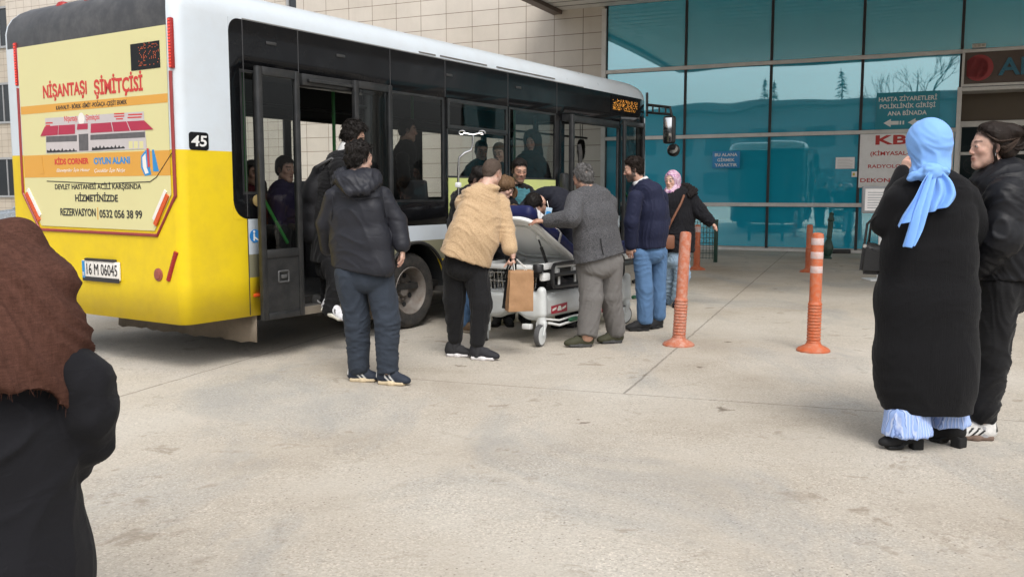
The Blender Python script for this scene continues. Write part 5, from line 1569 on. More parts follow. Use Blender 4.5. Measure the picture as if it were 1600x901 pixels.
def head_cols(V, skin, lips, brow, stubble, sc, hair=None, tab=None, fade=False):
    x, y, z = V[:, 0], V[:, 1], V[:, 2]
    c = np.tile(A_(skin), (len(V), 1))
    ax = np.abs(x)
    def mixin(m, col):
        c[:] = c * (1 - m[:, None]) + A_(col) * m[:, None]
    blush = np.exp(-((ax - .036) ** 2 + (z + .022) ** 2) / .0005) * (y > .03) + np.exp(-(x ** 2 + (z + .028) ** 2) / .00022) * (y > .085) + (ax > .074) * (y < .03) * (z < .03)
    mixin(np.clip(blush, 0, 1) * .35, (skin[0] * 1.03, skin[1] * .72, skin[2] * .68))
    if hair is not None:
        ov = z - np.interp(y, *zip(*tab)) + (vnoise(V * 60, 4) - .5) * .012
        mixin(sstep(-.016, .004, ov) * .85, hair) if not fade else mixin(sstep(-.012, .075, ov) * (.72 + .3 * (vnoise(V * 160, 9) - .5)), hair)
    if stubble > 0:
        m = sstep(-.025, -.055, z) * sstep(.0, .03, y) * sstep(-.135, -.11, z)
        m = np.maximum(m, ((np.abs(z + .044) < .009) & (ax < .03) & (y > .07)) * .9)
        m *= 1 - np.exp(-(ax ** 2 + (z + .06) ** 2 * 3) / .0002) * .9 * (y > .07)
        side = sstep(.052, .06, ax) * sstep(.025, .0, z) * (y > -.01) * (y < .03) * (z > -.075)
        mixin(np.maximum(m, side) * stubble, (.045, .035, .03))
    lip = np.exp(-((z + .06) / .0085) ** 4) * (ax < .023) * (y > .076)
    mixin(lip * .75, lips)
    mixin(((np.abs(z + .0600) < .0018) & (ax < .021) & (y > .076)) * .8, (.09, .03, .03))
    arch = .0275 + .004 * np.cos((ax - .032) / .02)
    mixin(((np.abs(z - arch) < .0052) & (ax > .012) & (ax < .050) & (y > .05)) * .7, brow)
    ey = ((ax - .031) / .0135) ** 2 + ((z - .0045) / .0048) ** 2
    front = y > .071
    mixin((ey < 1) * front * 1.0, (.46, .42, .40))
    mixin(((((ax - .031) / .0058) ** 2 + ((z - .005) / .0055) ** 2) < 1) * front, (.02, .013, .01))
    mixin((np.abs(ey - 1.1) < .2) * (z > .0065) * front * .7, (.04, .025, .02))
    mixin(np.exp(-(((ax - .031) / .02) ** 2 + ((z + .008) / .007) ** 2)) * (y > .06) * .10, (skin[0] * .6, skin[1] * .5, skin[2] * .5))
    return c

def hairline(y, tab):
    ys, zs = zip(*tab); return np.interp(y, ys, zs)
TAB_SHORT = [(-.13, -.075), (-.05, -.072), (-.025, -.05), (-.012, -.022), (.012, -.02), (.022, -.012), (.03, .035), (.05, .06), (.072, .07), (.11, .085)]
TAB_PULL = [(-.13, -.085), (-.05, -.085), (-.02, -.04), (.005, .0), (.03, .04), (.055, .065), (.075, .078), (.11, .09)]
def hair_mesh(tab, th, top=.0, amp=.002, freq=70, buzz=False, extra=None, h=.005, side=.3, grow=.026):
    """hair grows out of the scalp: its thickness fades to nothing at the hairline"""
    s = SDF()
    c, r = A_((0, -.014, .036)), A_((.0745, .0935, .0855))
    def f(P):
        q = P - c
        g = np.linalg.norm(q / r, axis=1); g2 = np.linalg.norm(q / (r * r), axis=1)
        d1 = g * (g - 1) / np.maximum(g2, 1e-9)
        q2 = P - A_((0, -.048, -.02)); r2 = A_((.060, .047, .062))
        e = np.linalg.norm(q2 / r2, axis=1); e2 = np.linalg.norm(q2 / (r2 * r2), axis=1)
        d = smin(d1, e * (e - 1) / np.maximum(e2, 1e-9), .03)
        over = P[:, 2] - hairline(P[:, 1], tab)
        n = vnoise(P * A_((freq, freq, freq * .5)) + vnoise(P * 25, 5)[:, None] * 2, 3) - .5 + .7 * (vnoise(P * freq * .42, 8) - .5)
        n2 = vnoise(P * 75, 11) - .5
        tp = sstep(-.004, grow, over + n2 * .028)
        up_ = sstep(.02, .10, P[:, 2])
        t = -.007 + tp * (.007 + .0015 + th * (side + (1 - side) * up_) + top * up_ + n * amp * 2)
        return d - t
    s.p.append((f, c - r - .03 - top, c + r + .03 + top, 'u', 0))
    if extra: extra(s)
    return s.mesh(h, 1)

# ---- hand template (wrist at the origin, fingers along -z, palm faces +y, thumb on +x)
def make_hand(bend, spread=1.0, thumb_in=.3):
    s = SDF()
    lat = (1, 0, 0)
    s.eseg((0, 0, .03), (0, 0, -.012), lat, .026, .020, .028, .019, .015, 2.2)
    s.eseg((0, 0, -.012), (-.001, .002, -.080), lat, .030, .017, .041, .0145, .02, 2.4)
    xs = (.031, .0105, -.011, -.031); Ls = (.070, .078, .073, .058)
    for x, L, dz in zip(xs, Ls, (0, -.004, -.001, .008)):
        p = A_((x, .002, -.076 + dz)); a = 0; sp = x * spread * .9
        rad = .0092
        for seg, b in zip((.46, .31, .23), bend):
            a += b
            d = A_((sp * 2.2 * math.cos(a), math.sin(a), -math.cos(a))); d /= np.linalg.norm(d)
            q_ = p + d * L * seg
            s.cap(p, q_, rad, rad * .9, .004 if seg < .4 else .006); p = q_; rad *= .88
    p0 = A_((.026, .006, -.022)); p1 = A_((.050, .016 + thumb_in * .02, -.052)); p2 = A_((.052 - thumb_in * .02, .022 + thumb_in * .05, -.080)); p3 = A_((.046 - thumb_in * .035, .026 + thumb_in * .075, -.103))
    s.cap(p0, p1, .0165, .0125, .015); s.cap(p1, p2, .0115, .0102, .006); s.cap(p2, p3, .0102, .008, .005)
    return s.mesh(.0034, 1)
HANDS = {'relax': make_hand((.25, .4, .3)), 'grip': make_hand((1.0, 1.25, .8), .3, .9), 'flat': make_hand((.12, .2, .15), 1.3, .0)}

# ---- shoe templates (toe +y, sole at z=0)
def make_shoe(kind):
    L = .142
    so = SDF(); up = SDF()
    if kind == 'sneaker':
        so.eseg((0, -.085, .014), (0, .0, .014), (1, 0, 0), .040, .018, .043, .018, .02, 3)
        so.eseg((0, .0, .014), (0, .082, .016), (1, 0, 0), .043, .017, .046, .017, .02, 3)
        up.ell((0, .078, .034), (.042, .058, .034)); up.ell((0, .0, .048), (.040, .085, .044), k=.03); up.ell((0, -.078, .052), (.037, .048, .048), k=.03)
        up.cap((0, -.06, .06), (0, -.075, .095), .036, .038, .025); up.cap((0, .0, .07), (0, -.04, .095), .026, .030, .02)
        up.ell((0, .018, .088), (.02, .03, .012), k=.012)
    elif kind == 'boot':
        so.eseg((0, -.085, .012), (0, .082, .012), (1, 0, 0), .042, .016, .047, .015, .02, 3)
        up.ell((0, .078, .04), (.043, .058, .038)); up.ell((0, .0, .055), (.042, .085, .05), k=.03); up.ell((0, -.075, .06), (.04, .05, .055), k=.03)
        up.cap((0, -.055, .06), (0, -.065, .17), .045, .052, .03)
    else:                                                       # heeled ankle boot
        so.eseg((0, .01, .014), (0, .075, .012), (1, 0, 0), .040, .014, .040, .013, .02, 3)
        so.box((0, -.082, .03), (.034, .032, .032), r=.008); so.box((0, -.04, .05), (.034, .06, .01), R=np.array(Matrix.Rotation(-.38, 3, 'X')), r=.006)
        up.ell((0, .07, .038), (.038, .06, .034)); up.ell((0, .0, .068), (.037, .08, .042), k=.03); up.ell((0, -.075, .092), (.036, .046, .05), k=.03)
        up.cap((0, -.055, .09), (0, -.06, .18), .042, .048, .03)
    up.cut((0, 0, .016 if kind != 'heel' else .02), (0, 0, -1))
    return so.mesh(.0055, 1), up.mesh(.005, 1)
SHOES = {k: make_shoe(k) for k in ('sneaker', 'boot', 'heel')}

M_SKIN = attr_mat('skin', .5, .12, .12, 260, .4)
M_SHOE = attr_mat('shoe upper', .7, 0, .25, 350, .3)
M_SOLE = attr_mat('shoe sole', .75, 0, .2, 200, .3)
def hair_mat(name, col, rough=.55, sc=(75, 75, 22)):
    m, nt, b, out = new_mat(name)
    oc = objc(nt)
    mp = nd(nt, 'ShaderNodeMapping', {'Vector': oc, 'Scale': sc})
    n1 = noise(nt, mp.outputs[0], 1.0, 4, .65, 1.2)
    nt.links.new(mixc(nt, n1, tuple(c * .3 for c in col), tuple(c * 2.0 for c in col)), b.inputs['Base Color'])
    b.inputs['Roughness'].default_value = rough
    b.inputs['Specular IOR Level'].default_value = .14
    nt.links.new(bump(nt, n1, .6, .005), b.inputs['Normal'])
    return m
M_HBLACK = hair_mat('black hair', (.012, .010, .009))
M_HDARK = hair_mat('dark brown hair', (.014, .0095, .0075))
M_HBUN = hair_mat('pulled back dark hair', (.0135, .009, .007), .45, (16, 95, 95))
M_HSTR = hair_mat('brown strands', (.034, .022, .016), .4, (16, 95, 95))
M_HBROWN = hair_mat('light brown hair', (.11, .065, .035))
M_HGREY = hair_mat('greying hair', (.085, .082, .08), .6)
M_HBUZZ = hair_mat('cropped brown hair', (.075, .056, .045), .9, (120, 120, 90))
HCOL = {'pulled back dark hair': (.02, .013, .01), 'black hair': (.012, .010, .009), 'dark brown hair': (.022, .015, .011), 'light brown hair': (.11, .065, .035), 'greying hair': (.10, .095, .09), 'cropped brown hair': (.06, .046, .038)}
SKIN_A, SKIN_B, SKIN_C = (.50, .30, .22), (.44, .255, .18), (.56, .36, .28)

def tufts(V, Q, tab, n, L, r, seed, comb, lift=.25, rnd=.6, lim=.008):
    """locks of hair standing on the hair surface, combed along comb(p) and tapering to a point"""
    g = np.random.default_rng(seed)
    N = vnormals(V, Q)
    ok = np.where(V[:, 2] - hairline(V[:, 1], tab) > lim)[0]
    pick = ok[g.integers(0, len(ok), n)]
    vs, fs = [], []
    for i in pick:
        p, nn = V[i], N[i]
        d = unit(comb(p)) + g.normal(0, rnd * .5, 3); d = d - nn * (d @ nn); ld = np.linalg.norm(d)
        if ld < 1e-6: continue
        d /= ld; sd = np.cross(nn, d); l = L * g.uniform(.6, 1.3); rr = r * g.uniform(.7, 1.3)
        bend = g.normal(0, .35) * sd
        P = [p - nn * .004, p + d * l * .45 + nn * (l * lift * .6) + bend * l * .15, p + (d + bend * .5) * l + nn * (l * lift * .35 - .001)]
        b = len(vs)
        for q_, k in zip(P, (1, .85, .12)):
            for a in range(4):
                an = a * math.pi / 2
                vs.append(q_ + (sd * math.cos(an) * 1.3 + nn * math.sin(an) * .8) * rr * k)
        for j in range(2):
            for a in range(4): fs.append([b + j * 4 + a, b + j * 4 + (a + 1) % 4, b + j * 4 + 4 + (a + 1) % 4, b + j * 4 + 4 + a])
    return np.array(vs), np.array(fs)
COMB_BUN = lambda p: (A_((0, -.13, .05)) - p) * 12 if p[1] > -.09 else A_((p[2] - .04, 0, -p[0])) * 12
COMB_BACK = lambda p: A_((p[0] * 2, -.6, -.9 if p[1] < -.02 else -.1))
COMB_FWD = lambda p: A_((p[0] * 3, .35 if p[2] > .06 else -.1, -.8 if p[2] < .08 else -.05))
def join_meshes(*parts):
    n = 0; Vs, Qs = [], []
    for V, Q in parts: Vs.append(V); Qs.append(np.asarray(Q) + n); n += len(V)
    return np.concatenate(Vs), np.concatenate(Qs)

class Fig:
    def __init__(s, D, root, label, lat=(1, 0, 0), group=None, height=0.0):
        s.D = D; s.m = D / F_PX
        g = A_(at(root[0], root[1], D)); g[2] = height
        s.o = g
        s.root = thing('person', label, 'person', g, 0, group)
        s.lat = unit(lat); s.body = []; s.core = SDF(); s.has_core = False
        s.skin = SKIN_A
    def J(s, u, v, dd=0.0): return at(u, v, s.D + dd)
    def garment(s, name, mat, tor=(), limbs=(), blobs=(), cuts=(), h=.009, fold=.006, fs=(7, 7, 13), joints=(), k=.03, lk=.012, core=.78, seed=1, it=1, lat=None, extra=None, p=2.4, parent=None):
        S = SDF(); lat = s.lat if lat is None else unit(lat)
        m = s.m
        for ch in tor:
            for a, b in zip(ch[:-1], ch[1:]):
                c0, c1 = s.J(*a[:3]), s.J(*b[:3])
                S.eseg(c0, c1, lat, a[3] * m, a[4] * m, b[3] * m, b[4] * m, k, p)
                if core:
                    s.core.eseg(c0, c1, lat, a[3] * m * core - .012, a[4] * m * core - .012, b[3] * m * core - .012, b[4] * m * core - .012, .02); s.has_core = True
        for ch in limbs:
            for i, (a, b) in enumerate(zip(ch[:-1], ch[1:])):
                c0, c1 = s.J(*a[:3]), s.J(*b[:3])
                S.cap(c0, c1, a[3] * m, b[3] * m, lk if i == 0 else .02)
                if core:
                    s.core.cap(c0, c1, max(a[3] * m * .66, .02), max(b[3] * m * .66, .02), .02); s.has_core = True
        for c, r in blobs: S.ell(s.J(*c), A_(r) * m, k=.02)
        if extra: extra(S, s)
        for pt, n in cuts: S.cut(s.J(*pt), n, .004)
        V, Q = S.mesh(h, it)
        if fold:
            N = vnormals(V, Q)
            w = np.stack([vnoise(V * 4 + 11, seed), vnoise(V * 4 + 37, seed + 1), vnoise(V * 4 + 71, seed + 2)], 1)
            Vs = V.copy(); Vs[:, 2] += .45 * (vnoise(V * 2.2, seed + 9) - .5) + .5 * (V[:, 0] + V[:, 1]) * (vnoise(V * 1.7, seed + 8) - .5)
            Pq = Vs * A_(fs) + w * 1.3
            n1 = 1 - np.abs(2 * vnoise(Pq, seed + 3) - 1); n2 = 1 - np.abs(2 * vnoise(Pq * 1.7 + 5, seed + 4) - 1)
            d = fold * (1.9 * (n1 ** 4 - .2) + 1.0 * (n2 ** 4 - .2) + .8 * (vnoise(V * 7, seed + 5) - .5))
            for jp, ax, sg, amp, fr in joints:
                c = s.J(*jp); q = V - c
                pz = fr * (q @ unit(ax)) + 9 * vnoise(V * 6, seed + 6)
                d = d + .55 * amp * np.exp(-(q ** 2).sum(1) / (sg * sg)) * (np.abs(np.sin(pz * .5)) ** .6 - .6) * (.4 + 1.2 * vnoise(V * 11, seed + 7))
            V = V + N * d[:, None]
        return np_obj(name, V - s.o, Q, mat, parent or s.root)
    def head(s, u, v, dd=0, fwd=(0, -1, 0), up=(0, 0, 1), sc=1.0, fem=False, stubble=0.0, hair='short', hmat=None, lips=None, neck=None, brow=(.02, .015, .012), dz=0.0, th=.012, tab=None, locks=None, fade=False, strands=0, **kw):
        c = s.J(u, v, dd); s.hc = c
        y = unit(fwd); x = unit(np.cross(y, A_(up))); z = np.cross(x, y)
        R = np.stack([x, y, z], 1); s.hR = R; s.hs = sc
        V, Q = HEADS[fem]
        lips = lips or (s.skin[0] * .72, s.skin[1] * .45, s.skin[2] * .45)
        s.body.append((c + (V * sc) @ R.T, Q, head_cols(V, s.skin, lips, brow, stubble, sc, None if (hair is None or hmat is None) else HCOL.get(hmat.name), tab or (TAB_PULL if hair == 'pull' else TAB_SHORT), fade)))
        if neck is not None:
            s.core.cap(c + R @ A_((0, -.022, -.07)) * sc, s.J(*neck), .050 * sc, .058 * sc, .02); s.has_core = True
        hm = None
        if hair == 'short': hm = hair_mesh([(a, b + .045) for a, b in TAB_SHORT] if fade else (tab or TAB_SHORT), th, **kw)
        elif hair == 'pull': hm = hair_mesh(tab or TAB_PULL, th, **kw)
        if hm is not None and locks:
            n_, L__, r__, comb_, lf_, rd_ = (*locks, .25, .6)[:6] if len(locks) == 4 else locks
            hm = join_meshes(hm, tufts(hm[0], hm[1], tab or (TAB_PULL if hair == 'pull' else TAB_SHORT), n_, L__, r__, int(u), comb_, lf_, rd_))
        if hm is not None:
            if strands:                                   # long strands combed back over the surface
                g = np.random.default_rng(5); Vh, Qh = hm; Nh = vnormals(Vh, Qh); tb = tab or TAB_PULL
                ov = Vh[:, 2] - hairline(Vh[:, 1], tb)
                st_ = np.where((ov > -.004) & (ov < .03) & (Vh[:, 1] > -.03))[0]
                q = MB()
                for i in st_[g.integers(0, len(st_), strands)]:
                    P_, pts = Vh[i].copy(), []
                    for k in range(11):
                        j = np.argmin(((Vh - P_) ** 2).sum(1)); pts.append(tuple(Vh[j] * .35 + P_ * .65 + Nh[j] * (.0015 + .002 * g.random())))
                        d = A_((0, -.13, .045)) - P_; d = d - Nh[j] * (d @ Nh[j])
                        if np.linalg.norm(d) < .02: break
                        P_ = P_ + unit(d) * .017
                    if len(pts) > 3: q.tube(pts, [.0006] + [.0022] * (len(pts) - 2) + [.0006], 4)
                np_obj('hair_strands', c + (A_(q.v) * sc) @ R.T - s.o, np.array([f for f in q.f if len(f) == 4]), M_HSTR, s.root)
            np_obj('hair', c + (hm[0] * sc) @ R.T - s.o, hm[1], hmat, s.root)
    def loc(s, p): return s.hc + s.hR @ A_(p) * s.hs
    def hand(s, u, v, dd, dirn, palm, thumb, kind='relax', sc=1.0):
        """dirn: along the fingers; palm: out of the palm; thumb: +1 / -1 picks the mirrored hand"""
        z = -unit(dirn); y = A_(palm) - z * (A_(palm) @ z); y = unit(y); x = np.cross(y, z) * thumb
        V, Q = HANDS[kind]; P = s.J(u, v, dd) + sc * (np.outer(V[:, 0], x) + np.outer(V[:, 1], y) + np.outer(V[:, 2], z))
        if thumb < 0: Q = Q[:, ::-1]
        c = np.tile(A_(s.skin), (len(V), 1))
        kn = sstep(-.05, -.11, V[:, 2]); c = c * (1 - .25 * kn[:, None]) + .25 * kn[:, None] * A_((s.skin[0] * 1.05, s.skin[1] * .75, s.skin[2] * .72))
        s.body.append((P, Q, c))
    def forearm(s, pts):
        for a, b in zip(pts[:-1], pts[1:]): s.core.cap(s.J(*a[:3]), s.J(*b[:3]), a[3], b[3], .02); s.has_core = True
    def shoe(s, u, v, toe, kind='sneaker', up=(.02, .02, .025), sole=(.6, .58, .55), stripes=None, z=0.0, pitch=0.0, sc=1.0, dd=None, stitch=None, wsc=1.0, pos=None):
        p = (pos if pos is not None else gnd(u, v)) if dd is None else s.J(u, v, dd)
        if dd is None and pos is None: p = A_(p); p[2] = z
        ty = unit((toe[0], toe[1], 0)); R = np.stack([np.cross(ty, (0, 0, 1)), ty, (0, 0, 1)], 1)
        Rp = np.array(Matrix.Rotation(pitch, 3, 'X')); R = R @ Rp
        (SV, SQ), (UV, UQ) = SHOES[kind]
        sca = A_((wsc, 1, 1)) * sc
        UC = np.tile(A_(up), (len(UV), 1))
        if stripes is not None:
            col, n_ = stripes
            f = UV[:, 1] * .75 + UV[:, 2] * .66 - .005
            inz = (UV[:, 1] > -.045) & (UV[:, 1] < .045) & (np.abs(UV[:, 0]) > .018) & (UV[:, 2] < .074) & (UV[:, 2] > .018)
            band = (np.mod(f, .026) < .011) & inz & (f > -.0) & (f < .026 * n_)
            UC[band] = col
            UC[(UV[:, 1] < -.108) & (UV[:, 2] > .05)] = col
        if stitch is not None:
            UC[(np.abs(UV[:, 0]) < .012) & (UV[:, 1] > -.01) & (UV[:, 1] < .055) & (UV[:, 2] > .05)] = stitch
        o = np_obj('shoe', p + (UV * sca) @ R.T - s.o, UQ, M_SHOE, s.root, UC)
        SC = np.tile(A_(sole), (len(SV), 1))
        np_obj('sole', p + (SV * sca) @ R.T - s.o, SQ, M_SOLE, o, SC)
    def step(s, u, v, dd, toe, fwd=.05, **kw):
        """a shoe under the ankle seen at (u, v, dd)"""
        a = s.J(u, v, dd); ty = unit((toe[0], toe[1], 0))
        kw.setdefault('z', 0.0)
        s.shoe(0, 0, toe, pos=A_((a[0], a[1], kw.pop('z'))) + ty * fwd, **kw)
    def finish(s, h=.011):
        parts = list(s.body)
        if s.has_core:
            V, Q = s.core.mesh(h, 2); parts.append((V, Q, np.tile(A_(s.skin), (len(V), 1))))
        n = 0; Vs, Qs, Cs = [], [], []
        for V, Q, C in parts:
            Vs.append(V); Qs.append(np.asarray(Q) + n); Cs.append(C); n += len(V)
        if Vs: np_obj('body', np.concatenate(Vs) - s.o, np.concatenate(Qs), M_SKIN, s.root, np.concatenate(Cs))
        return s.root

F_NYLON = fabric('dark slate parka', (.019, .020, .026), .5, .15, 600, .1, (10, 10, 18), .18, .0)
F_JEANDARK = fabric('dark blue-grey denim', (.028, .036, .050), .85, .3, 420, .35, (9, 9, 15), .22)
F_BLACKWOOL = fabric('black wool', (.006, .006, .007), .95, .2, 500, .25, sheen=.1)
F_BLACKCOT = fabric('black cotton', (.0065, .0065, .0075), .85, .2, 500, .2, (10, 10, 20), .22, sheen=.08)
F_SHERPA = fabric('beige sherpa fleece', (.50, .355, .215), .95, .10, 130, .9, (16, 16, 16), .3, .2, spots=(.40, .27, .15), spot_scale=110)
F_TWEED = fabric('grey tweed', (.105, .105, .11), .9, .15, 300, .5, (8, 8, 14), .2, .05, spots=(.028, .028, .032), spot_scale=150)
F_GREYDENIM = fabric('grey trousers', (.155, .148, .142), .85, .16, 420, .25, (10, 10, 18), .22)
F_NAVY = fabric('navy jacket', (.011, .014, .038), .75, .12, 500, .15, (6, 6, 6), .08)
F_JEANBLUE = fabric('mid blue denim', (.085, .165, .30), .85, .35, 420, .35, (8, 8, 14), .22)
F_JEANLIGHT = fabric('light blue denim', (.24, .33, .43), .85, .25, 420, .3, (9, 9, 15), .22)
F_TEAL = fabric('teal tee', (.045, .14, .165), .85, .1)
F_MEDIC = fabric('navy black uniform', (.010, .011, .018), .8, .15)
F_WHITECOL = fabric('white shirt', (.62, .62, .62), .85, .05)
F_KNIT = fabric('black ribbed knit', (.0045, .0045, .0055), .95, .2, 300, .4, (120, 120, 2), .25, .05)
F_BLUESCARF = fabric('sky blue chiffon', (.20, .40, .80), .7, .08, 500, .10, (7, 7, 5), .12, .1)
F_PUFF = fabric('black puffer nylon', (.009, .0095, .012), .5, .15, 500, .1, (8, 8, 12), .12, 0)
F_BROWNSHAWL = fabric('brown crinkled shawl', (.075, .034, .024), .92, .25, 260, .6, (45, 45, 12), .3, .1, md=.010)
F_BLACKCOAT = fabric('black coat', (.0075, .0075, .0098), .9, .15, 500, .2)
def crinkle(name, col):
    """thin crinkled weave: fine cross wrinkles over soft lengthwise ones"""
    m, nt, b, out = new_mat(name)
    oc = objc(nt)
    m1 = nd(nt, 'ShaderNodeMapping', {'Vector': oc, 'Scale': (34, 34, 190), 'Rotation': (.15, .25, 0)})
    m2 = nd(nt, 'ShaderNodeMapping', {'Vector': oc, 'Scale': (120, 120, 14), 'Rotation': (.1, .3, 0)})
    n1 = noise(nt, m1.outputs[0], 1.0, 3, .6, 1.2); n2 = noise(nt, m2.outputs[0], 1.0, 3, .55, .8)
    h = mth(nt, 'ADD', mth(nt, 'MULTIPLY', n1, .7), mth(nt, 'MULTIPLY', n2, .5))
    c = mixc(nt, ramp(nt, h, [(.42, 0.0), (.78, 1.0)]), tuple(x * .74 for x in col), tuple(x * 1.25 for x in col))
    c = mixc(nt, 1.0, c, ramp(nt, noise(nt, oc, 420, 2), [(.3, .85), (.7, 1.12)]), 'MULTIPLY')
    nt.links.new(c, b.inputs['Base Color'])
    b.inputs['Roughness'].default_value = .95
    b.inputs['Specular IOR Level'].default_value = .1
    nt.links.new(bump(nt, h, .35, .004), b.inputs['Normal'])
    return m
F_BROWNSHAWL = crinkle('brown crinkled shawl', (.080, .037, .027))
def floral():
    m, nt, b, out = new_mat('pink patterned scarf')
    oc = objc(nt)
    n1 = noise(nt, oc, 22, 3, .6, 1.5)
    c = ramp(nt, n1, [(.3, (.12, .05, .16)), (.42, (.45, .22, .36)), (.52, (.62, .50, .58)), (.62, (.36, .10, .20)), (.75, (.60, .42, .50))])
    nt.links.new(c, b.inputs['Base Color']); b.inputs['Roughness'].default_value = .6
    nt.links.new(bump(nt, noise(nt, oc, 14, 2), .4, .02), b.inputs['Normal'])
    return m
def striped():
    m, nt, b, out = new_mat('blue striped crinkle cloth')
    oc = objc(nt)
    s_ = nd(nt, 'ShaderNodeSeparateXYZ', {0: oc})
    a = mth(nt, 'ADD', mth(nt, 'MULTIPLY', s_.outputs[0], 1.0), mth(nt, 'MULTIPLY', s_.outputs[1], .8))
    a = mth(nt, 'ADD', a, mth(nt, 'MULTIPLY', noise(nt, oc, 14, 2), .02))
    f = mth(nt, 'FRACT', mth(nt, 'MULTIPLY', a, 62.0))
    c = ramp(nt, f, [(.0, (.29, .42, .78)), (.45, (.34, .48, .82)), (.55, (.10, .17, .42)), (.66, (.36, .48, .80)), (.8, (.60, .68, .88)), (1.0, (.29, .42, .78))])
    nt.links.new(c, b.inputs['Base Color']); b.inputs['Roughness'].default_value = .85
    nt.links.new(bump(nt, f, .4, .004), b.inputs['Normal'])
    return m
F_FLORAL, F_STRIPE = floral(), striped()

# ------------------------------------------------------------------ 1. man in the dark parka, back to the viewer
p = Fig(6.60, (590, 596), 'man in dark hooded parka and jeans seen from behind beside the bus door', lat=(.9, -.43, 0))
p.skin = SKIN_C
p.head(562, 249, .03, fwd=(.72, .68, -.08), sc=.97, hmat=M_HBLACK, th=.009, top=.012, amp=.011, freq=55, side=.7, locks=(420, .034, .0042, COMB_FWD), neck=(558, 285, .0))
p.garment('jacket', F_NYLON,
    tor=[[(557, 288, .0, 29, 14), (556, 303, .0, 44, 21), (557, 335, .0, 47, 25), (562, 375, .0, 50, 27), (567, 418, .0, 55, 29)]],
    limbs=[[(522, 308, .02, 14.5), (509, 350, .10, 14), (512, 388, .24, 12)], [(597, 307, .0, 15.5), (620, 346, .02, 15), (628, 382, -.02, 13)]],
    cuts=[((566, 424, 0), (-.16, 0, -1))], fold=.0028, fs=(5, 5, 7), seed=3, lk=.006,
    joints=[((622, 346, .02), (.25, 0, 1), .13, .011, 75), ((507, 352, .1), (-.2, 0, 1), .12, .010, 75)])
p.garment('hood', F_NYLON, blobs=[((549, 282, -.10), (26, 18, 15)), ((572, 279, -.05), (25, 20, 17)), ((560, 289, -.13), (29, 14, 15)), ((540, 277, .02), (20, 15, 16))], fold=.005, fs=(10, 10, 18), seed=6, core=0,
    limbs=[[(530, 284, -.03, 6), (546, 299, -.17, 7), (572, 297, -.18, 7), (592, 284, -.08, 6)]])
q = MB(); q.tube([tuple(p.J(*w) - p.o) for w in ((530, 306, -.105), (545, 309, -.155), (560, 311, -.165), (580, 309, -.155), (595, 307, -.12))], .003, 5)
for sx in (0, 1): q.tube([tuple(p.J(*w) - p.o) for w in (((598, 300, -.10), (600, 318, -.105), (602, 340, -.09)), ((519, 303, -.075), (520, 320, -.08), (518, 345, -.03)))[sx]], .003, 5)
q.build('yoke_seam', F_NYLON, p.root, 180)
p.garment('trousers', F_JEANDARK,
    tor=[[(568, 410, .02, 46, 26), (569, 432, .02, 43, 26)]],
    limbs=[[(547, 428, .02, 23.5), (558, 500, .05, 20), (561, 572, .07, 16.5)], [(592, 428, .02, 24), (605, 500, -.02, 20), (606, 578, -.04, 16.5)]],
    cuts=[((580, 583, 0), (0.12, 0, -1))], fold=.0042, fs=(9, 9, 9), seed=5, lk=.004,
    joints=[])
p.hand(629, 386, -.02, (.02, .02, -1), (-1, .1, 0), 1, 'relax', 1.0)
p.step(558, 588, .07, (1, -.12), up=(.02, .026, .04), sole=(.55, .45, .30), stripes=((.6, .6, .58), 2), sc=1.0)
p.step(604, 594, -.04, (.96, -.3), up=(.02, .026, .04), sole=(.55, .45, .30), stripes=((.6, .6, .58), 2), sc=1.05)
p.finish()

# ------------------------------------------------------------------ 2. man with backpack stepping off the bus
p = Fig(8.15, (522, 500), 'man in black coat with backpack stepping down from the rear bus door', lat=(-.35, .94, 0), height=.36)
p.skin = SKIN_A
p.head(553, 213, .0, fwd=(.93, .30, -.35), up=(.25, 0, 1), sc=.98, hmat=M_HBLACK, th=.014, top=.012, amp=.009, freq=48, side=.9, locks=(420, .04, .0048, COMB_FWD), neck=(538, 243, 0))
p.garment('coat', F_BLACKWOOL,
    tor=[[(541, 243, 0, 16, 13), (533, 258, 0, 33, 22), (521, 290, 0, 37, 27), (513, 330, 0, 34, 26), (512, 368, 0, 34, 27), (516, 402, 0, 35, 29)]],
    limbs=[[(531, 263, -.22, 16), (538, 318, -.24, 14), (556, 358, -.22, 11)], [(537, 263, .22, 16), (552, 310, .24, 14), (585, 330, .2, 11)]],
    cuts=[((516, 408, 0), (0, 0, -1))], fold=.005, seed=11)
p.garment('collar', F_WHITECOL, tor=[[(537.5, 240, 0, 12, 11.5), (541, 231, 0, 12, 11)]], core=0, fold=0, h=.007)
p.garment('trousers', F_BLACKCOT, tor=[[(516, 395, 0, 26, 22), (516, 415, 0, 26, 22)]],
    limbs=[[(514, 412, .12, 17), (517, 440, .12, 15), (513, 468, .12, 12.5)], [(520, 412, -.12, 18), (528, 442, -.16, 15), (516, 482, -.19, 12)]], fold=.005, seed=12)
p.shoe(508, 478, (1, .0), dd=.12, up=(.05, .05, .05), sole=(.5, .5, .48), stripes=((.55, .55, .55), 3), pitch=.25)
p.shoe(519, 493, (.8, -.35), dd=-.20, up=(.66, .66, .68), sole=(.60, .58, .50), stripes=((.03, .03, .03), 3), pitch=-.42, sc=1.1)
p.finish()
bpk = thing('backpack', 'black backpack on the back of the man leaving the bus', 'backpack', p.J(494, 315) * A_((1, 1, 0)) + A_((0, 0, 1.0)))
o_ = A_(bpk.location)
S = SDF()
S.eseg(p.J(500, 272), p.J(493, 300), (-.35, .94, 0), .13, .07, .16, .11, .03, 2.8); S.eseg(p.J(493, 300), p.J(493, 362), (-.35, .94, 0), .16, .11, .165, .12, .03, 2.8)
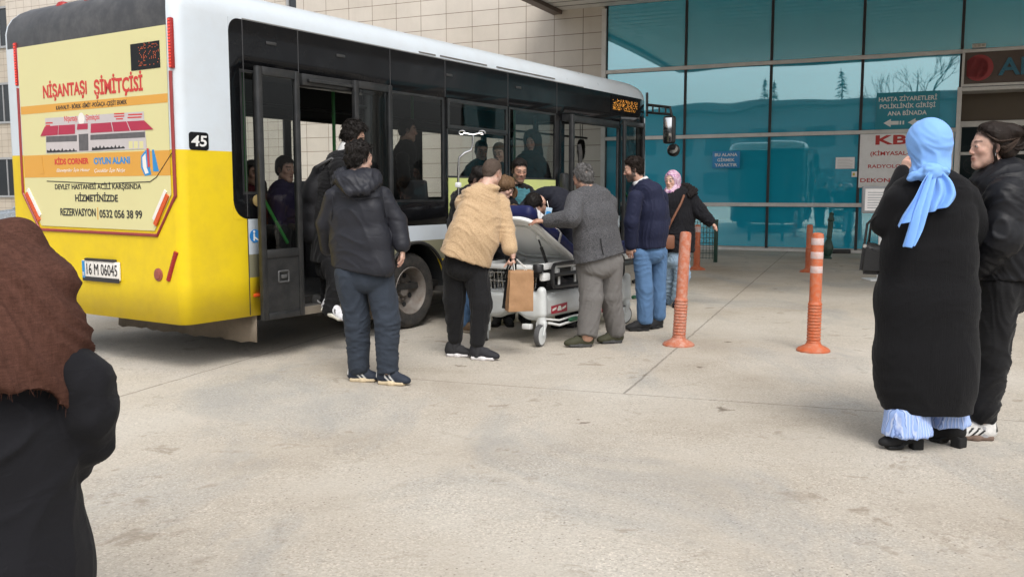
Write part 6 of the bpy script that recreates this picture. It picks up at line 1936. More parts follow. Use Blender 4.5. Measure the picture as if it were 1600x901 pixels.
S.eseg(p.J(484, 325), p.J(484, 358), (-.35, .94, 0), .12, .07, .13, .08, .02, 2.8)
V, Q = S.mesh(.010, 1); V = V + vnormals(V, Q) * ((vnoise(V * A_((9, 9, 14)), 4) - .5) * .022)[:, None]
np_obj('bag_body', V - o_, Q, fabric('black backpack nylon', (.010, .010, .012), .7, .2, 500, .3), bpk)
q = MB()
for dd in (-.15, .15): q.tube([tuple(p.J(u, v, dd) - o_) for u, v in ((494, 262), (518, 248), (540, 258), (545, 285), (528, 320), (505, 345))], .018, 8)
q.tube([tuple(p.J(u, v, 0) - o_) for u, v in ((503, 270), (498, 258), (508, 254), (513, 264))], .011, 6)
q.build('shoulder_strap', M_STBLACK, bpk)

# ------------------------------------------------------------------ 3. man in the beige fleece jacket
p = Fig(7.65, (735, 556), 'man in beige fleece jacket and black trousers bending over the stretcher', lat=(.88, .47, 0))
p.skin = SKIN_C
p.head(769, 271, .10, fwd=(.55, .78, -.35), up=(.18, .2, 1), sc=.97, hmat=M_HBUZZ, th=.0015, amp=.0012, freq=110, fade=True, locks=(500, .008, .0016, COMB_FWD, .5, .5), neck=(757, 300, .04))
p.garment('jacket', F_SHERPA,
    tor=[[(757, 300, .05, 21, 12), (753, 311, .03, 32, 18), (749, 340, .0, 37, 24), (740, 370, -.04, 40, 27), (727, 404, -.06, 42, 28)]],
    limbs=[[(781, 318, .10, 15), (790, 358, .06, 14), (797, 388, -.02, 11.5)], [(726, 318, .03, 15), (738, 350, .32, 15), (762, 375, .5, 12)]],
    blobs=[((761, 294, .04), (21, 13, 8))],
    cuts=[((724, 404, 0), (-.36, 0, -1))], fold=.004, fs=(6, 6, 10), seed=21, lk=.01, core=.55,
    joints=[((790, 360, .06), (.2, 0, 1), .10, .006, 60), ((775, 345, -.1), (.5, 0, 1), .1, .006, 55)])
p.garment('trousers', F_BLACKCOT, tor=[[(731, 392, -.02, 35, 24), (730, 415, -.02, 36, 24)]],
    limbs=[[(711, 415, .0, 20), (710, 468, .03, 16.5), (711, 528, .05, 11.5)], [(742, 422, -.0, 21), (752, 474, -.06, 17), (746, 534, -.1, 11.5)]], fold=.0040, fs=(8, 8, 14), seed=22, lk=.004,
    cuts=[((746, 538, 0), (0, 0, -1))], joints=[((746, 530, 0), (0, 0, 1), .06, .005, 120), ((711, 526, 0), (0, 0, 1), .06, .005, 120), ((752, 472, 0), (0, 0, 1), .12, .004, 70)])
p.garment('sock', fabric('dark grey sock', (.03, .03, .033), .9), limbs=[[(712, 537, 0.05, 8.5), (711, 548, 0.05, 8.5)]], fold=0, core=0, h=.006)
p.garment('sock', fabric('dark grey sock', (.03, .03, .033), .9), limbs=[[(747, 543, -0.1, 8.5), (747, 555, -0.1, 8.5)]], fold=0, core=0, h=.006)
p.forearm([(711, 520, .05, .036), (711, 548, .05, .036)]); p.forearm([(746, 526, -.1, .036), (747, 552, -.1, .036)])
p.forearm([(796, 385, -.02, .036), (801, 396, -.03, .030)])
p.hand(801, 395, -.03, (.18, -.05, -1), (-1, .15, 0), 1, 'grip', 1.0)
p.step(708, 545, .05, (1, -.25), up=(.02, .02, .022), sole=(.62, .60, .60), stitch=(.05, .05, .05))
p.step(747, 552, -.1, (.98, -.32), up=(.02, .02, .024), sole=(.62, .60, .60), stitch=(.05, .05, .05), sc=1.05)
p.finish()
# bags in his hand
D_ = 7.60
M_KRAFT = paint('brown kraft paper', (.33, .185, .09), .8, .12, 12, (.22, .12, .06), .35, bmp=.3, fine=25)
def paper_bag(name, label, u0, u1, vt, vb, D, mat, yaw, dep, hmat, lean=0.0, seed=1):
    c = at((u0 + u1) / 2, vb, D); m = D / F_PX
    t = thing(name, label, 'bag', c, yaw)
    w, h_ = (u1 - u0) * m, (vb - vt) * m
    nu, nv = 16, 14; vs, fs = [], []
    r = random.Random(seed)
    ring = [(x, y) for x, y in rr_path(w, dep, .006, 1)]
    ring = []
    for (x0, y0), (x1, y1), n in (((-w / 2, -dep / 2), (w / 2, -dep / 2), 10), ((w / 2, -dep / 2), (w / 2, dep / 2), 5), ((w / 2, dep / 2), (-w / 2, dep / 2), 10), ((-w / 2, dep / 2), (-w / 2, -dep / 2), 5)):
        for k in range(n): ring.append((x0 + (x1 - x0) * k / n, y0 + (y1 - y0) * k / n, n, k))
    N = len(ring)
    P = []
    for j in range(nv + 1):
        f = j / nv
        for x, y, n, k in ring:
            gus = 0.0
            if n == 5: gus = -math.sin(math.pi * k / n) * .035 * f * (1 if x > 0 else -1)
            P.append((x * (1 - .05 * f) + gus + lean * f * h_, y * (1 - .45 * f), f * h_))
    P = A_(P); d = (vnoise(P * 16, seed) - .5)[:, None] * A_((.010, .02, .006)) + (np.abs(2 * vnoise(P * A_((9, 9, 7)), seed + 3) - 1) - .5)[:, None] * A_((0, .018, 0)); d[P[:, 2] < .01] *= .3
    P = P + d
    fs = [[j * N + i, j * N + (i + 1) % N, (j + 1) * N + (i + 1) % N, (j + 1) * N + i] for j in range(nv) for i in range(N)] + [list(range(N))[::-1]]
    o = MB().add(P, fs).build('bag_body', mat, t, 50)
    o.modifiers.new('thickness', 'SOLIDIFY').thickness = .003
    return t, w, h_
hx_ = at(803.5, 404, 7.61)
bag, w, h_ = paper_bag('paper_bag', 'brown paper carrier bag hanging from the hand of the man in beige fleece', 791, 831, 421, 485, D_, M_KRAFT, .25, .12, None, .05, 4)
o_ = A_(bag.location); Rz = np.array(Matrix.Rotation(-.25, 3, 'Z'))
q = MB()
for y in (-.028, .028):
    e = [(-.05, y, h_ - .04), (-.047, y, h_ + .02), tuple(Rz @ (hx_ - o_) + A_((-.012, y * .3, 0))), tuple(Rz @ (hx_ - o_) + A_((.012, y * .3, 0))), (.055, y, h_ + .02), (.057, y, h_ - .04)]
    q.tube(e, .004, 6)
q.build('handle', paint('white cord', (.6, .58, .54), .8), bag)
bag2, w, h_ = paper_bag('black_bag', 'black cloth bag hanging behind the brown paper bag', 786, 806, 425, 481, D_ + .12, F_BLACKCOT, .5, .07, None, .1, 6)
o_ = A_(bag2.location); Rz = np.array(Matrix.Rotation(-.5, 3, 'Z'))
q = MB()
for y in (-.02, .02):
    q.tube([(-.04, y, h_ - .03), tuple(Rz @ (hx_ - o_) + A_((-.02, y, 0))), tuple(Rz @ (hx_ - o_) + A_((.0, y, 0))), (.05, y, h_ - .03)], .009, 6)
q.build('handle', F_BLACKCOT, bag2, 180)

# ------------------------------------------------------------------ 4. grey haired man in the tweed blazer
p = Fig(8.20, (930, 538), 'grey haired man in tweed blazer reaching across the stretcher', lat=(.86, .5, 0))
p.skin = SKIN_B
p.head(911, 279, .05, fwd=(-.72, .62, -.28), up=(-.15, .1, 1), sc=.97, hmat=M_HGREY, th=.009, top=.008, amp=.010, freq=62, side=.6, locks=(520, .022, .0026, COMB_BACK, .2, .35), stubble=.35, neck=(918, 302, .03))
p.garment('blazer', F_TWEED,
    tor=[[(920, 299, .04, 19, 11), (924, 309, .03, 32, 18), (929, 340, .0, 37, 24), (932, 372, .0, 37, 26), (938, 414, .0, 45, 30)]],
    limbs=[[(900, 313, -.05, 15), (893, 341, -.22, 14), (857, 345, -.12, 10.5)], [(950, 318, .12, 15), (948, 352, .42, 13), (925, 368, .55, 11)]],
    cuts=[((936, 403, 0), (.23, 0, -1))], fold=.003, fs=(6, 6, 10), seed=31, lk=.01, core=.4,
    joints=[((893, 342, -.2), (1, 0, .2), .10, .006, 60), ((905, 330, -.1), (.7, 0, 1), .09, .005, 55)])
MB().tube([tuple(p.J(u, v, -.185) - p.o) for u, v in ((938, 372), (940, 385), (943, 398))], .004, 5).build('vent', F_BLACKCOT, p.root, 180)
p.garment('trousers', F_GREYDENIM, tor=[[(936, 392, .02, 38, 26), (937, 410, .02, 38, 26)]],
    limbs=[[(920, 408, .0, 20.5), (924, 465, -.02, 18), (917, 526, -.02, 16)], [(954, 408, .05, 20.5), (954, 460, .10, 17), (962, 514, .2, 15)]], fold=.0038, fs=(8, 8, 11), seed=32, lk=.004,
    cuts=[((938, 530, 0), (-.15, -.35, -1))], joints=[((924, 465, 0), (0, 0, 1), .13, .005, 65), ((916, 522, 0), (0, 0, 1), .09, .007, 85), ((962, 512, .2), (0, 0, 1), .09, .007, 85), ((953, 460, .1), (0, 0, 1), .12, .005, 65)])
p.forearm([(860, 345, -.12, .034), (850, 345, -.12, .03)])
p.hand(853, 345, -.12, (-1, .05, .02), (.1, .2, -1), -1, 'relax', 1.05)
p.step(914, 534, -.02, (-1, -.15), kind='sneaker', up=(.045, .045, .025), sole=(.06, .06, .058), stitch=(.02, .02, .02), sc=1.08)
p.step(962, 522, .2, (-.9, -.3), kind='sneaker', up=(.045, .045, .025), sole=(.05, .05, .05), stitch=(.02, .02, .02), sc=1.05)
p.finish()

# ------------------------------------------------------------------ 5. bearded man in the navy jacket
p = Fig(9.20, (1010, 513), 'bearded man in navy jacket and blue jeans standing beside the open front door', lat=(.72, -.69, 0))
p.skin = SKIN_A
p.head(990, 265, .0, fwd=(-.97, .12, -.22), up=(-.12, 0, 1), sc=.97, hmat=M_HDARK, th=.008, top=.010, amp=.003, freq=80, locks=(420, .026, .0034, COMB_BACK), stubble=.9, neck=(1001, 288, .0))
p.garment('collar', F_WHITECOL, tor=[[(999, 287, 0, 9.5, 10), (1003, 282, 0, 10, 10.5)], ], core=0, fold=0, h=.007, cuts=[((996, 281, 0), (-.45, 0, 1))])
p.garment('jacket', F_NAVY,
    tor=[[(1003, 291, .0, 17, 12), (1008, 302, .0, 27, 18), (1013, 330, .0, 31, 23), (1013, 358, .0, 31, 23), (1011, 380, .0, 30, 22)]],
    limbs=[[(993, 309, -.14, 12), (987, 346, -.15, 11.5), (986, 382, -.10, 9.5)], [(1031, 308, .10, 12), (1036, 345, .14, 11), (1030, 372, .0, 10)]],
    cuts=[((1011, 388, 0), (.1, 0, -1))], fold=.0035, seed=41, lk=.008, joints=[((986, 346, -.16), (0, 0, 1), .1, .006, 60)])
p.garment('trousers', F_JEANBLUE, tor=[[(1013, 378, .0, 25, 18), (1014, 394, .0, 25, 18)]],
    limbs=[[(1003, 398, -.05, 14.5), (1007, 450, -.06, 13), (1008, 498, -.06, 12)], [(1028, 395, .1, 15), (1028, 447, .12, 12.5), (1029, 492, .14, 11.5)]], fold=.0035, fs=(9, 9, 11), seed=42, lk=.004,
    cuts=[((1010, 504, 0), (.05, 0, -1))], joints=[((1008, 450, 0), (0, 0, 1), .12, .005, 65), ((1008, 495, 0), (0, 0, 1), .09, .006, 85), ((1029, 490, .14), (0, 0, 1), .09, .006, 85)])
p.step(1005, 510, -.06, (-1, -.1), kind='sneaker', up=(.012, .012, .013), sole=(.015, .015, .015), sc=1.05)
p.step(1028, 506, .14, (-.6, -.6), kind='sneaker', up=(.012, .012, .013), sole=(.015, .015, .015), sc=1.0)
p.hand(985, 383, -.10, (-.1, .1, -1), (.5, .8, 0), 1, 'relax', .95)
p.finish()

# ------------------------------------------------------------------ 6. woman in patterned headscarf
p = Fig(11.1, (1060, 480), 'woman in pink patterned headscarf and black coat resting a hand on the fence', lat=(.93, .36, 0))
p.skin = SKIN_C
p.head(1050, 283, -.02, fwd=(-.62, -.76, -.06), sc=.98, fem=True, hair=None, neck=(1054, 305, .02))
S = SDF(); hR, hc = p.hR, p.hc
L_ = lambda q: p.loc(q)
S.ell(L_((0, -.02, .035)), (.088, .106, .098), R=hR); S.cap(L_((0, -.03, -.03)), L_((0, -.045, -.14)), .082, .095, .05); S.ell(L_((0, .03, -.125)), (.085, .075, .06), R=hR, k=.05); S.ell(L_((0, .04, -.19)), (.07, .06, .08), R=hR, k=.05)
S.ell(L_((0, .115, -.012)), (.058, .11, .088), R=hR, k=.02, op='s')
V, Q = S.mesh(.0075, 1); V = V + vnormals(V, Q) * ((1 - np.abs(2 * vnoise(V * A_((16, 16, 12)), 9) - 1)) ** 2 * .010 - .004)[:, None]
np_obj('headscarf', V - p.o, Q, F_FLORAL, p.root)
p.garment('coat', F_BLACKCOAT,
    tor=[[(1056, 302, .0, 16, 12), (1058, 312, .0, 26, 17), (1060, 340, .0, 25, 19), (1059, 366, .0, 26, 20), (1058, 388, .0, 27, 21)]],
    limbs=[[(1079, 312, .02, 12), (1094, 331, -.05, 11), (1108, 345, -.12, 8.5)], [(1038, 313, -.02, 12), (1028, 345, -.02, 11), (1032, 372, -.02, 9)]],
    cuts=[((1058, 393, 0), (0, 0, -1))], fold=.006, seed=51, lk=.01)
S = SDF().chain([p.J(1040, 304, -.02), p.J(1052, 297, .16), p.J(1072, 294, .16), p.J(1082, 300, .02), p.J(1078, 304, -.1)], [.05, .06, .06, .055, .04], .03)
V, Q = S.mesh(.009, 1); N = vnormals(V, Q); V = V + N * ((vnoise(V * 70, 3) - .5) * .035)[:, None]
np_obj('fur_trim', V - p.o, Q, hair_mat('dark fur', (.014, .012, .012), .9), p.root)
p.garment('trousers', F_JEANLIGHT, tor=[[(1057, 385, .0, 22, 17), (1057, 402, .0, 21, 17)]],
    limbs=[[(1048, 396, .02, 13), (1044, 435, .12, 11), (1041, 468, .2, 9.5)], [(1063, 396, .0, 14), (1066, 430, -.04, 12), (1059, 464, -.02, 9.5)]], fold=.006, fs=(9, 9, 16), seed=52, lk=.006)
p.step(1059, 470, -.02, (-.35, -.85), kind='boot', up=(.012, .014, .022), sole=(.012, .012, .012), sc=.92)
p.step(1041, 470, .2, (-.5, -.8), kind='boot', up=(.012, .014, .022), sole=(.012, .012, .012), sc=.92)
p.forearm([(1106, 344, -.12, .03), (1110, 348, -.12, .027)])
p.hand(1109, 346, -.12, (.75, -.2, -.6), (-.3, .2, -.8), 1, 'relax', .95)
p.finish()
sb = thing('shoulder_bag', 'brown leather bag on a strap across the headscarfed woman', 'bag', p.J(1041, 378, -.2) )
o_ = A_(sb.location)
M_LEATH = paint('brown leather', (.16, .06, .028), .5, .15, 10, bmp=.2)
MB().box((0, 0, 0), (.20, .07, .17), .025).build('bag_body', M_LEATH, sb)
q = MB(); pa = [p.J(1069, 305, -.14), p.J(1064, 318, -.205), p.J(1055, 335, -.235), p.J(1046, 352, -.235), p.J(1041, 367, -.21)]
q.tube([tuple(a - o_) for a in pa], .014, 8); q.build('strap', M_LEATH, sb)

# ------------------------------------------------------------------ 7. man in the teal tee
p = Fig(9.75, (808, 500), 'dark haired man in teal tee and black jacket looking down behind the stretcher', lat=(.95, -.3, 0))
p.skin = SKIN_B
p.head(812, 267, -.05, fwd=(.25, -.93, -.25), sc=1.0, hmat=M_HBLACK, th=.006, top=.006, amp=.002, freq=90, locks=(420, .016, .0028, COMB_FWD), stubble=.5, neck=(806, 297, .0))
p.garment('tee', F_TEAL, tor=[[(809, 297, -.02, 21, 12), (809, 320, -.05, 24, 18), (808, 380, .0, 26, 18)]], cuts=[((812, 288, -.02), (.1, -.55, 1))], fold=.004, seed=61, h=.009)
p.garment('jacket', F_BLACKWOOL, tor=[[(807, 302, .02, 28, 16), (807, 318, .02, 34, 20), (807, 360, .02, 35, 21), (807, 395, .02, 35, 21)]],
    limbs=[[(780, 312, .0, 13), (776, 350, -.05, 12), (785, 380, -.2, 9)], [(834, 311, .0, 13), (842, 350, .0, 12), (845, 385, -.1, 9)]],
    extra=lambda S, f: S.cap(f.J(813, 278, -.24), f.J(813, 330, -.26), .15, .10, .02, op='s'), fold=.005, seed=62, cuts=[((807, 399, 0), (0, 0, -1))])
p.garment('trousers', F_BLACKCOT, tor=[[(807, 392, .0, 26, 18), (807, 410, 0, 26, 18)]], limbs=[[(796, 405, 0, 14), (795, 450, 0, 12), (795, 494, 0, 10)], [(819, 405, 0, 14), (820, 450, 0, 12), (820, 494, 0, 10)]], fold=.005, h=.012)
p.step(795, 500, 0, (-.1, -1), up=(.02, .02, .02), sole=(.03, .03, .03)); p.step(820, 500, 0, (.2, -1), up=(.02, .02, .02), sole=(.03, .03, .03))
p.finish()

# ------------------------------------------------------------------ 8. paramedic bending over the mattress
p = Fig(9.3, (880, 507), 'paramedic in dark uniform with hanging badge bending over the mattress', lat=(.80, -.60, 0))
p.skin = SKIN_A
p.head(836, 321, -.28, fwd=(-.10, -.45, -.89), up=(-.45, -.82, .35), sc=.97, hmat=M_HBLACK, th=.008, top=.006, amp=.004, freq=75, locks=(420, .026, .0036, COMB_FWD), stubble=.3, neck=(852, 306, -.10))
p.garment('uniform', F_MEDIC,
    tor=[[(853, 306, -.10, 22, 13), (862, 312, -.04, 31, 19), (876, 322, .06, 33, 21), (884, 345, .12, 28, 20), (886, 385, .12, 26, 19)]],
    limbs=[[(872, 318, -.20, 13), (884, 342, -.22, 12), (872, 350, -.30, 9.5)], [(836, 312, -.06, 13), (818, 330, -.1, 11), (824, 338, -.2, 9)]], fold=.005, seed=71)
p.garment('trousers', F_MEDIC, tor=[[(886, 385, .12, 24, 18), (886, 405, .12, 24, 18)]], limbs=[[(878, 402, .1, 13), (878, 450, .1, 12), (878, 500, .1, 10)], [(896, 402, .16, 13), (896, 450, .16, 12), (896, 498, .16, 10)]], fold=.005, h=.012)
p.step(878, 505, .1, (-.6, -.8), up=(.015, .015, .015), sole=(.02, .02, .02)); p.step(896, 503, .16, (-.3, -.9), up=(.015, .015, .015), sole=(.02, .02, .02))
p.hand(870, 350, -.31, (-.75, -.15, -.35), (.2, .1, -1), 1, 'relax', 1.0)
p.hand(826, 338, -.22, (.6, -.5, -.3), (.0, .1, -1), -1, 'relax', 1.0)
c_ = p.J(857, 331, -.42)
q = MB(); q.box(tuple(c_ - p.o), (.062, .006, .085), .003, R=Matrix.Rotation(.2, 3, 'Y')); bd2 = q.build('badge', paint('pale blue badge', (.38, .50, .60), .4), p.root)
q = MB(); q.box(tuple(c_ - p.o + A_((0, -.006, -.01))), (.045, .003, .03), 0, R=Matrix.Rotation(.2, 3, 'Y')); q.build('badge_print', M_ADBLUE, bd2, None)
MB().tube([tuple(p.J(855, 314, -.36) - p.o), tuple(c_ - p.o + A_((0, 0, .045)))], .003, 6).build('lanyard_reel', M_ADWHITE, p.root)
p.finish()

# ------------------------------------------------------------------ 9. people half hidden behind the beige jacket
p = Fig(9.45, (786, 505), 'woman with long light brown hair behind the man in beige fleece', lat=(1, 0, 0))
p.skin = SKIN_C
p.head(789, 295, 0, fwd=(.85, -.25, -.5), up=(.4, 0, 1), sc=.97, fem=True, hair=None, neck=(786, 318, .06))
S = SDF()
S.ell(p.loc((0, -.018, .045)), (.088, .105, .095), R=p.hR); S.chain([p.loc((-.06, -.02, .03)), p.J(801, 300, .02), p.J(803, 325, -.05), p.J(802, 345, -.06)], [.05, .045, .035, .02], .03)
S.chain([p.loc((.06, -.02, .03)), p.J(776, 300, .02), p.J(774, 325, .0), p.J(775, 340, .0)], [.05, .045, .035, .02], .03); S.ell(p.loc((0, .11, -.03)), (.055, .10, .085), R=p.hR, k=.02, op='s')
V, Q = S.mesh(.008, 1); V += vnormals(V, Q) * ((vnoise(V * A_((60, 60, 9)), 3) - .5) * .02)[:, None]
np_obj('hair', V - p.o, Q, M_HBROWN, p.root)
p.garment('coat', F_BLACKCOAT, tor=[[(786, 316, .06, 18, 12), (785, 326, .06, 27, 17), (785, 370, .06, 25, 17), (785, 412, .06, 26, 18)]], limbs=[[(763, 332, .06, 11), (764, 365, -.05, 10), (775, 380, -.2, 8)], [(806, 332, .06, 11), (810, 365, -.0, 10), (806, 385, -.1, 8)]], fold=.005, h=.011)
p.garment('trousers', F_BLACKCOT, limbs=[[(777, 405, .06, 12), (777, 450, .06, 11), (777, 492, .06, 9)], [(794, 405, .06, 12), (794, 450, .06, 11), (794, 492, .06, 9)]], fold=.004, h=.012)
p.step(777, 500, .06, (-.2, -1), kind='boot', up=(.02, .02, .02), sole=(.02, .02, .02), sc=.9); p.step(794, 500, .06, (.2, -1), kind='boot', up=(.02, .02, .02), sole=(.02, .02, .02), sc=.9)
p.finish()
p = Fig(9.05, (726, 518), 'person in black jacket, jeans and brown boots hidden behind the beige fleece', lat=(.8, -.6, 0))
p.skin = SKIN_B
p.head(748, 283, .05, fwd=(.8, -.35, -.5), up=(.3, 0, 1), hmat=M_HBLACK, th=.018, top=.01, amp=.006, freq=60, neck=(738, 305, .03))
p.garment('jacket', F_BLACKWOOL, tor=[[(738, 303, .03, 18, 13), (733, 314, .03, 30, 19), (729, 350, .03, 32, 20), (727, 395, .03, 31, 20)]], limbs=[[(716, 318, -.0, 13), (722, 350, -.0, 12), (745, 365, -.1, 9)], [(752, 316, .1, 13), (760, 350, .1, 12), (775, 368, .0, 9)]], fold=.005, h=.011)
p.garment('trousers', F_JEANBLUE, tor=[[(726, 392, .03, 26, 18), (726, 408, .03, 26, 18)]], limbs=[[(717, 405, .03, 15), (717, 455, .03, 13), (722, 502, .0, 12)], [(737, 405, .03, 15), (738, 455, .05, 13), (735, 498, .1, 11)]], fold=.005, h=.011)
p.step(722, 508, 0, (.9, -.4), kind='boot', up=(.13, .085, .05), sole=(.2, .17, .13), sc=1.05); p.step(735, 504, .1, (.9, .1), kind='boot', up=(.13, .085, .05), sole=(.2, .17, .13), sc=1.0)
p.finish()

# ------------------------------------------------------------------ people inside the bus
def rider(D, u, vh, label, coat, hair='short', fwd=(1, 0, 0), lat=(0, 1, 0), hood=False, seat=False, fem=False, floor=.40, w=27, hmat=None, skin=SKIN_A, hsc=1.0):
    m = D / F_PX
    p = Fig(D, (u, vh), label, lat=lat, height=floor)
    p.skin = skin
    k = .0072 / m                                     # keeps widths human at any distance
    p.head(u, vh, 0, fwd=fwd, sc=hsc, fem=fem, hair=None if hood else hair, hmat=hmat or M_HBLACK, neck=(u - 2, vh + 27 * k, 0))
    if hood:
        S = SDF(); S.ell(p.loc((0, -.03, .04)), (.115, .13, .125), R=p.hR); S.cap(p.loc((0, -.04, -.02)), p.loc((0, -.03, -.16)), .11, .13, .05); S.ell(p.loc((0, .13, -.01)), (.07, .12, .10), R=p.hR, k=.02, op='s')
        V, Q = S.mesh(.010, 1); np_obj('hood', V - p.o, Q, coat, p.root)
    zs = lambda z: 450.5 - F_PX * math.tan(math.atan2(z - CAM_H, D) + PITCH)   # image row of height z at this distance
    zb = floor + (.46 if seat else .80)
    vb = zs(zb)
    p.garment('coat', coat, tor=[[(u - 2, vh + 27 * k, 0, 18 * k, 13 * k), (u - 3, vh + 38 * k, 0, w * k, 17 * k), (u - 3, (vh + vb) / 2 + 8, 0, w * k, 18 * k), (u - 3, vb, 0, w * k * .95, 19 * k)]],
        limbs=[[(u - 3 + sg * lat[0] * w * k * .9, vh + 44 * k, sg * lat[1] * .2, 10 * k), (u + 2 + sg * lat[0] * w * k, vh + 78 * k, sg * lat[1] * .22, 9 * k), (u + 14 * fwd[0] * k, vh + 92 * k, sg * lat[1] * .15 + fwd[1] * .2, 7 * k)] for sg in (-1, 1)], fold=.006, h=.012)
    if seat:
        f = unit((fwd[0], fwd[1], 0))
        p.garment('trousers', F_BLACKCOT, limbs=[[(u + sg * 10 * k * lat[0], vb, sg * .1 * lat[1], 11 * k), (u + sg * 10 * k * lat[0] + f[0] * .42 / m, vb, sg * .1 * lat[1] + f[1] * .42, 9 * k), (u + sg * 10 * k * lat[0] + f[0] * .45 / m, zs(floor + .06), sg * .1 * lat[1] + f[1] * .45, 7 * k)] for sg in (-1, 1)], fold=.004, h=.013)
    else:
        p.garment('trousers', F_BLACKCOT, limbs=[[(u + sg * 9 * k * lat[0], vb - 5, sg * .1 * lat[1], 12 * k), (u + sg * 10 * k * lat[0], (vb + zs(floor)) / 2, sg * .1 * lat[1], 10 * k), (u + sg * 10 * k * lat[0], zs(floor + .06), sg * .1 * lat[1], 8 * k)] for sg in (-1, 1)], fold=.004, h=.013)
    p.finish(.013)
    return p
F_PURPLE = fabric('purple coat', (.018, .012, .042), .9); F_RED = fabric('dark red coat', (.07, .006, .010), .9)
rider(10.1, 637, 204, 'man in dark suit standing inside the bus behind the middle window', F_BLACKWOOL, fwd=(.98, .1, -.1), lat=(.25, .95, 0), w=25)
rider(11.9, 831, 222, 'person in black hood looking out from inside the bus', F_BLACKCOAT, hood=True, fwd=(-.35, -.9, -.25), lat=(.95, -.3, 0), w=28)
rider(8.75, 446, 265, 'seated passenger in purple coat behind the rear door glass', F_PURPLE, fem=True, fwd=(.8, -.5, -.1), lat=(.4, .9, 0), seat=True, floor=.56, w=24, hmat=M_HDARK)
rider(8.6, 396, 272, 'seated passenger in dark red coat by the rearmost side window', F_RED, fem=True, fwd=(.7, -.6, 0), lat=(.5, .86, 0), seat=True, floor=.56, w=24, hmat=M_HDARK)
rider(11.5, 752, 236, 'passenger with dark hair standing behind the sliding bus window', F_BLACKWOOL, fwd=(.3, -.9, -.2), lat=(.95, .3, 0), w=27)
rider(11.2, 780, 240, 'short passenger in dark coat beside the window pillar', F_BLACKCOAT, fem=True, fwd=(-.3, -.9, -.2), lat=(.95, -.2, 0), w=24, hmat=M_HBROWN)

# ------------------------------------------------------------------ woman in the sky blue headscarf
p = Fig(4.87, (1448, 705), 'woman in sky blue headscarf and long black cardigan seen from behind', lat=(.98, -.2, 0))
p.skin = SKIN_C
p.head(1447, 228, .0, fwd=(-.40, .90, -.1), sc=1.0, fem=True, hair=None, neck=(1455, 283, .0))
S = SDF(); L_ = p.loc
S.ell(L_((0, -.018, .042)), (.095, .116, .102), R=p.hR); S.cap(L_((0, -.025, -.01)), L_((0, -.035, -.115)), .098, .080, .06); S.ell(L_((0, -.01, -.135)), (.088, .082, .05), R=p.hR, k=.05)
S.ell(L_((0, .125, -.012)), (.058, .11, .085), R=p.hR, k=.02, op='s')
V, Q = S.mesh(.0065, 1); N = vnormals(V, Q)
lp = (V - p.hc) @ p.hR
fo = 1 - np.abs(2 * vnoise(lp * A_((10, 10, 30)) + A_((0, 0, 1)) * (lp[:, 1:2] * -28), 9) - 1)
low = sstep(.05, -.09, lp[:, 2])
V = smooth_mesh(V + N * ((fo ** 1.6 - .45) * (.0035 + .014 * low))[:, None], Q, 2)
np_obj('headscarf', V - p.o, Q, F_BLUESCARF, p.root)
S = SDF().ell(p.J(1459, 270, -.13), (.050, .035, .040)); S.chain([p.J(1424, 277, -.07), p.J(1456, 265, -.12), p.J(1478, 268, -.10)], [.022, .03, .022], .02)
V, Q = S.mesh(.006, 1); V += vnormals(V, Q) * ((vnoise(V * A_((40, 40, 60)), 3) - .5) * .012)[:, None]
np_obj('scarf_knot', V - p.o, Q, F_BLUESCARF, p.root)
def tail(pts, ws, seed, amp):
    P = [Vector(p.J(*q) - p.o) for q in pts]
    return draped('scarf_tail', P, [Vector((w[0] * p.m, w[2], w[1] * p.m)) for w in ws], F_BLUESCARF, p.root, .003, amp * 1.5, seed, 30, 18, 4.2)
tail([(1457, 270, -.14), (1449, 285, -.165), (1439, 308, -.185), (1427, 330, -.20), (1421, 345, -.205)], [(16, -2, .02), (26, 6, .03), (36, 12, .05), (44, 18, .06), (46, 20, .06)], 1, .010)
tail([(1456, 272, -.15), (1447, 300, -.185), (1438, 330, -.205), (1430, 360, -.215), (1420, 385, -.22)], [(14, -2, .02), (22, 4, .04), (28, 8, .05), (24, 8, .05), (10, 4, .02)], 2, .012)
tail([(1462, 270, -.13), (1472, 284, -.15), (1475, 302, -.165), (1468, 320, -.175), (1464, 328, -.175)], [(18, 4, -.02), (28, 0, -.02), (34, -2, -.02), (42, 10, .0), (36, 12, .0)], 3, .011)
def knit_rib(S, f): pass
p.garment('cardigan', F_KNIT,
    tor=[[(1455, 280, .02, 32, 20), (1454, 302, .02, 60, 33), (1453, 345, .02, 64, 42), (1450, 400, .02, 69, 45), (1447, 470, .02, 75, 49), (1446, 560, .02, 76, 52), (1446, 595, .02, 74, 51)], [(1446, 595, .02, 74, 51), (1447, 634, .02, 67, 48)]],
    limbs=[[(1404, 312, .02, 22), (1385, 348, .08, 22), (1400, 302, .30, 18), (1411, 272, .36, 15)], [(1506, 310, .0, 24), (1527, 364, .04, 24), (1500, 392, .30, 19)]],
    cuts=[((1446, 641, 0), (0, 0, -1))], fold=.0022, fs=(5, 5, 5), seed=81, lk=.01, h=.0095, core=.3)
p.hand(1411, 274, .36, (.25, -.1, 1), (.8, .3, .1), -1, 'relax', .95)
p.garment('trousers', F_STRIPE, tor=[[(1420, 590, .02, 24, 24), (1417, 650, .0, 34, 33), (1417, 690, .0, 39, 37)], [(1478, 590, .06, 22, 24), (1482, 650, .1, 28, 29), (1483, 690, .1, 31, 33)]],
    cuts=[((1440, 674, 0), (0.08, 0, -1))], fold=.006, fs=(17, 17, 2.2), seed=82, h=.0085, core=0, k=.0)
p.step(1430, 690, .0, (-.97, .0), fwd=.075, kind='heel', up=(.011, .011, .012), sole=(.012, .012, .012), sc=.98)
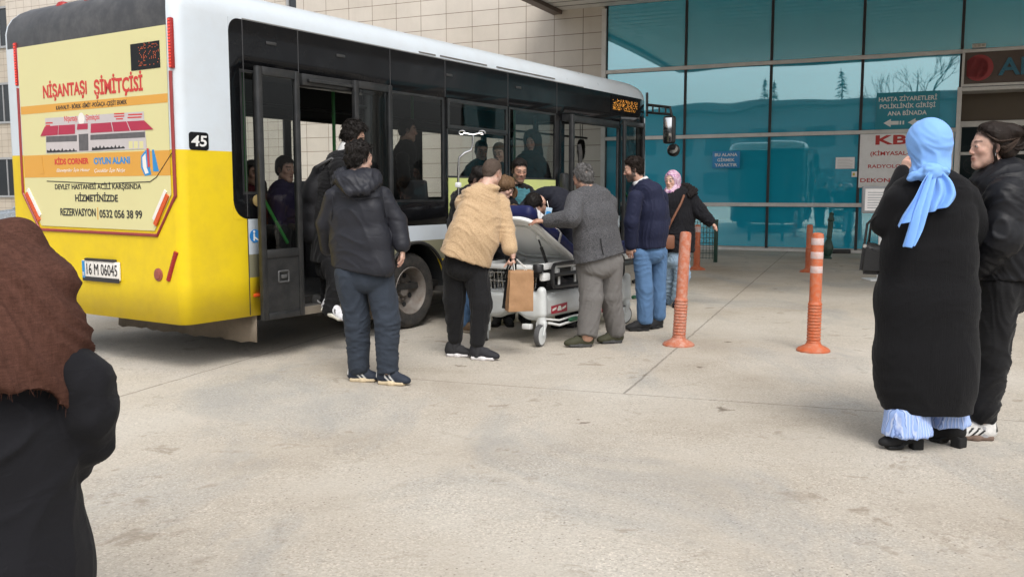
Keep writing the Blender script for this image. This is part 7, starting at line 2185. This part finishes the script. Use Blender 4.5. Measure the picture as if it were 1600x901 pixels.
p.step(1490, 690, .06, (-.45, .8), kind='heel', up=(.011, .011, .012), sole=(.012, .012, .012), sc=.98)
p.finish()
hb = thing('handbag', 'black leather handbag hanging from the arm of the woman in blue headscarf', 'handbag', p.J(1366, 428, .12))
o_ = A_(hb.location); m = (4.87 + .12) / F_PX
q = MB(); MX = Matrix.Rotation(math.radians(-28), 4, 'Z') @ Matrix.Rotation(math.pi / 2, 4, 'X')
q.prism([(-22 * m, 0), (24 * m, 0), (26 * m, 52 * m), (14 * m, 46 * m), (-2 * m, 45 * m), (-17 * m, 54 * m)], -.055, .055, MX)
me = q.mesh('bag_body'); bm = bmesh.new(); bm.from_mesh(me); bmesh.ops.bevel(bm, geom=list(bm.edges), offset=.022, segments=3, affect='EDGES', clamp_overlap=True); bm.to_mesh(me); bm.free()
M_BLEATH = paint('black leather', (.009, .009, .0095), .5, .15, 14, bmp=.25, fine=160)
add_obj('bag_body', me, M_BLEATH, hb, 40)
q = MB()
for dy, du in ((-.05, -3), (.05, 3)):
    pts = [p.J(1354 + du, 380, .12 + dy), p.J(1358 + du, 350, .12 + dy), p.J(1372 + du, 336, .10 + dy), p.J(1384, 345, .10 + dy), p.J(1383 + du, 382, .12 + dy)]
    q.tube([tuple(a - o_) for a in pts], .007, 8)
q.build('handle', M_BLEATH, hb)
MB().lathe([(.010, -.004), (.010, .004)], 12, tuple(p.J(1351, 384, .04) - o_), RX).build('stud', M_CHROME, hb)

# ------------------------------------------------------------------ woman with the hair bun
p = Fig(5.12, (1540, 687), 'woman with dark hair bun and black puffer jacket, in profile at the right', lat=(.30, .95, 0))
p.skin = (.56, .35, .27)
def bun(S):
    S.ell((.0, -.125, .075), (.058, .052, .040), R=np.array(Matrix.Rotation(.5, 3, 'X')), k=.025); S.ell((.01, -.118, .005), (.058, .048, .058), k=.025); S.ell((.0, -.09, .098), (.04, .045, .026), k=.025); S.ell((0, -.085, -.045), (.05, .04, .04), k=.03)
p.head(1546, 230, -.02, fwd=(-.985, .10, -.03), up=(.05, 0, 1), sc=1.02, fem=True, hair='pull', hmat=M_HBUN, th=.009, top=.008, amp=.003, freq=45, side=.8, grow=.06, extra=bun, neck=(1562, 281, .0), h=.005, strands=170)
q = MB()
for k in range(4): q.tube([tuple(p.loc((.07 - .012 * k, -.098 - .006 * k, .03)) - p.o), tuple(p.loc((.078 - .012 * k, -.125, .0)) - p.o), tuple(p.loc((.06 - .012 * k, -.14, -.03)) - p.o)], .005, 6)
q.tube([tuple(p.loc((.072, -.09, .045)) - p.o), tuple(p.loc((.03, -.10, .06)) - p.o)], .006, 6)
q.build('hair_claw', M_STBLACK, p.root)
q = MB(); rb = random.Random(8)
for k in range(46):
    c_b = A_((0, -.125, .045)); rr_b = rb.uniform(.040, .066); ph = rb.uniform(0, 6.28); sp = rb.uniform(1.6, 4.2); ox = rb.uniform(-.045, .045)
    q.tube([tuple(p.loc(c_b + A_((ox * (1 - .2 * abs(t_)) + .012 * math.sin(ph + t_ * 3), rr_b * math.cos(ph + t_ * sp) * .95, rr_b * math.sin(ph + t_ * sp) * 1.05))) - p.o) for t_ in np.linspace(0, 1, 9)], [.0015, .004, .0052, .0056, .0056, .0056, .005, .004, .001], 5)
q.build('hair_bun', M_HBUN, p.root)
q = MB()
for sx in (-1, 1):
    for k in range(5): q.tube([tuple(p.loc((sx * (.074 + .001 * k), .008 - .004 * k, .01)) - p.o), tuple(p.loc((sx * .079, .012 - .003 * k, -.03)) - p.o), tuple(p.loc((sx * .07, .0 - .004 * k, -.075)) - p.o), tuple(p.loc((sx * .062, .006, -.10 + .004 * k)) - p.o)], .0022, 5)
q.build('loose_strands', M_HDARK, p.root)
MB().tube([tuple(p.loc((-.081, .0, -.034)) - p.o), tuple(p.loc((-.082, .001, -.05)) - p.o)], .002, 6).build('earring', M_CHROME, p.root)
def puffs(S, f): pass
jk = p.garment('jacket', F_PUFF,
    tor=[[(1566, 280, .0, 42, 34), (1568, 300, .0, 66, 46), (1571, 345, .0, 68, 52), (1569, 390, .0, 64, 52), (1566, 425, .0, 60, 48)]],
    limbs=[[(1572, 308, -.24, 30), (1566, 372, -.27, 28), (1532, 408, -.16, 22), (1520, 414, -.06, 17)], [(1568, 308, .24, 28), (1555, 370, .28, 26), (1530, 400, .2, 20)]],
    blobs=[((1584, 272, .0), (44, 34, 21)), ((1548, 284, -.02), (30, 30, 15)), ((1602, 290, .02), (36, 40, 30))],
    cuts=[((1566, 434, 0), (0, 0, -1))], fold=.004, fs=(7, 7, 10), seed=91, lk=.012, h=.009, core=.7,
    joints=[((1568, 350, -.25), (.12, 0, 1), .28, .009, 42), ((1570, 350, .0), (.08, 0, 1), .5, .006, 46), ((1540, 400, -.2), (.8, 0, .4), .12, .008, 60)])
p.garment('trousers', F_BLACKCOT, tor=[[(1566, 420, .0, 46, 44), (1565, 445, .0, 46, 46)]],
    limbs=[[(1560, 450, -.08, 31), (1548, 560, -.07, 25), (1538, 634, -.06, 21), (1537, 648, -.06, 18)], [(1560, 450, .1, 31), (1544, 560, .09, 24), (1524, 632, .09, 20), (1521, 645, .09, 17)]], fold=.007, fs=(6, 6, 8), seed=92, lk=.02,
    cuts=[((1540, 656, 0), (0, 0, -1))], joints=[((1538, 640, 0), (0, 0, 1), .1, .006, 70)])
p.forearm([(1537, 640, -.06, .036), (1536, 676, -.06, .034)]); p.forearm([(1520, 640, .09, .036), (1516, 670, .09, .034)])
p.garment('sock', fabric('grey sock', (.35, .35, .36), .9), limbs=[[(1536, 668, -0.06, 11.5), (1536, 678, -0.06, 11.5)]], fold=0, core=0, h=.006)
p.garment('sock', fabric('grey sock', (.35, .35, .36), .9), limbs=[[(1516, 664, 0.09, 11.5), (1516, 674, 0.09, 11.5)]], fold=0, core=0, h=.006)
p.step(1536, 682, -.06, (-1, .12), up=(.62, .61, .59), sole=(.16, .11, .085), stripes=((.012, .012, .012), 3), sc=1.0)
p.step(1516, 676, .09, (-1, .2), up=(.62, .61, .59), sole=(.16, .11, .085), stripes=((.012, .012, .012), 3), sc=1.0)
p.hand(1520, 414, -.06, (-.8, .5, -.35), (.2, .6, -.6), 1, 'grip', .95)
p.finish()

# ------------------------------------------------------------------ woman in the brown shawl, close at the left
p = Fig(2.15, (-40, 901), 'woman in black coat and brown crinkled shawl, close at the left edge', lat=(.85, .52, 0))
p.skin = SKIN_C
p.head(-120, 250, .12, fwd=(-.8, .5, -.3), up=(-.2, 0, 1), fem=True, hair=None, neck=(-95, 345, .08))
S = SDF(); L_ = p.loc
S.ell(L_((0, -.018, .042)), (.095, .116, .102), R=p.hR); S.cap(L_((0, -.025, -.01)), L_((0, -.035, -.13)), .098, .085, .06); S.ell(L_((0, .125, -.012)), (.058, .11, .085), R=p.hR, k=.02, op='s')
V, Q = S.mesh(.008, 1); np_obj('headscarf', V - p.o, Q, F_BROWNSHAWL, p.root)
m = p.m
p.garment('coat', F_BLACKCOAT,
    tor=[[(-115, 440, .05, 50, 38), (-80, 490, .02, 100, 70), (-55, 575, .0, 128, 88), (-50, 700, .0, 152, 105), (-48, 900, .0, 176, 125), (-40, 1240, .0, 205, 150)]],
    limbs=[[(45, 530, .04, 36), (108, 575, .05, 41), (130, 598, .06, 42), (139, 640, .07, 41), (134, 692, .12, 36), (114, 728, .20, 28)], [(-180, 480, -.1, 50), (-215, 610, -.05, 50), (-170, 720, .12, 38)]],
    cuts=[((-40, 1235, 0), (0, 0, -1))], fold=.006, fs=(8, 8, 6), seed=95, lk=.01, h=.009, core=.7, joints=[((140, 660, .06), (.4, 0, 1), .12, .006, 60)])
p.hand(108, 735, .22, (-.7, .3, -.3), (.1, .2, -1), 1, 'relax', .95)
p.step(-60, 1205, .0, (-.8, .6), kind='boot', up=(.012, .012, .012), sole=(.012, .012, .012)); p.step(10, 1190, .1, (-.8, .6), kind='boot', up=(.012, .012, .012), sole=(.012, .012, .012))
# the shawl: draped over shoulders and back, ragged lower edge
S = SDF()
lat_ = unit((.85, .52, 0))
for a, b in zip([(-115, 384, .06, 70, 50), (-70, 430, .03, 132, 80), (-50, 490, .0, 152, 101), (-44, 556, -.02, 162, 106)], [(-70, 430, .03, 132, 80), (-50, 490, .0, 152, 101), (-44, 556, -.02, 162, 106), (-50, 670, -.03, 156, 105)]):
    S.eseg(p.J(*a[:3]), p.J(*b[:3]), lat_, a[3] * m, a[4] * m, b[3] * m, b[4] * m, .06, 2.2)
rag = [(-400, 560), (-120, 590), (0, 597), (25, 603), (52, 606), (66, 622), (92, 642), (112, 660), (128, 668), (136, 655), (142, 600), (150, 552), (160, 543), (300, 540)]
def shawl_cut(P):
    # lower edge: the height where the cloth ends depends on where across the back it hangs
    uu, vv = A_(rag).T + A_((12, 20))[:, None]
    zedge = CAM_H - (np.interp(800 + F_PX * P[:, 0] / P[:, 1], uu, vv) - 300) * P[:, 1] / F_PX * .99
    return (zedge + (vnoise(P * A_((160, 160, 20)), 4) - .5) * .006 + (vnoise(P * 30, 4) - .5) * .008 - P[:, 2]) * .8
S.func(shawl_cut, .002)
V, Q = S.mesh(.0085, 1)
N = vnormals(V, Q)
al = (V - p.J(0, 315, 0)) @ lat_ / m; dn = (p.J(0, 315, 0)[2] - V[:, 2]) / m
# folds run down from the neck and fan out over the arm
ang = np.arctan2(al + 170, dn + 90)
Pf = np.stack([ang * 8.5 + vnoise(V * 5, 7) * 1.2, np.hypot(al, dn) * .004, np.zeros(len(V))], 1)
f1 = vnoise(Pf, 2) - .5; f2 = 1 - np.abs(2 * vnoise(Pf * A_((2.3, 1, 1)) + 9, 3) - 1)
V = V + N * (f1 * .046 + (f2 ** 3 - .25) * .014 + (vnoise(V * A_((110, 110, 40)), 6) - .5) * .003)[:, None]
# frayed threads along the cut edge
ce = shawl_cut(V); ed = np.where((ce > -.012) & (V[:, 1] < 2.4))[0]
g5 = np.random.default_rng(5)
vs, fs = [], []
for i in ed[g5.integers(0, len(ed), 420)]:
    q0 = V[i] + g5.normal(0, .003, 3); L5 = g5.uniform(.006, .022); q1 = q0 + A_((g5.normal(0, .3), g5.normal(0, .3), -1)) * L5; b5 = len(vs)
    for q_, w_ in ((q0 + A_((0, 0, .006)), .0011), (q1, .0004)):
        for a5 in range(3): vs.append(q_ + A_((math.cos(a5 * 2.09), math.sin(a5 * 2.09), 0)) * w_)
    for a5 in range(3): fs.append([b5 + a5, b5 + (a5 + 1) % 3, b5 + 3 + (a5 + 1) % 3, b5 + 3 + a5])
V, Q = join_meshes((V, Q), (np.array(vs), np.array(fs)))
np_obj('shawl', V - p.o, Q, F_BROWNSHAWL, p.root)
p.finish()
